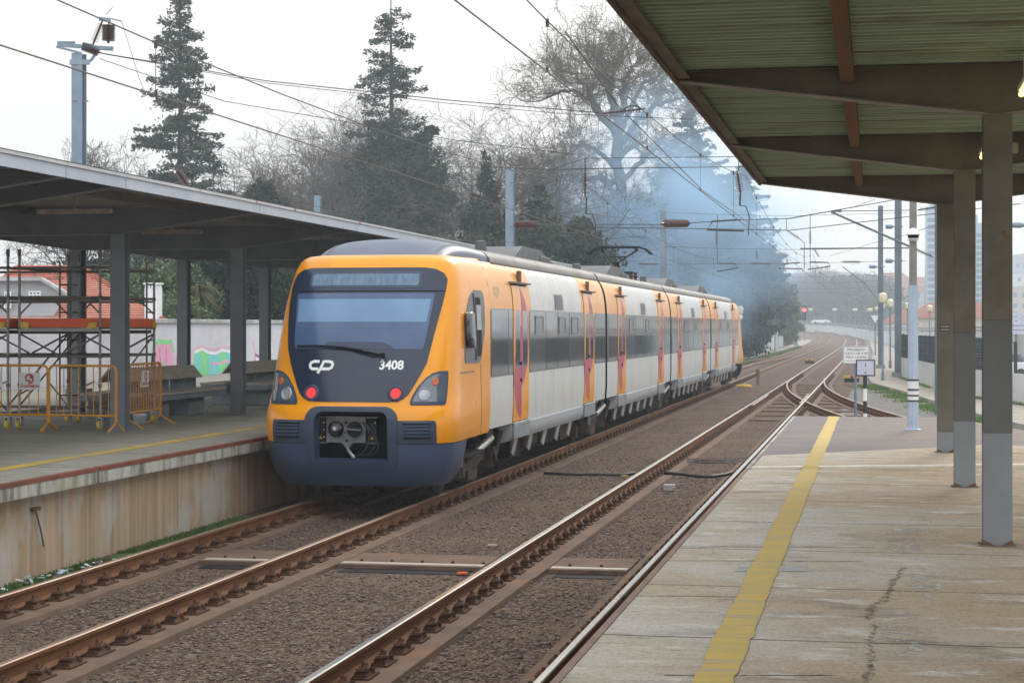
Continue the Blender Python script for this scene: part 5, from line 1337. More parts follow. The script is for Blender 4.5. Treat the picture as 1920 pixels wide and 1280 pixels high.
barrier((-12.40, 29.75), (-12.5, 31.45), 'orange barrier running away from the column with a small red emblem board', 13, (.62, 1.0, .70, .98, 'red'))
g = MB(); p = PY(1, 700, 28.7); g.box(p.x-.3, p.x+.05, 28.66, 28.67, ZP_L+.68, ZP_L+1.0); bb = tag(g.build('notice_board', mWhite), 'white board with blue disc cut by the left edge of the picture', 'board')
g = MB(); n = 24; g.add([(p.x-.09, 28.655, ZP_L+.87)]+[(p.x-.09+.1*math.cos(a), 28.655, ZP_L+.87+.1*math.sin(a)) for a in np.linspace(0, 2*math.pi, n+1)], [(0, i, i+1) for i in range(1, n+1)]); g.add([(p.x-.2, 28.655, ZP_L+.70), (p.x+.02, 28.655, ZP_L+.70), (p.x+.02, 28.655, ZP_L+.74), (p.x-.2, 28.655, ZP_L+.74)], [(0, 1, 2, 3)]); g.build('blue_emblem', mSignBlue, bb, sharp=0, recalc=False)
p = PZ(262, 795, ZP_L)
bk = empty('bucket', (p.x, p.y, ZP_L), 'small pale blue tub standing on the left platform behind the barrier', 'tub')
g = MB(); g.lathe((p.x, p.y, ZP_L), [(.09, 0), (.105, .02), (.115, .15), (.12, .155)], 16); g.build('body', mBucket, bk)
g = MB(); g.lathe((p.x, p.y, ZP_L+.157), [(.122, 0), (.122, .025), (.10, .035)], 16); g.build('lid', mWhite, bk)

# ------------------------------------------------------------------ masts
def hmast(x, y, z0, z1, label, mat, w_=.30, rot=0, group='overhead line masts'):
    root = empty('line_mast', (x, y, z0), label, 'mast', group)
    g = MB(); ibeam_col(g, x, y, z0, z1, w_, w_); g.box(x-w_*.9, x+w_*.9, y-w_*.9, y+w_*.9, z0-.1, z0+.25, 1)
    g.build('post', [mat, mMGrey], root); return root
mMGrey = M('mast foot', (.28,.28,.27), (.2,.2,.19), rough=.9)
def insul(p, q, r=.075, nd=9, caps=True):
    p = Vector(p); q = Vector(q); d = q-p; g = MB(); L_ = d.length
    pts = []; rad = []
    pts.append(p); rad.append(.02); 
    for k in range(nd):
        t0 = .12+.76*k/nd; dt = .76/nd
        for a, rr in ((0, .28), (.34, .28), (.42, 1.05), (.60, 1.0), (.68, .28)):
            pts.append(p+d*(t0+dt*a)); rad.append(r*rr)
    pts.append(p+d*.88); rad.append(r*.4); pts.append(p+d*.89); rad.append(.022); pts.append(q); rad.append(.02)
    g.tube(pts, rad, 10); return g
def insulator(p, q, label=None, parent=None, r=.075, nd=9, group=None, name='insulator'):
    o = insul(p, q, r, nd).build(name, mIns, parent, sharp=25)
    if parent is None: tag(o, label, 'insulator', group)
    return o
m1 = hmast(-18.85, 42.2, ZP_L, 9.25, 'tall grey mast topped with red insulators rising behind the left canopy', mGalv, .27)
g = MB(); d1 = 44.9
def q1(u, v, dd=0): return PD(u, v, 44.9+dd)
g.bar(q1(108, 84), q1(212, 92), .09, .09); g.bar(q1(106, 88), q1(152, 100), .07, .05); g.bar(q1(108, 80), q1(140, 80, .3), .06, .05); g.bar(q1(178, 92), q1(212, 90), .12, .06)
g.bar(q1(131, 117), q1(168, 117), .07, .12); g.tube([q1(160, 120), q1(172, 112), q1(178, 103)], .035, 6); g.bar(q1(155, 82), q1(176, 86), .08, .06); g.bar(q1(186, 36), q1(208, 38), .06, .09)
g.bar(q1(210, 36), q1(228, 40), .03, .03); g.tube([q1(199, 28), q1(211, 14)], .01, 4)
g.build('bracket', mGalv, m1)
insulator(q1(174, 84), q1(192, 40), None, m1, .095, 10); insulator(q1(203, 82), q1(204, 42), None, m1, .16, 11); insulator(q1(150, 85), q1(190, 100), None, m1, .11, 9)
g = MB(); p = PY(157, 653, 42.2-.19); g.box(p.x-.08, p.x+.08, 42.0, 42.014, p.z-.08, p.z+.1); g.build('notice', mWhite, m1)
g = MB(); p = q1(148, 190); g.bar(q1(136, 190), q1(166, 190), .03, .03); g.build('band', mGalvD, m1)
m2 = hmast(-11.6, 59.3, 0, 7.75, 'blue grey mast behind the train beside the cedar', mGalv, .26)
m3 = PX(1243, 500, -11.6); m3o = hmast(m3.x, m3.y, 0, PX(1243, 395, -11.6).z, 'blue grey mast standing in the blue smoke behind the train', mGalv, .30)
m4 = PX(1373, 560, -11.4); hmast(m4.x, m4.y, 0, PX(1373, 512, -11.4).z, 'hazy mast above the tail of the train', mGalv, .30)
m5 = PD(1492, 560, 262); hmast(m5.x, m5.y, .1, PD(1492, 530, 262).z, 'distant mast left of the bend with a slanting arm', mGalvD, .36)
mA = PZ(1651, 690, -.1); mAo = hmast(mA.x, mA.y, -.12, PD(1651, 386, mA.y*CT).z, 'dark grey mast right of the line, left one of the pair', mGalvD, .34)
mB = PZ(1684, 706, -.1); mBo = hmast(mB.x, mB.y, -.12, PD(1684, 372, mB.y*CT).z, 'dark grey mast right of the line, right and taller one of the pair', mGalvD, .38)
for (mo_, dd, lst) in ((mBo, mB.y*CT, ((1666, 425, 1684), (1666, 489, 1684))), (mAo, mA.y*CT, ((1635, 500, 1650),))):
    for (u0, v0, u1) in lst:
        g = MB(); a = PD(u0-5, v0, dd-.3); b = PD(u0+7, v0, dd-.3); g.tube([a, b], .12, 8, 0); g.tube([b, PD(u1+9, v0, dd-.3)], .04, 6, 0); g.build('cross_span_clamp', mGalv, mo_)
# cantilever reaching out from behind the right canopy
Yc = 60
cm = PY(1762, 600, Yc); can = empty('cantilever_mast', (cm.x, Yc, -.1), 'mast hidden behind the canopy columns with a long slanting cantilever tube', 'mast', 'overhead line masts')
g = MB(); ibeam_col(g, cm.x, Yc, -.1, PY(1762, 340, Yc).z, .3, .3); g.build('post', mGalvD, can)
g = MB(); g.tube([PY(1560, 398, Yc), PY(1708, 463, Yc)], .035, 8); g.tube([PY(1563, 396, Yc), PY(1718, 394, Yc)], .014, 6); g.tube([PY(1500, 466, Yc), PY(1704, 465, Yc)], .022, 6); g.tube([PY(1558, 399, Yc), PY(1568, 395, Yc), PY(1578, 396, Yc)], .04, 6); g.build('arm', mGalvD, can)
for a, b in (((1710, 464), (1750, 482)), ((1720, 394), (1758, 388))): insulator(PY(*a, Yc), PY(*b, Yc), None, can, .075, 9)

# ------------------------------------------------------------------ overhead wires
def wire(pts, r, label, mat=None, group=None, name='overhead_wire', drop=None):
    g = MB(); g.tube(pts, r, 5); o = g.build(name, mat or mWire, sharp=60); tag(o, label, 'wire', group or 'overhead wires')
    if drop:
        h = MB()
        for a, b in drop: h.tube([a, b], .0045, 4); h.tube([a+Vector((0,0,.02)), a-Vector((0,0,.06))], .02, 5); h.tube([b+Vector((0,0,.05)), b-Vector((0,0,.01))], .015, 5)
        h.build_each('dropper', mWire, o, per=3)
    return o
def catenary(x, zc, spans, zm, sag, lc, lm, xo=0, r=.0085):
    """spans: list of support stations along the line"""
    cw = []; mw = []; dr = []
    for a, b in zip(spans[:-1], spans[1:]):
        for k in range(13 if b < 999 else 13):
            t = k/12; y = a+(b-a)*t; zz_ = zt(y)
            cw.append(Vector((x+off(y), y, zc+zz_))); mw.append(Vector((x+off(y)*1.0, y, zm+zz_-sag*4*t*(1-t))))
            if k % 2 == 1: dr.append((mw[-1], cw[-1]))
    wire(cw, r, lc, mWireC, name='contact_wire'); wire(mw, r*.95, lm, name='messenger_wire', drop=dr)
SP = [-2.5, 49, 103, 152, 205, 262, 330, 400]
catenary(XR+.05, 5.30, SP, 6.60, .80, 'copper contact wire above the empty track', 'messenger wire with droppers above the empty track')
catenary(XL+.1, 5.16, SP, 6.5, .80, 'contact wire touching the pantograph above the train', 'messenger wire with droppers above the train')
G2 = 'cross span wires'
def xspan(pts, label, r=.010): return wire(pts, r, label, None, G2, 'cross_span')
hs_up = [PX(957, 326, -11.6), PX(1097, 296, -7.5), PX(1385, 294, -3.4), PY(1900, 288, 44)]
xspan([Vector((-11.6, 59.3, 7.7)), PX(1097, 316, -7.5), PX(1385, 313, -3.4), Vector((3.4, 45.2, 6.9))], 'upper span wire behind the train holding two hanging insulators')
xspan([Vector((-11.6, 59.3, 7.3)), PX(1097, 297, -7.5), PX(1385, 294, -3.4), Vector((3.4, 45.0, 7.2))], 'uppermost span wire behind the train')
low = [Vector((-11.6, 59.3, 5.9)), PX(1005, 421, -9.6), PX(1250, 421, -5.2), PX(1390, 412, -3.4), PX(1480, 410, -2.0), Vector((3.4, 44, 6.1))]
xspan(low, 'lower span wire with the two brown horizontal insulators')
xspan([PX(1030, 425, -7.69), PX(1385, 430, -3.4), PX(1480, 432, -2.0), Vector((3.4, 46, 5.6))], 'thin steady wire just under the lower span wire')
IG = 'insulators on the nearer head span'
insulator(PX(962, 421, -10.5), PX(1012, 421, -9.5), 'brown horizontal insulator beside the blue grey mast next to the cedar', None, .10, 9, IG)
insulator(PX(1240, 419, -5.45), PX(1295, 419, -4.9), 'brown horizontal insulator in front of the smoke above the pantograph', None, .10, 9, IG)
for (u, X, v0, v1, v2, lab) in ((1097, -7.5, 318, 370, 400, 'hanging insulator in front of the bare trees, above the train'), (1385, -3.4, 320, 365, 385, 'hanging insulator beside the far end of the right canopy')):
    a = PX(u, v0-6, X); y = a.y
    o = insulator(PY(u-(3 if X > -5 else 0), v0, y), PY(u+(4 if X > -5 else 0), v1, y), lab, None, .085, 9, IG)
    g = MB(); g.tube([PY(u, v0-22, y), PY(u, v0, y)], .014, 5); g.tube([PY(u+3, v1, y), PY(u+2, v2, y)], .025, 6); g.tube([PY(u+2, v2, y), PY(u+14, v2+2, y), PY(u+20, v2+22, y), PY(u+18, v2+56, y)], .014, 5); g.build_each('hanger', mWire, o)
SG = 'steady arms of the overhead line'
def steady(us, X, lab):
    y = PX(us[0][0], us[0][1], X).y
    g = MB(); g.tube([PY(u, v, y) for u, v in us], .024, 6); o = tag(g.build('steady_arm', mWire, sharp=60), lab, 'arm', SG); return o
steady([(1090, 421), (1040, 423), (1030, 436), (1096, 440)], -7.6, 'steady arm above the train left of the pantograph')
steady([(1388, 412), (1336, 415), (1326, 431), (1395, 433)], -3.5, 'steady arm above the empty track in front of the smoke')
a = PX(1088, 428, -7.6); insulator(PY(1088, 428, a.y), PY(1088, 447, a.y), 'small upright insulator hung from the steady arm left of the pantograph', None, .05, 6, IG)
# second head span at the smoke mast
Y2 = m3.y
xspan([Vector((-11.6, Y2, PY(1243, 398, Y2).z)), PY(1345, 402, Y2), PY(1470, 405, Y2), PY(1700, 399, Y2)], 'upper span wire of the second head span')
xspan([Vector((-11.6, Y2, PY(1243, 496, Y2).z)), PY(1345, 494, Y2), PY(1480, 494, Y2), PY(1700, 489, Y2)], 'lower span wire of the second head span')
xspan([PY(1243, 462, Y2), PY(1345, 466, Y2), PY(1500, 468, Y2), PY(1700, 465, Y2)], 'middle span wire of the second head span')
for (a, b, lab, r_) in (((1196, 495), (1236, 495), 'far horizontal insulator left of the smoke mast', .10), ((1405, 494), (1448, 494), 'far horizontal insulator in front of the dark conifers', .10), ((1578, 491), (1616, 491), 'far horizontal insulator right of the track axis', .11), ((1344, 426), (1344, 462), 'far hanging insulator in the smoke', .09), ((1519, 430), (1519, 460), 'far hanging insulator against the sky above the tracks', .09), ((1476, 432), (1500, 448), 'far slanting insulator against the sky', .09), ((1526, 466), (1536, 482), 'short slanting insulator near the middle of the span', .07), ((1419, 470), (1419, 486), 'far upright insulator in front of the dark trees', .06)):
    insulator(PY(*a, Y2), PY(*b, Y2), lab, None, r_, 8, 'insulators on the far head span')
g = MB()
for P_ in ([(1345, 404), (1345, 426)], [(1345, 462), (1345, 494)], [(1519, 404), (1519, 430)], [(1519, 460), (1519, 506)], [(1474, 408), (1475, 432)], [(1500, 448), (1508, 455), (1508, 505)]): g.tube([PY(u, v, Y2) for u, v in P_], .02, 5)
for k_, o_ in enumerate(g.build_each('span_hanger', mWire, None)): tag(o_, ('hanger rod over the far hanging insulator in the smoke', 'hanger rod below the far hanging insulator in the smoke', 'hanger rod over the far insulator against the sky', 'hanger rod below the far insulator against the sky', 'hanger rod over the far slanting insulator', 'hanger rod below the far slanting insulator')[k_], 'hanger', 'hanger rods of the far head span')
for us, lab in (([(1346, 494), (1378, 494), (1384, 502), (1344, 509)], 'far steady arm over the smoke'), ([(1518, 491), (1552, 492), (1557, 499), (1515, 505)], 'far steady arm above the empty track'), ([(1468, 495), (1499, 492)], 'far short straight arm in front of the conifers'), ([(1460, 503), (1505, 504)], 'far lower straight arm in front of the conifers')):
    g = MB(); g.tube([PY(u, v, Y2) for u, v in us], .035, 5); tag(g.build('steady_arm', mWire), lab, 'arm', SG)
for Y3, vs in ((160, (518, 530)), (215, (541, 548))):
    for k, v in enumerate(vs): xspan([PY(1380, v-3, Y3), PY(1450, v, Y3), PY(1560, v+1, Y3), PY(1690, v-6, Y3)], ('faint upper' if k == 0 else 'faint lower')+(' span wire far down the line' if Y3 < 200 else ' span wire close to the bend'))
# wires running off to the right from the tall mast, and long anchors
wire([q1(190, 100), PD(500, 152, 45.5), PD(840, 188, 46), PD(1128, 212, 46.5)], .012, 'thick wire from the red insulators of the tall mast across the sky')
wire([q1(192, 101), PD(500, 156, 45.5), PD(840, 194, 46), PD(1060, 214, 46.5), PD(1300, 224, 47)], .008, 'thin wire just under the thick wire across the sky')
wire([q1(186, 110), PD(420, 190, 46), PD(860, 264, 47), PD(1080, 290, 47.5)], .009, 'thin wire from the tall mast sloping down to the bare trees')
insulator(PD(1130, 213, 46.5), PD(1210, 204, 46.5), 'long red brown insulator in front of the big bare tree', None, .085, 12, IG)
g = MB(); g.tube([PD(1168, 206, 46.4), PD(1180, 199, 46.4), PD(1195, 199, 46.4), PD(1203, 206, 46.4)], .02, 5); tag(g.build('wire_clip', mWire), 'small curved clip on the long insulator before the big tree', 'clip')
wire([q1(228, 40), PD(262, 150, 45), PD(275, 180, 45)], .006, 'short jumper wire hanging from the tall mast')
wire([PD(640, 310, 47), PD(870, 313, 47), PD(1060, 318, 47), PD(1370, 313, 47)], .006, 'fine horizontal wire across the dense conifer')
wire([PD(380, 352, 50), PD(520, 370, 50), PD(880, 452, 52), PD(1200, 462, 54)], .006, 'fine wire behind the left canopy edge')
wire([PX(1060, 60, -2.3), PX(1160, 200, -2.35), PX(1320, 360, -2.5), PD(1480, 470, 98)], .006, 'fine feeder wire high above the empty track')
wire([PD(1474, 410, 90), PD(1600, 388, 60), PD(1640, 374, 45)], .007, 'thin wire rising to the end of the right canopy')
wire([PD(1555, 480, 100), PD(1640, 455, 80), PD(1700, 440, 60), PD(1760, 420, 45)], .008, 'curved feeder rising past the pair of masts')
wire([PD(1440, 462, 120), PD(1520, 500, 140), PD(1600, 548, 160), PD(1645, 575, 175)], .012, 'slanting anchor wire above the bend')
wire([PD(1580, 500, 120), PD(1620, 530, 120), PD(1645, 560, 120)], .03, 'distant slanting strut left of the pair of masts', mGalvD)
p = PD(340, 340, 45.5); insulator(PD(330, 318, 44), PD(352, 348, 44), 'dark insulator just above the edge of the left canopy', None, .11, 9, IG)
g = MB(); p = PD(596, 400, 60); ibeam_col(g, p.x, p.y, ZP_L, PD(596, 367, 60).z, .2, .2); tag(g.build('stub_mast', mGalv), 'short mast top peeping over the left canopy edge', 'mast', 'overhead line masts')

# ------------------------------------------------------------------ signs and camera pole at the end of the right platform
p = PD(1604, 700, 40.6)
s1 = empty('notice_sign', (p.x, p.y, -.24), 'white sign reading PROIBIDO CIRCULAR A PÉ PELA LINHA on a grey post beyond the platform', 'sign')
g = MB(); g.tube([(p.x, p.y, -.24), (p.x, p.y, PD(1604, 652, 40.6).z)], .03, 10); g.build('post', mGalv, s1)
a = PY(1580.5, 682, p.y-.04); b = PY(1630, 649, p.y-.04)
g = MB(); g.box(a.x, b.x, p.y-.05, p.y-.035, a.z, b.z, 0); pn = g.build('panel', [mWhite], s1, bevel=.004)
g = MB()
bw = b.x-a.x; bh = b.z-a.z
for x0, x1, z0, z1 in ((a.x+.006, b.x-.006, b.z-.014, b.z-.006), (a.x+.006, b.x-.006, a.z+.006, a.z+.014), (a.x+.006, a.x+.014, a.z+.014, b.z-.014), (b.x-.014, b.x-.006, a.z+.014, b.z-.014)): g.box(x0, x1, p.y-.053, p.y-.0495, z0, z1)
for k, (tx, sz) in enumerate((('PROIBIDO', .070), ('CIRCULAR A PÉ', .070), ('PELA LINHA', .070), ('(Decreto-Lei 276/2003)', .036))):
    V, Fc = text2d(tx, sz, 0); mw_ = max(v[0] for v in V)-min(v[0] for v in V); sc = min(1.2, .86*bw/mw_)
    g.add([((a.x+b.x)/2+x*sc, p.y-.053, b.z-bh*(.20+.21*k)+y) for x, y in V], Fc)
g.build('lettering', mTxt, pn, sharp=0, recalc=False)
p = PD(1622, 700, 39.9)
s2 = empty('marker_board', (p.x, p.y, -.24), 'pale square board with thick dark frame on a black and white striped post', 'sign')
g = MB(); zt_ = PD(1622, 705, 39.9).z; n = 7; zz = np.linspace(-.24, zt_, 8)
for k in range(n): g.tube([(p.x, p.y, zz[k]), (p.x, p.y, zz[k+1])], .043, 12, (k+1) % 2)
g.build('striped_post', [mWhite, mTxt], s2)
a = PY(1604.5, 705, p.y-.05); b = PY(1641, 674, p.y-.05)
g = MB(); g.box(a.x, b.x, p.y-.06, p.y-.045, a.z, b.z); fr = g.build('frame', mTxt, s2, bevel=.008)
g = MB(); e = .028; g.box(a.x+e, b.x-e, p.y-.066, p.y-.059, a.z+e, b.z-e); bf = g.build('face', mPanelBlue, fr)
g = MB(); cx_ = (a.x+b.x)/2
for zz_, r_ in ((.72, .014), (.22, .018)): g.lathe((cx_, p.y-.066, a.z+(b.z-a.z)*zz_), [(r_, 0), (r_, -.004)], 10, 0, 'y')
g.box(cx_-.012, cx_+.012, p.y-.068, p.y-.065, a.z+(b.z-a.z)*.58, a.z+(b.z-a.z)*.66, 1); g.build('mark', [mTxt, mSignRed], bf)
p = PZ(1712, 806, ZP_R)
cp_ = empty('camera_pole', (p.x, p.y, ZP_R), 'pale blue pole with dome camera and black bands on the right platform', 'pole')
zA = PY(1712, 535, p.y).z; zT = 5.6
g = MB(); g.lathe((p.x, p.y, ZP_R), [(.15, 0), (.15, .02), (.098, .03), (.094, .3), (.085, zA-ZP_R)], 8, 0); g.lathe((p.x, p.y, zA), [(.068, 0), (.06, zT-zA)], 8, 1); g.build('shaft', [mPole, mMGrey2 if 'mMGrey2' in globals() else mMGrey], cp_)
g = MB()
for v in (712, 730, 741, 751): z = PY(1712, v, p.y).z; g.lathe((p.x, p.y, z-.012), [(.100, 0), (.100, .026)], 12, 0)
for v0, v1 in ((715, 729),(733, 740),(743,750)):
    z0, z1 = PY(1712, v1, p.y).z, PY(1712, v0, p.y).z; g.lathe((p.x, p.y, z0), [(.0965, 0), (.0965, z1-z0)], 12, 1)
g.build('band', [mTxt, mWhite], cp_)
zc = PY(1713, 441, p.y).z
g = MB(); g.lathe((p.x, p.y-.17, zc), [(.02, .118), (.06, .10), (.095, .068), (.115, .02), (.118, .0), (.10, -.004)], 20, 0); g.box(p.x-.03, p.x+.03, p.y-.1, p.y, zc+.02, zc+.07, 0); hd = g.build('camera_housing', [mWhite], cp_)
g = MB(); g.lathe((p.x, p.y-.17, zc), [(.10, -.004), (.095, -.035), (.075, -.07), (.04, -.09), (.0, -.094)], 20, 0); g.lathe((p.x, p.y-.17, zc), [(.088, -.062), (.098, -.066), (.075, -.10), (.03, -.118), (.0, -.12), (.0, -.1)], 20, 1); g.build('dome', [mDark, mWhite], hd)

# ------------------------------------------------------------------ right side: low wall, mesh fence, lamps, cars, signs
wl2 = empty('low_wall', (4.16, 74.5, -.12), 'low pale concrete panel wall with dark mesh fence along the path at right', 'wall')
g = MB(); ms = MB(); ps = MB()
for a, b in zip(wallp[:-1], wallp[1:]):
    A = Vector((*a, 0)); B = Vector((*b, 0)); L_ = (B-A).length; n = max(1, int(L_/2.2))
    for k in range(n):
        p0 = A.lerp(B, k/n); p1 = A.lerp(B, (k+.985)/n); z = .45-.12+ .1
        g.bar(p0+Vector((0,0,.41)), p1+Vector((0,0,.41)), .10, 1.10)
        if A.y > 73:
            ps.tube([p0+Vector((.06,0,-.1)), p0+Vector((.06,0,2.25))], .03, 6)
            for q in np.arange(1.0, 2.2, .12): ms.bar(p0+Vector((.06,0,q)), A.lerp(B, (k+1)/n)+Vector((.06,0,q)), .012, .07)
            for q in np.linspace(0, 1, 24): c_ = p0.lerp(A.lerp(B, (k+1)/n), q); ms.tube([c_+Vector((.075,0,.96)), c_+Vector((.075,0,2.2))], .014, 4)
g.build('wall_panel', mParapet, wl2); ms.build('mesh', mMesh, wl2); ps.build('fence_post', mMesh, wl2)
def lamp_post(u, v_top, v_base, d, label, group, rl=.2):
    b = PD(u, v_base, d); t = PD(u, v_top, d); root = empty('street_lamp', (b.x, b.y, b.z), label, 'lamp', group)
    g = MB(); h = t.z-b.z; g.lathe((b.x, b.y, b.z), [(.09, 0), (.09, .4), (.055, .5), (.045, h-.6), (.07, h-.55), (.03, h-.5)], 8); g.build('pole', mGalv, root)
    g = MB(); g.lathe((b.x, b.y, t.z-.55), [(rl*.45, 0), (rl*.85, .08), (rl, .40), (rl*.8, .5), (rl*.3, .56)], 12); g.build('lantern', mLantern, root)
    return root
LG = 'cream lantern lamps along the line'
for (u, vt, vb, d, lab, rl) in ((1655, 549, 714, 97, 'lamp with cream lantern just left of the taller mast, nearest one', .24), (1669, 561, 690, 118, 'lamp with cream lantern between the two masts', .24), (1701, 567, 660, 150, 'lamp with cream lantern right beside the camera pole', .26), (1743, 572, 655, 150, 'lamp with cream lantern left of the canopy columns', .26),
    (1654, 568, 660, 160, 'lamp half hidden behind the nearest lamp', .26), (1520, 578, 611, 405, 'faint lamp at the bend next to the red signal', .5), (1565, 578, 614, 380, 'faint lamp at the bend, second from the red signal', .5), (1603, 578, 618, 350, 'faint lamp at the bend, third from the red signal', .5), (1631, 578, 622, 320, 'faint lamp at the bend, fourth from the red signal', .5), (1645, 575, 630, 280, 'faint lamp just left of the pair of masts', .4),
    (1387, 574, 690, 125, 'lamp beside the tail of the train', .26), (1414, 574, 668, 165, 'lamp in front of the hedge left of the track', .28), (1453, 576, 660, 190, 'lamp in front of the ivy clad trees', .30)):
    lamp_post(u, vt, vb, d, lab, LG, rl)
def car(x, y, z, rz, label, mat=mCarW):
    root = empty('parked_car', (0, 0, 0), label, 'car')
    g = MB(); pr = [(-2.0,.35),(-2.05,.6),(-1.95,.85),(-1.6,.93),(-.9,.98),(1.75,.95),(2.0,.85),(2.05,.5),(2.0,.3)]
    g.prism(pr, -.82, .82, 'y'); 
    g.grid([[(a, b, c) for a, b, c in ((-.95,-.76,.97),(-.35,-.62,1.44),(1.1,-.62,1.46),(1.75,-.74,.97))], [(a, b, c) for a, b, c in ((-.95,.76,.97),(-.35,.62,1.44),(1.1,.62,1.46),(1.75,.74,.97))]])
    g.build('body', mat, root, bevel=.05)
    g = MB()
    for s in (1, -1): g.add([(-.78,s*.74,1.0),(-.32,s*.64,1.38),(1.05,s*.64,1.40),(1.5,s*.73,1.0)], [(0,1,2,3)])
    g.add([(-.96,-.66,1.01),(-.42,-.56,1.41),(-.42,.56,1.41),(-.96,.66,1.01)], [(0,1,2,3)]); g.add([(1.74,-.66,1.04),(1.22,-.56,1.42),(1.22,.56,1.42),(1.74,.66,1.04)], [(0,1,2,3)])
    g.build('window', mCarG, root, sharp=0)
    for a in (-1.25, 1.25):
        for s in (1, -1): g = MB(); g.lathe((a, s*.74-.1, .31), [(.30, 0), (.31, .03), (.31, .18), (.28, .2)], 16, 0, 'y'); g.build('wheel', mRubber, root)
    g = MB()
    for s in (1, -1): g.box(1.98, 2.06, s*.62-.12, s*.62+.12, .68, .82)
    g.build('tail_light', mSignRed, root)
    root.location = (x, y, z); root.rotation_euler = (0, 0, R(rz))
    return root
p = PD(1866, 672, 108); car(p.x, p.y, -.35, 12, 'white car parked behind the low wall, seen between the canopy columns')
pt_, pts_ = None, [(1495, 604, 612, 450), (1560, 606, 615, 420), (1600, 609, 621, 370), (1640, 613, 629, 310), (1690, 614, 632, 250), (1760, 615, 637, 205), (1850, 612, 641, 165), (1940, 608, 645, 140)]
pw_ = empty('road_parapet', PD(1640, 629, 310), 'long pale road parapet with rails curving across the distance', 'parapet'); g = MB(); gq = MB()
for a, b in zip(pts_[:-1], pts_[1:]):
    A0, A1, B0, B1 = PD(a[0], a[1], a[3]), PD(a[0], a[2], a[3]), PD(b[0], b[1], b[3]), PD(b[0], b[2], b[3])
    m0, m1_ = A1.lerp(A0, .55), B1.lerp(B0, .55)
    o_ = Vector((0, .3, 0)); V = [A1-Vector((0,0,3)), B1-Vector((0,0,3)), m1_, m0]; g.add([*V, *[q+o_ for q in V]], [(0,1,2,3),(4,5,6,7),(3,2,6,7),(0,1,5,4)])
    for f_ in (.75, .98): gq.tube([A1.lerp(A0, f_), B1.lerp(B0, f_)], .10, 6)
    n = 5
    for k in range(n): t0 = A1.lerp(B1, k/n); t1 = A0.lerp(B0, k/n); gq.tube([t0.lerp(t1, .5), t1], .07, 5)
g.build('parapet_wall', mParapet, pw_); gq.build('railing', mMGrey, pw_)
p = PD(1540, 600, 432); car(p.x, p.y, PD(1540, 607.5, 432).z, 170, 'tiny pale car driving behind the parapet at the bend')
p = PD(1641, 598, 180); g = MB(); gp_ = MB()
ys_ = empty('yield_sign', (p.x, p.y, zt(p.y)), 'white downward triangle sign left of the pair of masts', 'sign')
gp_.tube([(p.x, p.y, -.1), (p.x, p.y, p.z+.3)], .06, 6); gp_.build('post', mGalvD, ys_); g.prism([(p.x-.42, p.z+.35), (p.x+.42, p.z+.35), (p.x, p.z-.4)], p.y-.12, p.y-.08, 'y'); g.build('plate', mWhite, ys_)
p = PD(1508, 581, 300); sg = empty('line_signal', (p.x, p.y, zt(p.y)), 'distant railway signal showing a red light at the bend', 'signal')
g = MB(); g.tube([(p.x, p.y, zt(p.y)), (p.x, p.y, p.z+.8)], .09, 6); g.build('post', mMGrey, sg); g = MB(); g.box(p.x-.32, p.x+.32, p.y-.2, p.y, p.z-1.7, p.z+.65); hd = g.build('head', mDark, sg, bevel=.1); g = MB(); g.lathe((p.x, p.y-.22, p.z), [(.30, 0), (.30, -.03), (0, -.05)], 12, 0, 'y'); g.build('red_lamp', mSigRed, hd)
p = PD(1908, 608, 100); tm = empty('timetable_board', (p.x, p.y, -.2), 'pale blue striped information board on posts at the right edge', 'sign')
g = MB(); a = PY(1898, 627, p.y); b = PY(1936, 585, p.y)
for k in range(5): z0 = a.z+(b.z-a.z)*k/5; g.box(a.x, b.x, p.y-.04, p.y, z0+.02, z0+(b.z-a.z)/5-.02, 0)
g.build('slat', [mPanelBlue], tm); g = MB()
for x in (a.x+.2, b.x-.2): g.tube([(x, p.y+.05, -.2), (x, p.y+.05, b.z)], .05, 6)
g.build('post', mGalvD, tm)
p = PD(1905, 422, 90); sl_ = empty('road_lamp', (p.x+3.5, p.y, -.2), 'cobra head road lamp reaching in from the right edge', 'lamp')
g = MB(); g.tube([(p.x+3.5, p.y, -.2), (p.x+3.5, p.y, p.z-.3), (p.x+3.0, p.y, p.z), (p.x+.4, p.y, p.z-.02)], .06, 8); g.build('pole', mGalv, sl_); g = MB(); g.lathe((p.x-.35, p.y, p.z), [(.03, 0), (.12, .15), (.15, .5), (.06, .85)], 12, 0, 'x'); g.build('head', mGalv, sl_)
p = PD(1904, 665, 78); g = MB(); g.bar((p.x, p.y, -.2), (p.x, p.y, PD(1904, 640, 78).z), .14, .14); g.tube([(p.x, p.y, PD(1904, 642, 78).z), (p.x-.7, p.y-2, PD(1890, 640, 78).z)], .03, 6); tag(g.build('gate_post', mMesh), 'dark gate post right of the nearest canopy column', 'post')

# ------------------------------------------------------------------ house with tiled roof behind the graffiti wall
mTile2 = M('old roof tile', (.46,.15,.095), (.36,.12,.08), rough=.9, scale=2.5)
hx = empty('tiled_house', (-33, 78, 0), 'grey house with red tiled roofs behind the boundary wall', 'house')
def roof_sheet(g, A, B, C_, D, rows=16, m=0, h=.05):
    """A-B eaves, D-C ridge: tile courses as small steps"""
    R_ = []
    nrm = (B-A).cross(D-A).normalized()
    if nrm.z < 0: nrm = -nrm
    for k in range(rows):
        t0, t1 = k/rows, (k+1)/rows
        R_.append([A.lerp(D, t0)+nrm*h, B.lerp(C_, t0)+nrm*h]); R_.append([A.lerp(D, t1), B.lerp(C_, t1)])
    g.grid(R_, m)
def h(u, v, d): return PD(u, v, d)
g = MB()
roof_sheet(g, h(-120, 600, 66), h(318, 601, 66), h(175, 525, 72), h(-60, 525, 72), 18)
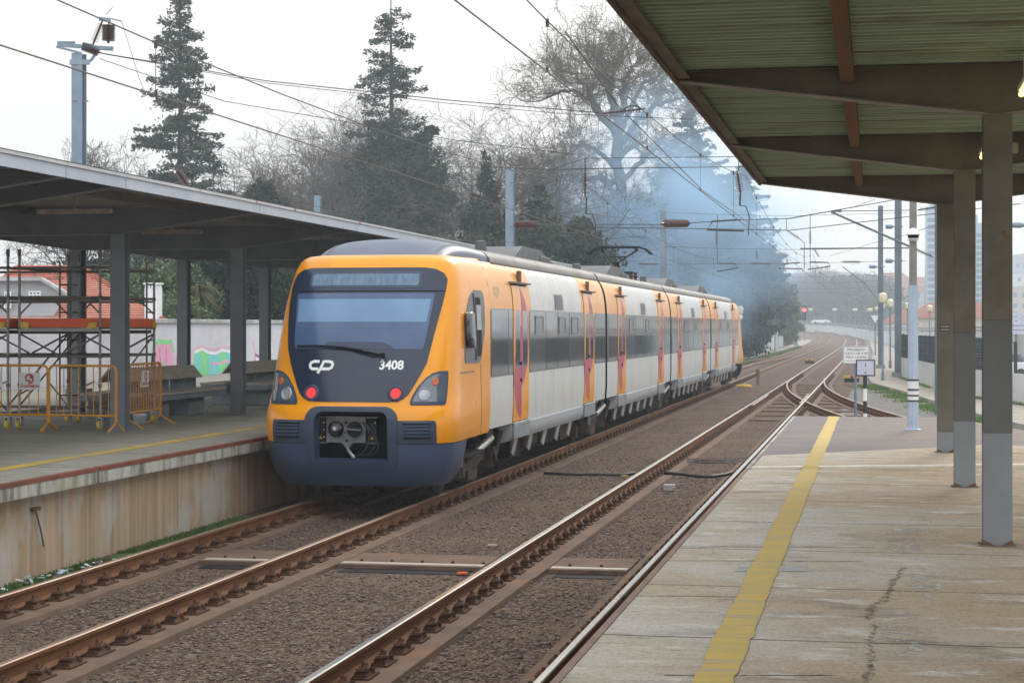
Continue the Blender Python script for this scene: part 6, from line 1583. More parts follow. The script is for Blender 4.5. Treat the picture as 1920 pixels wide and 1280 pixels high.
g.build('lower_roof', mTile, hx, sharp=20)
g = MB(); roof_sheet(g, h(-60, 575, 74), h(215, 575, 74), h(150, 497, 80), h(30, 497, 80), 16); roof_sheet(g, h(215, 578, 74), h(300, 598, 78), h(160, 500, 80), h(150, 497, 80), 16)
g.build('upper_roof', mTile2, hx, sharp=20)
g = MB(); g.add([h(-40, 598, 66.5), h(97, 598, 66.5), h(125, 552, 66.5), h(78, 524, 66.5), h(-40, 524, 66.5)], [(0,1,2,3,4)]); P_ = [h(97, 598, 66.5), h(125, 552, 66.5), h(78, 524, 66.5)]
g.bar(h(130, 553, 66.4), h(78, 523, 66.4), .5, .10, 1); g.bar(h(78, 523, 66.4), h(-40, 523, 66.4), .5, .14, 1)
a = h(-140, 612, 67); b = h(316, 612, 67); g.box(a.x, b.x, a.y, a.y+8, -.2, h(0, 601, 66).z-.05, 0)
g.build('wall', [mHouse, mCoping], hx, sharp=0)
for (u0, u1, v0, v1) in ((56, 78, 547, 558), (10, 22, 548, 576), (-12, -2, 548, 576)):
    g = MB(); a = h(u0, v1, 66.3); b = h(u1, v0, 66.3); g.box(a.x, b.x, a.y-.02, a.y+.05, a.z, b.z, 0)
    wn = g.build('window', [mCarG], hx); g = MB()
    for x in np.linspace(a.x, b.x, 4): g.box(x-.025, x+.025, a.y-.05, a.y-.021, a.z, b.z)
    for z in np.linspace(a.z, b.z, 3): g.box(a.x-.03, b.x+.03, a.y-.052, a.y-.0205, z-.025, z+.025)
    g.build('frame', mWhite, wn)
g = MB(); a = h(271, 597, 66.2); b = h(296, 540, 66.2); g.box(a.x, b.x, a.y, a.y+.5, a.z-1, b.z, 0); 
for k in range(4): x = a.x+(b.x-a.x)*(k+.15)/4; g.box(x, x+(b.x-a.x)*.16, a.y-.01, a.y+.51, b.z+.001, b.z+.13, 0)
g.box(a.x-.04, b.x+.04, a.y-.04, a.y+.54, b.z+.131, b.z+.19, 0); g.build('chimney', mPaintW, hx) if False else g.build('chimney', mWhite, hx)
g = MB(); a = h(163, 548, 73); g.prism([(a.x-.2, a.z), (a.x+.35, a.z), (a.x, a.z+.35)], a.y-.4, a.y+.6, 'y'); g.build('roof_vent', mWhite, hx)

# ------------------------------------------------------------------ towers, far roofs and hill
def tower(u0, u1, vt, d, label, nf):
    a = PD(u0, 620, d); b = PD(u1, vt, d); root = empty('tower_block', (a.x, a.y, 2), label, 'tower', 'glass towers')
    g = MB(); g.box(a.x, b.x, a.y, a.y+14, -1, b.z); g.box(a.x+1, b.x-1, a.y+2, a.y+10, b.z, b.z+2); g.build('wall', mTower, root)
    g = MB()
    for k in range(nf):
        z0 = 4+(b.z-6)*k/nf; nn = max(3, int((b.x-a.x)/1.6))
        for j in range(nn): x = a.x+(b.x-a.x)*(j+.12)/nn; g.box(x, x+(b.x-a.x)/nn*.76, a.y-.05, a.y+.1, z0, z0+(b.z-6)/nf*.62)
    tag(g.build('window', mTowerW, root), None, None, None, 'stuff')
tower(1737, 1790, 388, 430, 'tall pale blue glass tower left of the canopy columns', 16)
tower(1800, 1842, 418, 440, 'pale blue glass tower between the canopy columns', 15)
V = []; us = [1300, 1420, 1490, 1560, 1640, 1690, 1740, 1800, 1850, 1900, 1960, 2050, 2200]; vs = [560, 520, 512, 508, 515, 522, 520, 505, 490, 478, 470, 465, 460]
g = MB(); g.grid([[PD(u, 612+2, 560) for u in us], [PD(u, v+(612-v)*.45, 640) for u, v in zip(us, vs)], [PD(u, v, 760) for u, v in zip(us, vs)], [PD(u, v+30, 900) for u, v in zip(us, vs)]])
tag(g.build('hill', mHill, sharp=80), kind='structure')
r = np.random.default_rng(3)
mPale = [M('pale wall %s' % n, c, rough=.9) for n, c in (('cream', (.50,.46,.38)), ('grey', (.42,.44,.46)), ('white', (.60,.60,.58)))]
def far_house(u, v, d, w_, hh, i, lab, roof=True):
    p = PD(u, v, d); root = empty('hillside_house', (p.x, p.y, p.z-hh), lab, 'house', 'houses on the far hill')
    g = MB(); g.box(p.x-w_/2, p.x+w_/2, p.y, p.y+7, p.z-hh-3, p.z, 0); g.build('wall', [mPale[i % 3]], root)
    g = MB()
    if roof: g.prism([(p.x-w_/2-.4, p.z), (p.x+w_/2+.4, p.z), (p.x+w_*.3, p.z+2.2), (p.x-w_*.3, p.z+2.2)], p.y-.4, p.y+7.4, 'y')
    else: g.box(p.x-w_/2-.2, p.x+w_/2+.2, p.y-.2, p.y+7.2, p.z, p.z+.5)
    g.build('roof', mTile if roof else mPale[1], root)
    g = MB()
    for k in range(max(2, int(w_/2.4))):
        for z in np.arange(p.z-hh+.6, p.z-1.0, 2.9): x = p.x-w_/2+(k+.5)*w_/max(2, int(w_/2.4)); g.box(x-.5, x+.5, p.y-.06, p.y+.1, z, z+1.3)
    g.build_each('window', mTowerW, root, sharp=0)
HL = [(1500, 545, 520, 14, 7, 'low hill house at the left end of the far hill above the bend', True), (1548, 522, 600, 12, 8, 'pale house on the crest above the bend', False), (1600, 520, 640, 16, 9, 'pale block on the crest left of the pair of masts', False), (1672, 524, 620, 12, 6, 'red roofed house on the crest between the masts', True), (1690, 548, 560, 22, 8, 'long red roofed house below the crest by the taller mast', True), (1722, 532, 600, 16, 6, 'red roofed house on the crest left of the glass tower', True), (1716, 568, 500, 18, 7, 'pale house low on the slope behind the camera pole', False), (1650, 556, 540, 18, 7, 'house on the slope just left of the masts', True), (1745, 606, 290, 15, 3.2, 'low red roofed shed behind the lamps', True), (1800, 596, 260, 14, 4.5, 'low red roofed shed between the canopy columns', True), (1908, 492, 640, 22, 14, 'apartment block on the hill at the right edge', False), (1880, 512, 600, 18, 9, 'block on the hill beside the nearest column', False), (1912, 540, 520, 24, 9, 'lower pale block on the hill at the right edge', False), (1820, 470, 720, 22, 14, 'far block behind the glass tower', False)]
for i, (u, v, d, w_, hh, lab, rf) in enumerate(HL): far_house(u, v, d, w_, hh, i, lab, rf)
# board fence left of the track beyond the train
g = MB(); pl = [(-12.3, 105), (-12.3, 140), (-12.3, 180), (-12.4, 220), (-12.6, 262)]
for a, b in zip(pl[:-1], pl[1:]):
    L_ = b[1]-a[1]; n = int(L_/1.5)
    for k in range(n):
        y = a[1]+L_*k/n; x = a[0]+(b[0]-a[0])*k/n; g.box(x-.06, x+.06, y, y+L_/n*.93, -.2+zt(y), 2.0+zt(y)+.12*((k*7) % 3), k % 2)
tag(g.build('board_fence', [mParapet, mHouse]), 'pale board fence under the ivy clad trees beyond the train', 'fence')

# ------------------------------------------------------------------ trees
def tubes_np(segs, n):
    """segs: list of (pts Nx3, radii N) -> verts, quads"""
    VV = []; FF = []; o = 0
    ang = np.arange(n)*2*np.pi/n; ca, sa = np.cos(ang), np.sin(ang)
    for P_, rad in segs:
        k = len(P_); t = np.gradient(P_, axis=0); t /= (np.linalg.norm(t, axis=1, keepdims=True)+1e-9)
        ref = np.where(np.abs(t[:, 2:3]) < .9, np.array([[0, 0, 1.]]), np.array([[1., 0, 0]]))
        a = np.cross(t, ref); a /= (np.linalg.norm(a, axis=1, keepdims=True)+1e-9); b = np.cross(t, a)
        ring = P_[:, None, :]+(a[:, None, :]*ca[None, :, None]+b[:, None, :]*sa[None, :, None])*rad[:, None, None]
        VV.append(ring.reshape(-1, 3))
        i = np.arange(k-1)[:, None]*n; j = np.arange(n)[None]; j2 = (j+1) % n
        FF.append(np.stack([i+j, i+j2, i+n+j2, i+n+j], -1).reshape(-1, 4)+o); o += k*n
    return np.concatenate(VV), np.concatenate(FF)
def leaves_np(C_, size, r, flat=.0, droop=.0):
    N = len(C_); a = r.normal(size=(N, 3)); a /= np.linalg.norm(a, axis=1, keepdims=True)
    b = np.cross(a, r.normal(size=(N, 3))); b /= np.linalg.norm(b, axis=1, keepdims=True)
    if flat: a[:, 2] *= (1-flat); b[:, 2] *= (1-flat)
    s = (size*r.uniform(.5, 1.25, N))[:, None]
    V = np.stack([C_-a*s*.9, C_+b*s*.42, C_+a*s*.9, C_-b*s*.42], 1)
    return V.reshape(-1, 3), np.arange(4*N).reshape(N, 4)
def bare_segs(r, base, H, spread, tr, levels=4, fork=.35, nb=(7, 5, 5, 4), up=.25, wig=.22, trunk_wig=.05, lean=(0, 0)):
    segs = [[], []]
    def grow(p, d, L_, rad, lv):
        n = 7 if lv == 0 else 5 if lv < 3 else 4
        pts = [p]; dd = d.copy()
        for i in range(n):
            dd = dd+r.normal(0, trunk_wig if lv == 0 else wig, 3); dd[2] += up*(.3 if lv == 0 else .55 if lv < 3 else .2)*.4; dd /= np.linalg.norm(dd)
            pts.append(pts[-1]+dd*L_/n)
        pts = np.array(pts); rr = rad*np.linspace(1, .45 if lv < levels else .3, n+1)
        segs[0 if lv < 3 else 1].append((pts, rr))
        if lv >= levels:
            for j in range(2):
                i = r.integers(1, n); q = dd+r.normal(0, .6, 3); q /= np.linalg.norm(q); e = pts[i]+q*L_*.45; m_ = (pts[i]+e)/2+r.normal(0, .06*L_, 3)
                segs[1].append((np.array([pts[i], m_, e]), np.array([rad*.5, rad*.4, rad*.3])))
            return
        k = nb[min(lv, len(nb)-1)]
        for j in range(k):
            t = (fork if lv == 0 else .22)+(1-(fork if lv == 0 else .22))*(j+r.random())/k
            f = t*n; i = min(int(f), n-1); q = pts[i]+(pts[i+1]-pts[i])*(f-i)
            ax = pts[i+1]-pts[i]; ax /= np.linalg.norm(ax)
            s = r.normal(size=3); s -= ax*s.dot(ax); s /= np.linalg.norm(s)
            ang = r.uniform(.5, 1.05)*(1 if lv else spread)
            nd = ax*math.cos(ang)+s*math.sin(ang)
            ll = L_*r.uniform(.5, .75)*(1.0 if lv else (1.15-.55*t))
            grow(q, nd, ll, max(rad*(.62 if lv else .55)*(1-.35*t), .012), lv+1)
    grow(np.array(base, float), np.array([lean[0], lean[1], 1.]), H, tr, 0)
    return segs
def bare_tree(u, v_top, d, label, seed, spread=1.0, tr=.28, nb=(8, 5, 5, 5), up=.3, wig=.22, fork=.3, base_v=None, group='bare winter trees', mat=None, hs=.78, zb=0, levels=4, min_r=.011):
    r = np.random.default_rng(seed); t = PD(u, v_top, d); base = (t.x, t.y, zb)
    H = (t.z-zb)
    segs = bare_segs(r, base, H*hs, spread, tr, levels, fork, nb, up, wig)
    root = empty('bare_tree', base, label, 'tree', group)
    V, Fq = tubes_np(segs[0], 6); top = max(V[:, 2].max(), max(s[0][:, 2].max() for s in segs[1]))
    k = H/(top-zb)
    def fit(V): V = V.copy(); V[:, 2] = zb+(V[:, 2]-zb)*k; return V
    mesh_np('trunk', fit(V), Fq, mBark, None, root, True)
    V, Fq = tubes_np([(a, np.maximum(b, min_r)) for a, b in segs[1]], 3); mesh_np('crown', fit(V), Fq, mat or mTwig, None, root)
    return root
def conifer(u, v_top, d, prof, label, seed, dens=34, layers=46, size=.34, mat=None, tr=.35, zb=0, group='tall conifers', droop=.25, gap=.0, flat=.35, ragged=.25):
    """prof: (fraction of height, crown radius in m)"""
    r = np.random.default_rng(seed); t = PD(u, v_top, d); H = t.z-zb; root = empty('conifer_tree', (t.x, t.y, zb), label, 'tree', group)
    fz = [p[0] for p in prof]; fr = [p[1] for p in prof]
    tr_ = [(np.array([[t.x+.12*math.sin(k*1.3)*(1-k/9), t.y, zb+H*k/9] for k in range(10)]), np.linspace(tr, .03, 10))]
    br = []; C_ = []
    for k in range(layers):
        f = (prof[0][0]+(.985-prof[0][0])*((k+.5*r.random())/layers)); z = zb+H*f; rad = np.interp(f, fz, fr)
        nbr = int(r.integers(5, 8)); ph = r.uniform(0, 6.28)
        for j in range(nbr):
            a = ph+6.28*j/nbr+r.normal(0, .3); L_ = rad*(1-ragged*abs(r.normal()))*1.08
            if L_ < .12: continue
            m = 6; s = np.linspace(0, 1, m); dz = -droop*L_*s**1.6+.22*L_*np.clip(s-.7, 0, 1)+r.normal(0, .03)*L_*s
            zj = z+r.normal(0, .42*H/layers)
            P_ = np.stack([t.x+math.cos(a)*L_*s, t.y+math.sin(a)*L_*s, zj+dz+r.normal(0, .12)*L_*s], 1)
            br.append((P_, np.linspace(max(.018, .03*L_*.5), .012, m)))
            nq = max(4, int(dens*L_*(.7+.6*r.random())))
            tt = gap+(1-gap)*r.random(nq)**.75; w_ = .22*L_*(1.05-tt)+.10
            base = np.stack([np.interp(tt, s, P_[:, q]) for q in range(3)], 1)
            sid = r.normal(0, 1, nq)*w_
            base[:, 0] += -math.sin(a)*sid; base[:, 1] += math.cos(a)*sid; base[:, 2] += r.normal(0, .10, nq)-abs(sid)*.15
            C_.append(base)
    V, Fq = tubes_np(tr_+br, 5); mesh_np('trunk', V, Fq, mBark, None, root, True)
    V, Fq = leaves_np(np.concatenate(C_), size, r, flat); mesh_np('crown', V, Fq, mat or mCon, None, root)
    return root
def leafy(u, v_top, d, rx, label, seed, zb=0, n=16000, size=.22, mat=None, lobes=26, zlo=.12, group='evergreen trees', name='evergreen_tree', ry=None):
    r = np.random.default_rng(seed); t = PD(u, v_top, d); H = t.z-zb; root = empty(name, (t.x, t.y, zb), label, 'tree', group)
    cz = np.sort(r.uniform(zlo, .9, lobes)); C_ = []; segs = [(np.array([[t.x, t.y, zb+H*.8*k/6] for k in range(7)]), np.linspace(.3, .04, 7))]
    for f in cz:
        env = math.sin(math.pi*min(1, max(.05, (f-zlo+.12)/(1.1-zlo))))**.55
        a = r.uniform(0, 6.28); q = rx*env*r.uniform(.25, .80); lr = rx*r.uniform(.26, .45)*(.6+.5*env)
        c0 = np.array([t.x+math.cos(a)*q, t.y+math.sin(a)*q*(ry or 1), zb+H*f]); c0[2] = min(c0[2], t.z-lr*.62)
        segs.append((np.linspace([t.x, t.y, max(zb, c0[2]-lr*1.4)], c0, 4), np.linspace(.10, .03, 4)))
        k = int(n/lobes); dv = r.normal(size=(k, 3)); dv /= np.linalg.norm(dv, axis=1, keepdims=True)
        rad = lr*(.45+.6*r.random(k)**.6)*(1+.25*np.sin(dv[:, 0]*7+dv[:, 1]*5+a*3))
        C_.append(c0+dv*rad[:, None]*np.array([1, 1, .72]))
    V, Fq = tubes_np(segs, 5); mesh_np('trunk', V, Fq, mBark, None, root, True)
    V, Fq = leaves_np(np.concatenate(C_), size, r); mesh_np('crown', V, Fq, mat or mLeafD, None, root)
    return root
# tall conifers
conifer(337, -22, 96, [(.30,3.0),(.42,3.3),(.52,2.8),(.60,2.6),(.70,2.0),(.80,1.6),(.90,1.2),(.96,.8),(1,.25)], 'tall open conifer rising above the left canopy, thin grey green crown', 21, dens=78, layers=34, size=.14, droop=.16, ragged=.5, flat=.2, gap=.12)
conifer(733, -4, 108, [(.20,3.3),(.45,3.3),(.60,3.1),(.68,2.7),(.73,2.3),(.80,2.0),(.88,1.55),(.95,1.0),(1,.3)], 'tall dark conifer with layered spire and dense lower half, left of centre', 33, dens=84, layers=27, size=.14, mat=mCon2, droop=.04, ragged=.4, gap=.15, flat=.35)
leafy(750, 215, 107, 3.3, 'dense dark evergreen wrapped round the layered conifer', 35, n=44000, size=.14, mat=mCon2, lobes=80, zlo=.08)
leafy(712, 178, 110, 1.5, 'narrow dark evergreen on the left flank of the layered conifer', 37, n=9000, size=.17, mat=mCon2, lobes=30)
leafy(700, 255, 105, 1.7, 'low ragged evergreen at the left foot of the layered conifer', 38, n=9000, size=.17, mat=mCon2, lobes=30)
leafy(820, 265, 106, 1.4, 'low ragged evergreen at the right foot of the layered conifer', 39, n=8000, size=.17, mat=mCon2, lobes=28)
leafy(790, 165, 109, 1.5, 'narrow dark evergreen on the right flank of the dense conifer', 36, n=9000, size=.18, mat=mCon2, lobes=20)
conifer(912, 292, 92, [(.15,1.9),(.4,2.0),(.6,1.6),(.75,1.1),(.9,.6),(1,.1)], 'small dark cedar left of the blue grey mast', 41, dens=60, layers=22, size=.20, droop=.05, mat=mCon2, ragged=.35)
conifer(1010, 345, 95, [(.15,2.2),(.5,2.1),(.75,1.3),(1,.2)], 'low dark cedar right of the blue grey mast', 42, dens=60, layers=20, size=.20, droop=.05, mat=mCon2, ragged=.35)
conifer(1296, 205, 145, [(.12,5.0),(.35,5.4),(.55,4.4),(.72,3.4),(.85,2.3),(.95,1.2),(1,.2)], 'great cedar behind the smoke with flat layered boughs', 43, dens=34, layers=30, size=.34, droop=.05, mat=mCon2, ragged=.35, gap=.15, flat=.55)
conifer(1392, 300, 165, [(.12,4.2),(.4,4.2),(.65,3.2),(.85,2.0),(1,.3)], 'dark conifer reaching out right of the smoke', 44, dens=40, layers=26, size=.34, droop=.05, mat=mCon2, ragged=.4, flat=.5)
leafy(1380, 405, 170, 4.4, 'dense dark tree below the conifer right of the smoke', 45, n=22000, size=.30, mat=mCon2, lobes=40, zlo=.05)
leafy(1405, 440, 195, 4.0, 'dark round tree on the edge of the sky beyond the train', 46, n=18000, size=.26, mat=mCon2, lobes=40, zlo=.2)
leafy(1432, 478, 220, 3.6, 'dark tree nearest the bend on the left of the line', 47, n=16000, size=.26, mat=mLeafD, lobes=36, zlo=.25)
leafy(1455, 520, 245, 3.2, 'ivy clad tree beside the distant mast', 48, n=15000, size=.26, mat=mIvy, lobes=40, zlo=.2)
leafy(1416, 520, 190, 2.6, 'ivy covered trunk over the board fence', 49, n=14000, size=.22, mat=mIvy, lobes=40, zlo=.2)
leafy(1474, 565, 262, 2.6, 'small bush at the foot of the distant mast', 50, n=9000, size=.26, mat=mIvy, lobes=24, zlo=.1)
leafy(1372, 520, 150, 3.0, 'bushy hedge tree just beyond the train tail', 51, n=12000, size=.22, mat=mLeafD, lobes=30, zlo=.2)
leafy(1285, 285, 150, 4.2, 'dark evergreen filling the lower crown of the great cedar', 52, n=22000, size=.22, mat=mCon2, lobes=50, zlo=.05)
leafy(1345, 320, 160, 4.6, 'dark evergreen between the great cedar and the reaching conifer', 53, n=22000, size=.24, mat=mCon2, lobes=50, zlo=.05)
leafy(1225, 340, 146, 3.6, 'dark evergreen at the foot of the big spreading tree in smoke', 54, n=18000, size=.2, mat=mCon2, lobes=44, zlo=.05)
# bare trees
bare_tree(215, 245, 100, 'small bare tree between the tall mast and the open conifer', 2, 1.05, .2, nb=(9,6,5,5), hs=.62)
bare_tree(128, 268, 104, 'small bare tree just left of the tall mast', 3, 1.1, .18, nb=(8,5,5,4), hs=.62)
bare_tree(475, 232, 98, 'twiggy bare tree right of the open conifer', 4, .9, .24, nb=(11,6,5,5), hs=.68, up=.4)
bare_tree(560, 300, 100, 'low bare tree left of the dense conifer', 5, 1.1, .2, nb=(9,6,5,4), hs=.62)
bare_tree(650, 135, 118, 'slender pale bare tree touching the left of the dense conifer', 6, .55, .25, nb=(20,8,6,5), hs=.8, up=.5, wig=.14, fork=.2)
bare_tree(600, 215, 116, 'thin bare tree left of the slender pale one', 16, .6, .2, nb=(15,7,6,4), hs=.8, up=.5, wig=.14, fork=.2)
bare_tree(845, 395, 90, 'arching bare shrub right of the dense conifer', 7, 1.2, .14, nb=(10,5,4,4), hs=.55)
bare_tree(985, 185, 112, 'slender bare tree rising behind the blue grey mast', 8, .75, .2, nb=(18,7,6,4), hs=.85, up=.35, wig=.2, fork=.25)
bare_tree(1055, 305, 118, 'bare tree low in front of the big spreading tree', 9, 1.0, .2, nb=(11,6,5,4), hs=.6)
bare_tree(1240, 260, 132, 'bare tree half lost in the smoke right of the big spreading tree', 10, 1.0, .25, nb=(11,6,5,5), hs=.62)
bare_tree(60, 470, 74, 'thin bare tree in front of the tiled house', 12, 1.0, .07, nb=(6,4,3,3), hs=.6, min_r=.012)
# the big spreading tree
def spreading():
    d = 122; r = np.random.default_rng(77); root = empty('bare_tree', PD(1160, 640, d), 'big spreading bare tree with thick crooked limbs, right of centre', 'tree', 'bare winter trees')
    segs = [[], []]
    def sub(p, dr, L_, rad, lv):
        n = 6; pts = [p]; dd = dr/np.linalg.norm(dr)
        for i in range(n):
            dd = dd+r.normal(0, .30, 3); dd[2] += .05; dd /= np.linalg.norm(dd); pts.append(pts[-1]+dd*L_/n)
        pts = np.array(pts); segs[0 if lv < 2 else 1].append((pts, np.linspace(rad, max(.011, rad*.35), n+1)))
        if lv >= 4:
            for j in range(3):
                i = r.integers(1, n); q = dd+r.normal(0, .7, 3); q /= np.linalg.norm(q); e = pts[i]+q*L_*.6; m_ = (pts[i]+e)/2+r.normal(0, .08*L_, 3)
                segs[1].append((np.array([pts[i], m_, e]), np.array([.013, .012, .010])))
            return
        for j in range((6, 5, 5, 4)[lv-1] if lv else 6):
            i = r.integers(1, n); s = r.normal(size=3); ax = pts[i+1]-pts[i]; ax /= np.linalg.norm(ax); s -= ax*s.dot(ax); s /= np.linalg.norm(s); a = r.uniform(.5, 1.1)
            sub(pts[i], ax*math.cos(a)+s*math.sin(a), L_*r.uniform(.45, .7), max(rad*.42, .013), lv+1)
    def limb(px, dds, r0, r1, kids_=9, ln=3.3):
        pts = np.array([PD(u, v, d+q) for (u, v), q in zip(px, dds)]); 
        # refine
        t = np.linspace(0, len(pts)-1, 4*(len(pts)-1)+1); P_ = np.stack([np.interp(t, range(len(pts)), pts[:, k]) for k in range(3)], 1); P_[1:-1] += r.normal(0, .10, (len(P_)-2, 3))
        segs[0].append((P_, np.linspace(r0, r1, len(P_))))
        for j in range(kids_):
            i = int(len(P_)*(.3+.68*(j+r.random()*.8)/kids_)); i = min(max(i, 1), len(P_)-2); ax = P_[i+1]-P_[i]; ax /= np.linalg.norm(ax); s = r.normal(size=3); s -= ax*s.dot(ax); s /= np.linalg.norm(s); a = r.uniform(.5, 1.1)
            sub(P_[i], ax*math.cos(a)+s*math.sin(a), ln*r.uniform(.6, 1.1), max(r1*.9, .045), 2)
    limb([(1165, 640), (1165, 520), (1164, 420), (1160, 330), (1158, 262)], (0,)*5, .56, .30, 3)
    limb([(1158, 262), (1152, 215), (1146, 165), (1150, 140), (1160, 120)], (0,0,.5,1,1), .30, .08, 12)
    limb([(1158, 262), (1168, 200), (1172, 150), (1188, 130), (1200, 108)], (0,0,-.5,-1,-1), .26, .07, 12)
    limb([(1160, 270), (1140, 225), (1112, 190), (1080, 172), (1050, 172), (1010, 190)], (0,0,1,2,2,3), .24, .05, 14)
    limb([(1158, 255), (1120, 215), (1100, 160), (1072, 135), (1045, 128)], (0,-1,-2,-2,-3), .22, .05, 14)
    limb([(1162, 268), (1190, 235), (1215, 205), (1245, 190), (1275, 185), (1300, 190)], (0,0,-1,-2,-2,-3), .24, .05, 14)
    limb([(1160, 255), (1185, 195), (1215, 155), (1240, 135), (1262, 120)], (0,1,2,3,3), .2, .05, 13)
    limb([(1160, 250), (1150, 190), (1130, 145), (1128, 118), (1122, 105)], (0,0,1,1,2), .18, .05, 12)
    limb([(1165, 345), (1120, 330), (1080, 335), (1045, 325), (1000, 340)], (0,-1,-2,-2,-3), .26, .05, 14)
    limb([(1163, 330), (1130, 290), (1090, 270), (1060, 290), (1030, 310)], (0,1,2,3,3), .2, .05, 12)
    limb([(1165, 350), (1200, 300), (1230, 280), (1260, 285)], (0,1,1,2), .22, .05, 12)
    V, Fq = tubes_np(segs[0], 7); mesh_np('trunk', V, Fq, mBark, None, root, True)
    V, Fq = tubes_np(segs[1], 3); mesh_np('crown', V, Fq, mTwigW, None, root)
spreading()
# leafy garden behind the boundary wall
leafy(318, 480, 76, 2.2, 'light green leafy tree beside the white chimney', 61, n=26000, size=.11, mat=mLeaf, lobes=44)
leafy(262, 475, 84, 2.2, 'light green tree behind the white chimney', 62, n=20000, size=.12, mat=mLeaf, lobes=40)
leafy(340, 550, 70, 1.3, 'green bush at the foot of the palm behind the wall', 63, n=14000, size=.09, mat=mLeaf, lobes=30)
leafy(430, 440, 80, 3.4, 'dark evergreen mass left of the train under the canopy', 64, n=30000, size=.14, mat=mLeafD, lobes=44)
leafy(510, 320, 94, 2.0, 'dark evergreen bush above the canopy left of the dense conifer', 65, n=10000, size=.2, mat=mLeafD, lobes=24)
leafy(350, 430, 88, 3.0, 'dark evergreen behind the light green trees', 66, n=24000, size=.15, mat=mLeafD, lobes=40)
leafy(195, 460, 95, 3.0, 'grey green tree behind the tiled house', 67, n=18000, size=.15, mat=mLeafD, lobes=34)
leafy(600, 420, 92, 3.0, 'dark evergreen behind the train roof', 68, n=20000, size=.15, mat=mLeafD, lobes=36)
for i, (u, v, d, rx, lab) in enumerate(((700, 430, 98, 3.2, 'low evergreen left of the dome of the train roof'), (840, 425, 96, 2.0, 'yellow green low tree above the train roof'), (905, 375, 92, 2.4, 'evergreen low behind the first mast'), (985, 385, 94, 2.6, 'evergreen behind the first roof unit'), (1075, 385, 98, 2.8, 'evergreen left of the pantograph'), (1180, 400, 136, 3.6, 'evergreen behind the pantograph in the smoke'), (1260, 400, 150, 3.8, 'evergreen behind the smoke mast'), (1340, 400, 160, 4.0, 'evergreen in the thick of the smoke'))):
    leafy(u, v, d, rx, lab, 100+i, n=18000, size=.18, mat=mIvy if i == 1 else mCon2, lobes=36, zlo=.05)
p = PD(374, 545, 71); pm_ = empty('palm_tree', (p.x, p.y, 0), 'palm tree with drooping yellowish fronds behind the wall', 'tree')
g = MB(); g.tube([(p.x, p.y, 0), (p.x+.1, p.y, 2), (p.x, p.y, p.z)], [.22, .2, .18], 8); g.build('trunk', mBark, pm_)
r = np.random.default_rng(9); g = MB()
for k in range(60):
    a = r.uniform(0, 6.28); el = r.uniform(-.5, 1.2); L_ = r.uniform(.55, .9); rows_ = []
    for t in np.linspace(0, 1, 7):
        rr = L_*t*math.cos(el*(1-t*.3)); zz_ = L_*t*math.sin(el)-.9*t*t*L_*.8; w_ = .055*math.sin(math.pi*min(1, t*.9+.08))
        c_ = Vector((p.x+math.cos(a)*rr, p.y+math.sin(a)*rr, p.z+zz_)); q = Vector((-math.sin(a), math.cos(a), 0))*w_; rows_.append([c_-q-Vector((0,0,.05)), c_, c_+q-Vector((0,0,.05))])
    g.grid(rows_)
g.build('crown', mPalm, pm_, sharp=0, recalc=False)
# far bare wood at the bend: one mass
allseg = []; r = np.random.default_rng(15)
for i in range(34):
    u = 1490+175*(i+r.random())/34; d = r.uniform(455, 540); vt = 512+28*r.random(); t = PD(u, vt, d); zb_ = 1.5; s = bare_segs(r, (t.x, t.y, zb_), (t.z-zb_)*.72, .8, .35, 3, .25, (9, 5, 4), .4, .2); allseg += [(a, np.maximum(b, .06)) for a, b in s[0]+s[1]]
V, Fq = tubes_np(allseg, 3); tag(mesh_np('far_wood', V, Fq, mTwigP if False else M('far twig', (.13,.10,.105), (.10,.08,.085), rough=.95)), kind='stuff')
C_ = []
for i in range(26):
    u = 1495+165*r.random(); d = r.uniform(470, 555); p = PD(u, 588-30*r.random(), d); k = 420; dv = r.normal(size=(k, 3)); C_.append(np.array(p)+dv*np.array([4, 3, 2.6])*.6)
for i in range(10):
    u = 1600+60*r.random(); d = r.uniform(430, 480); p = PD(u, 580-22*r.random(), d); k = 420; dv = r.normal(size=(k, 3)); C_.append(np.array(p)+dv*np.array([3, 3, 2.6])*.7)
V, Fq = leaves_np(np.concatenate(C_), .8, r); tag(mesh_np('far_undergrowth', V, Fq, mCon2), kind='stuff')

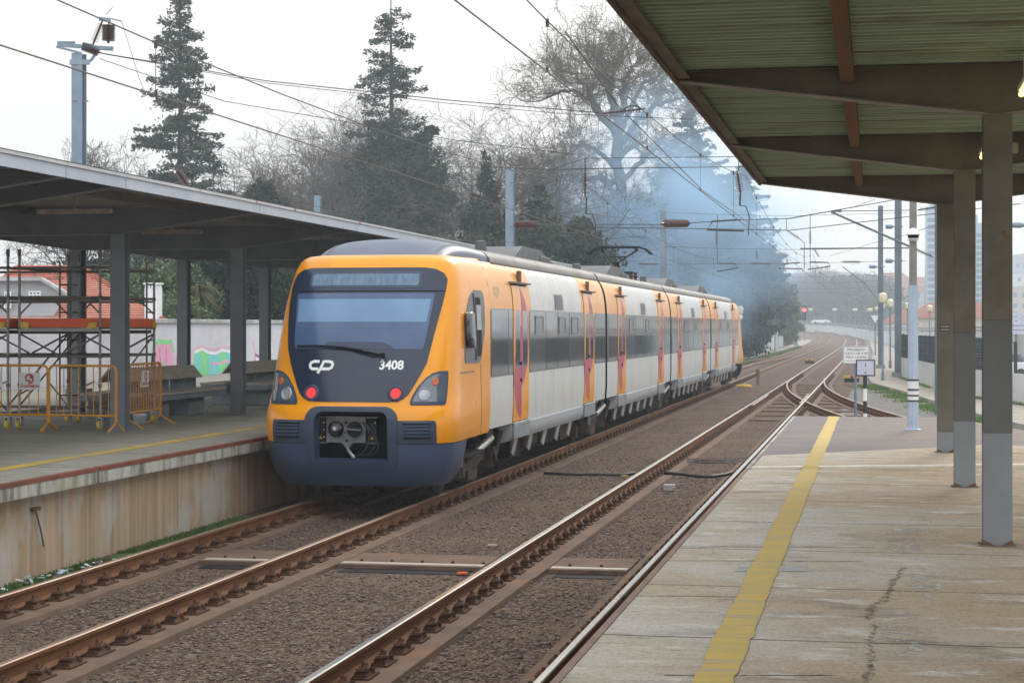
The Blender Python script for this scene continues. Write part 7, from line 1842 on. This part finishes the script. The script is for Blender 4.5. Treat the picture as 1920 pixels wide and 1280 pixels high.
# ------------------------------------------------------------------ smoke and haze
def vol(name, build):
    m = bpy.data.materials.new(name); m.use_nodes = True; t = m.node_tree; t.nodes.clear(); o = t.nodes.new('ShaderNodeOutputMaterial'); v = t.nodes.new('ShaderNodeVolumePrincipled'); t.links.new(v.outputs[0], o.inputs['Volume']); build(t, v); return m
SM_C = PD(1268, 400, 112); SM_R = Vector((11, 12, 9.2))
def smoke_nodes(t, v):
    v.inputs['Color'].default_value = (.50, .75, 1, 1); v.inputs['Anisotropy'].default_value = .45; v.inputs['Absorption Color'].default_value = (.0, .0, .0, 1)
    tc = t.nodes.new('ShaderNodeTexCoord'); ln = t.nodes.new('ShaderNodeVectorMath'); ln.operation = 'LENGTH'
    nd = t.nodes.new('ShaderNodeTexNoise'); nd.inputs['Scale'].default_value = 1.1; nd.inputs['Detail'].default_value = 2; t.links.new(tc.outputs['Object'], nd.inputs['Vector'])
    sb = t.nodes.new('ShaderNodeVectorMath'); sb.operation = 'SUBTRACT'; sb.inputs[1].default_value = (.5, .5, .5); t.links.new(nd.outputs['Color'], sb.inputs[0])
    sc_ = t.nodes.new('ShaderNodeVectorMath'); sc_.operation = 'SCALE'; sc_.inputs['Scale'].default_value = 1.5; t.links.new(sb.outputs[0], sc_.inputs[0])
    av = t.nodes.new('ShaderNodeVectorMath'); av.operation = 'ADD'; t.links.new(tc.outputs['Object'], av.inputs[0]); t.links.new(sc_.outputs[0], av.inputs[1]); t.links.new(av.outputs[0], ln.inputs[0])
    ed = t.nodes.new('ShaderNodeVectorMath'); ed.operation = 'LENGTH'; t.links.new(tc.outputs['Object'], ed.inputs[0])
    er = t.nodes.new('ShaderNodeMapRange'); er.inputs[1].default_value = 1.0; er.inputs[2].default_value = .72; t.links.new(ed.outputs['Value'], er.inputs[0])
    n = t.nodes.new('ShaderNodeTexNoise'); n.inputs['Scale'].default_value = 2.4; n.inputs['Detail'].default_value = 4; t.links.new(tc.outputs['Object'], n.inputs['Vector'])
    mr = t.nodes.new('ShaderNodeMapRange'); mr.inputs[1].default_value = .95; mr.inputs[2].default_value = .0; t.links.new(ln.outputs['Value'], mr.inputs[0])
    nr = t.nodes.new('ShaderNodeMapRange'); nr.inputs[1].default_value = .38; nr.inputs[2].default_value = .68; t.links.new(n.outputs[0], nr.inputs[0])
    mu = t.nodes.new('ShaderNodeMath'); mu.operation = 'MULTIPLY'; t.links.new(mr.outputs[0], mu.inputs[0]); t.links.new(nr.outputs[0], mu.inputs[1])
    m2 = t.nodes.new('ShaderNodeMath'); m0 = t.nodes.new('ShaderNodeMath'); m0.operation = 'MULTIPLY'; t.links.new(mu.outputs[0], m0.inputs[0]); t.links.new(er.outputs[0], m0.inputs[1]); m2.operation = 'MULTIPLY'; m2.inputs[1].default_value = .31; t.links.new(m0.outputs[0], m2.inputs[0]); t.links.new(m2.outputs[0], v.inputs['Density'])
mSmoke = vol('smoke', smoke_nodes)
import bmesh
me = bpy.data.meshes.new('smoke'); bm = bmesh.new(); bmesh.ops.create_icosphere(bm, subdivisions=3, radius=1.0); bm.to_mesh(me); bm.free(); me.materials.append(mSmoke)
so_ = bpy.data.objects.new('smoke', me); COL.objects.link(so_); so_.location = SM_C; so_.scale = SM_R; so_.rotation_euler = (0, R(12), 0)
tag(so_, 'cloud of blue smoke drifting behind the train in front of the trees', 'smoke', kind='stuff')
HZ = .00095
def haze_nodes(t, v):
    v.inputs['Color'].default_value = (.80, .90, 1.0, 1); v.inputs['Density'].default_value = HZ; v.inputs['Anisotropy'].default_value = .3
g = MB(); g.box(-420, 330, -70, 960, -1.4, 62); hz = g.build('haze', vol('haze', haze_nodes), sharp=0)
tag(hz, kind='stuff')
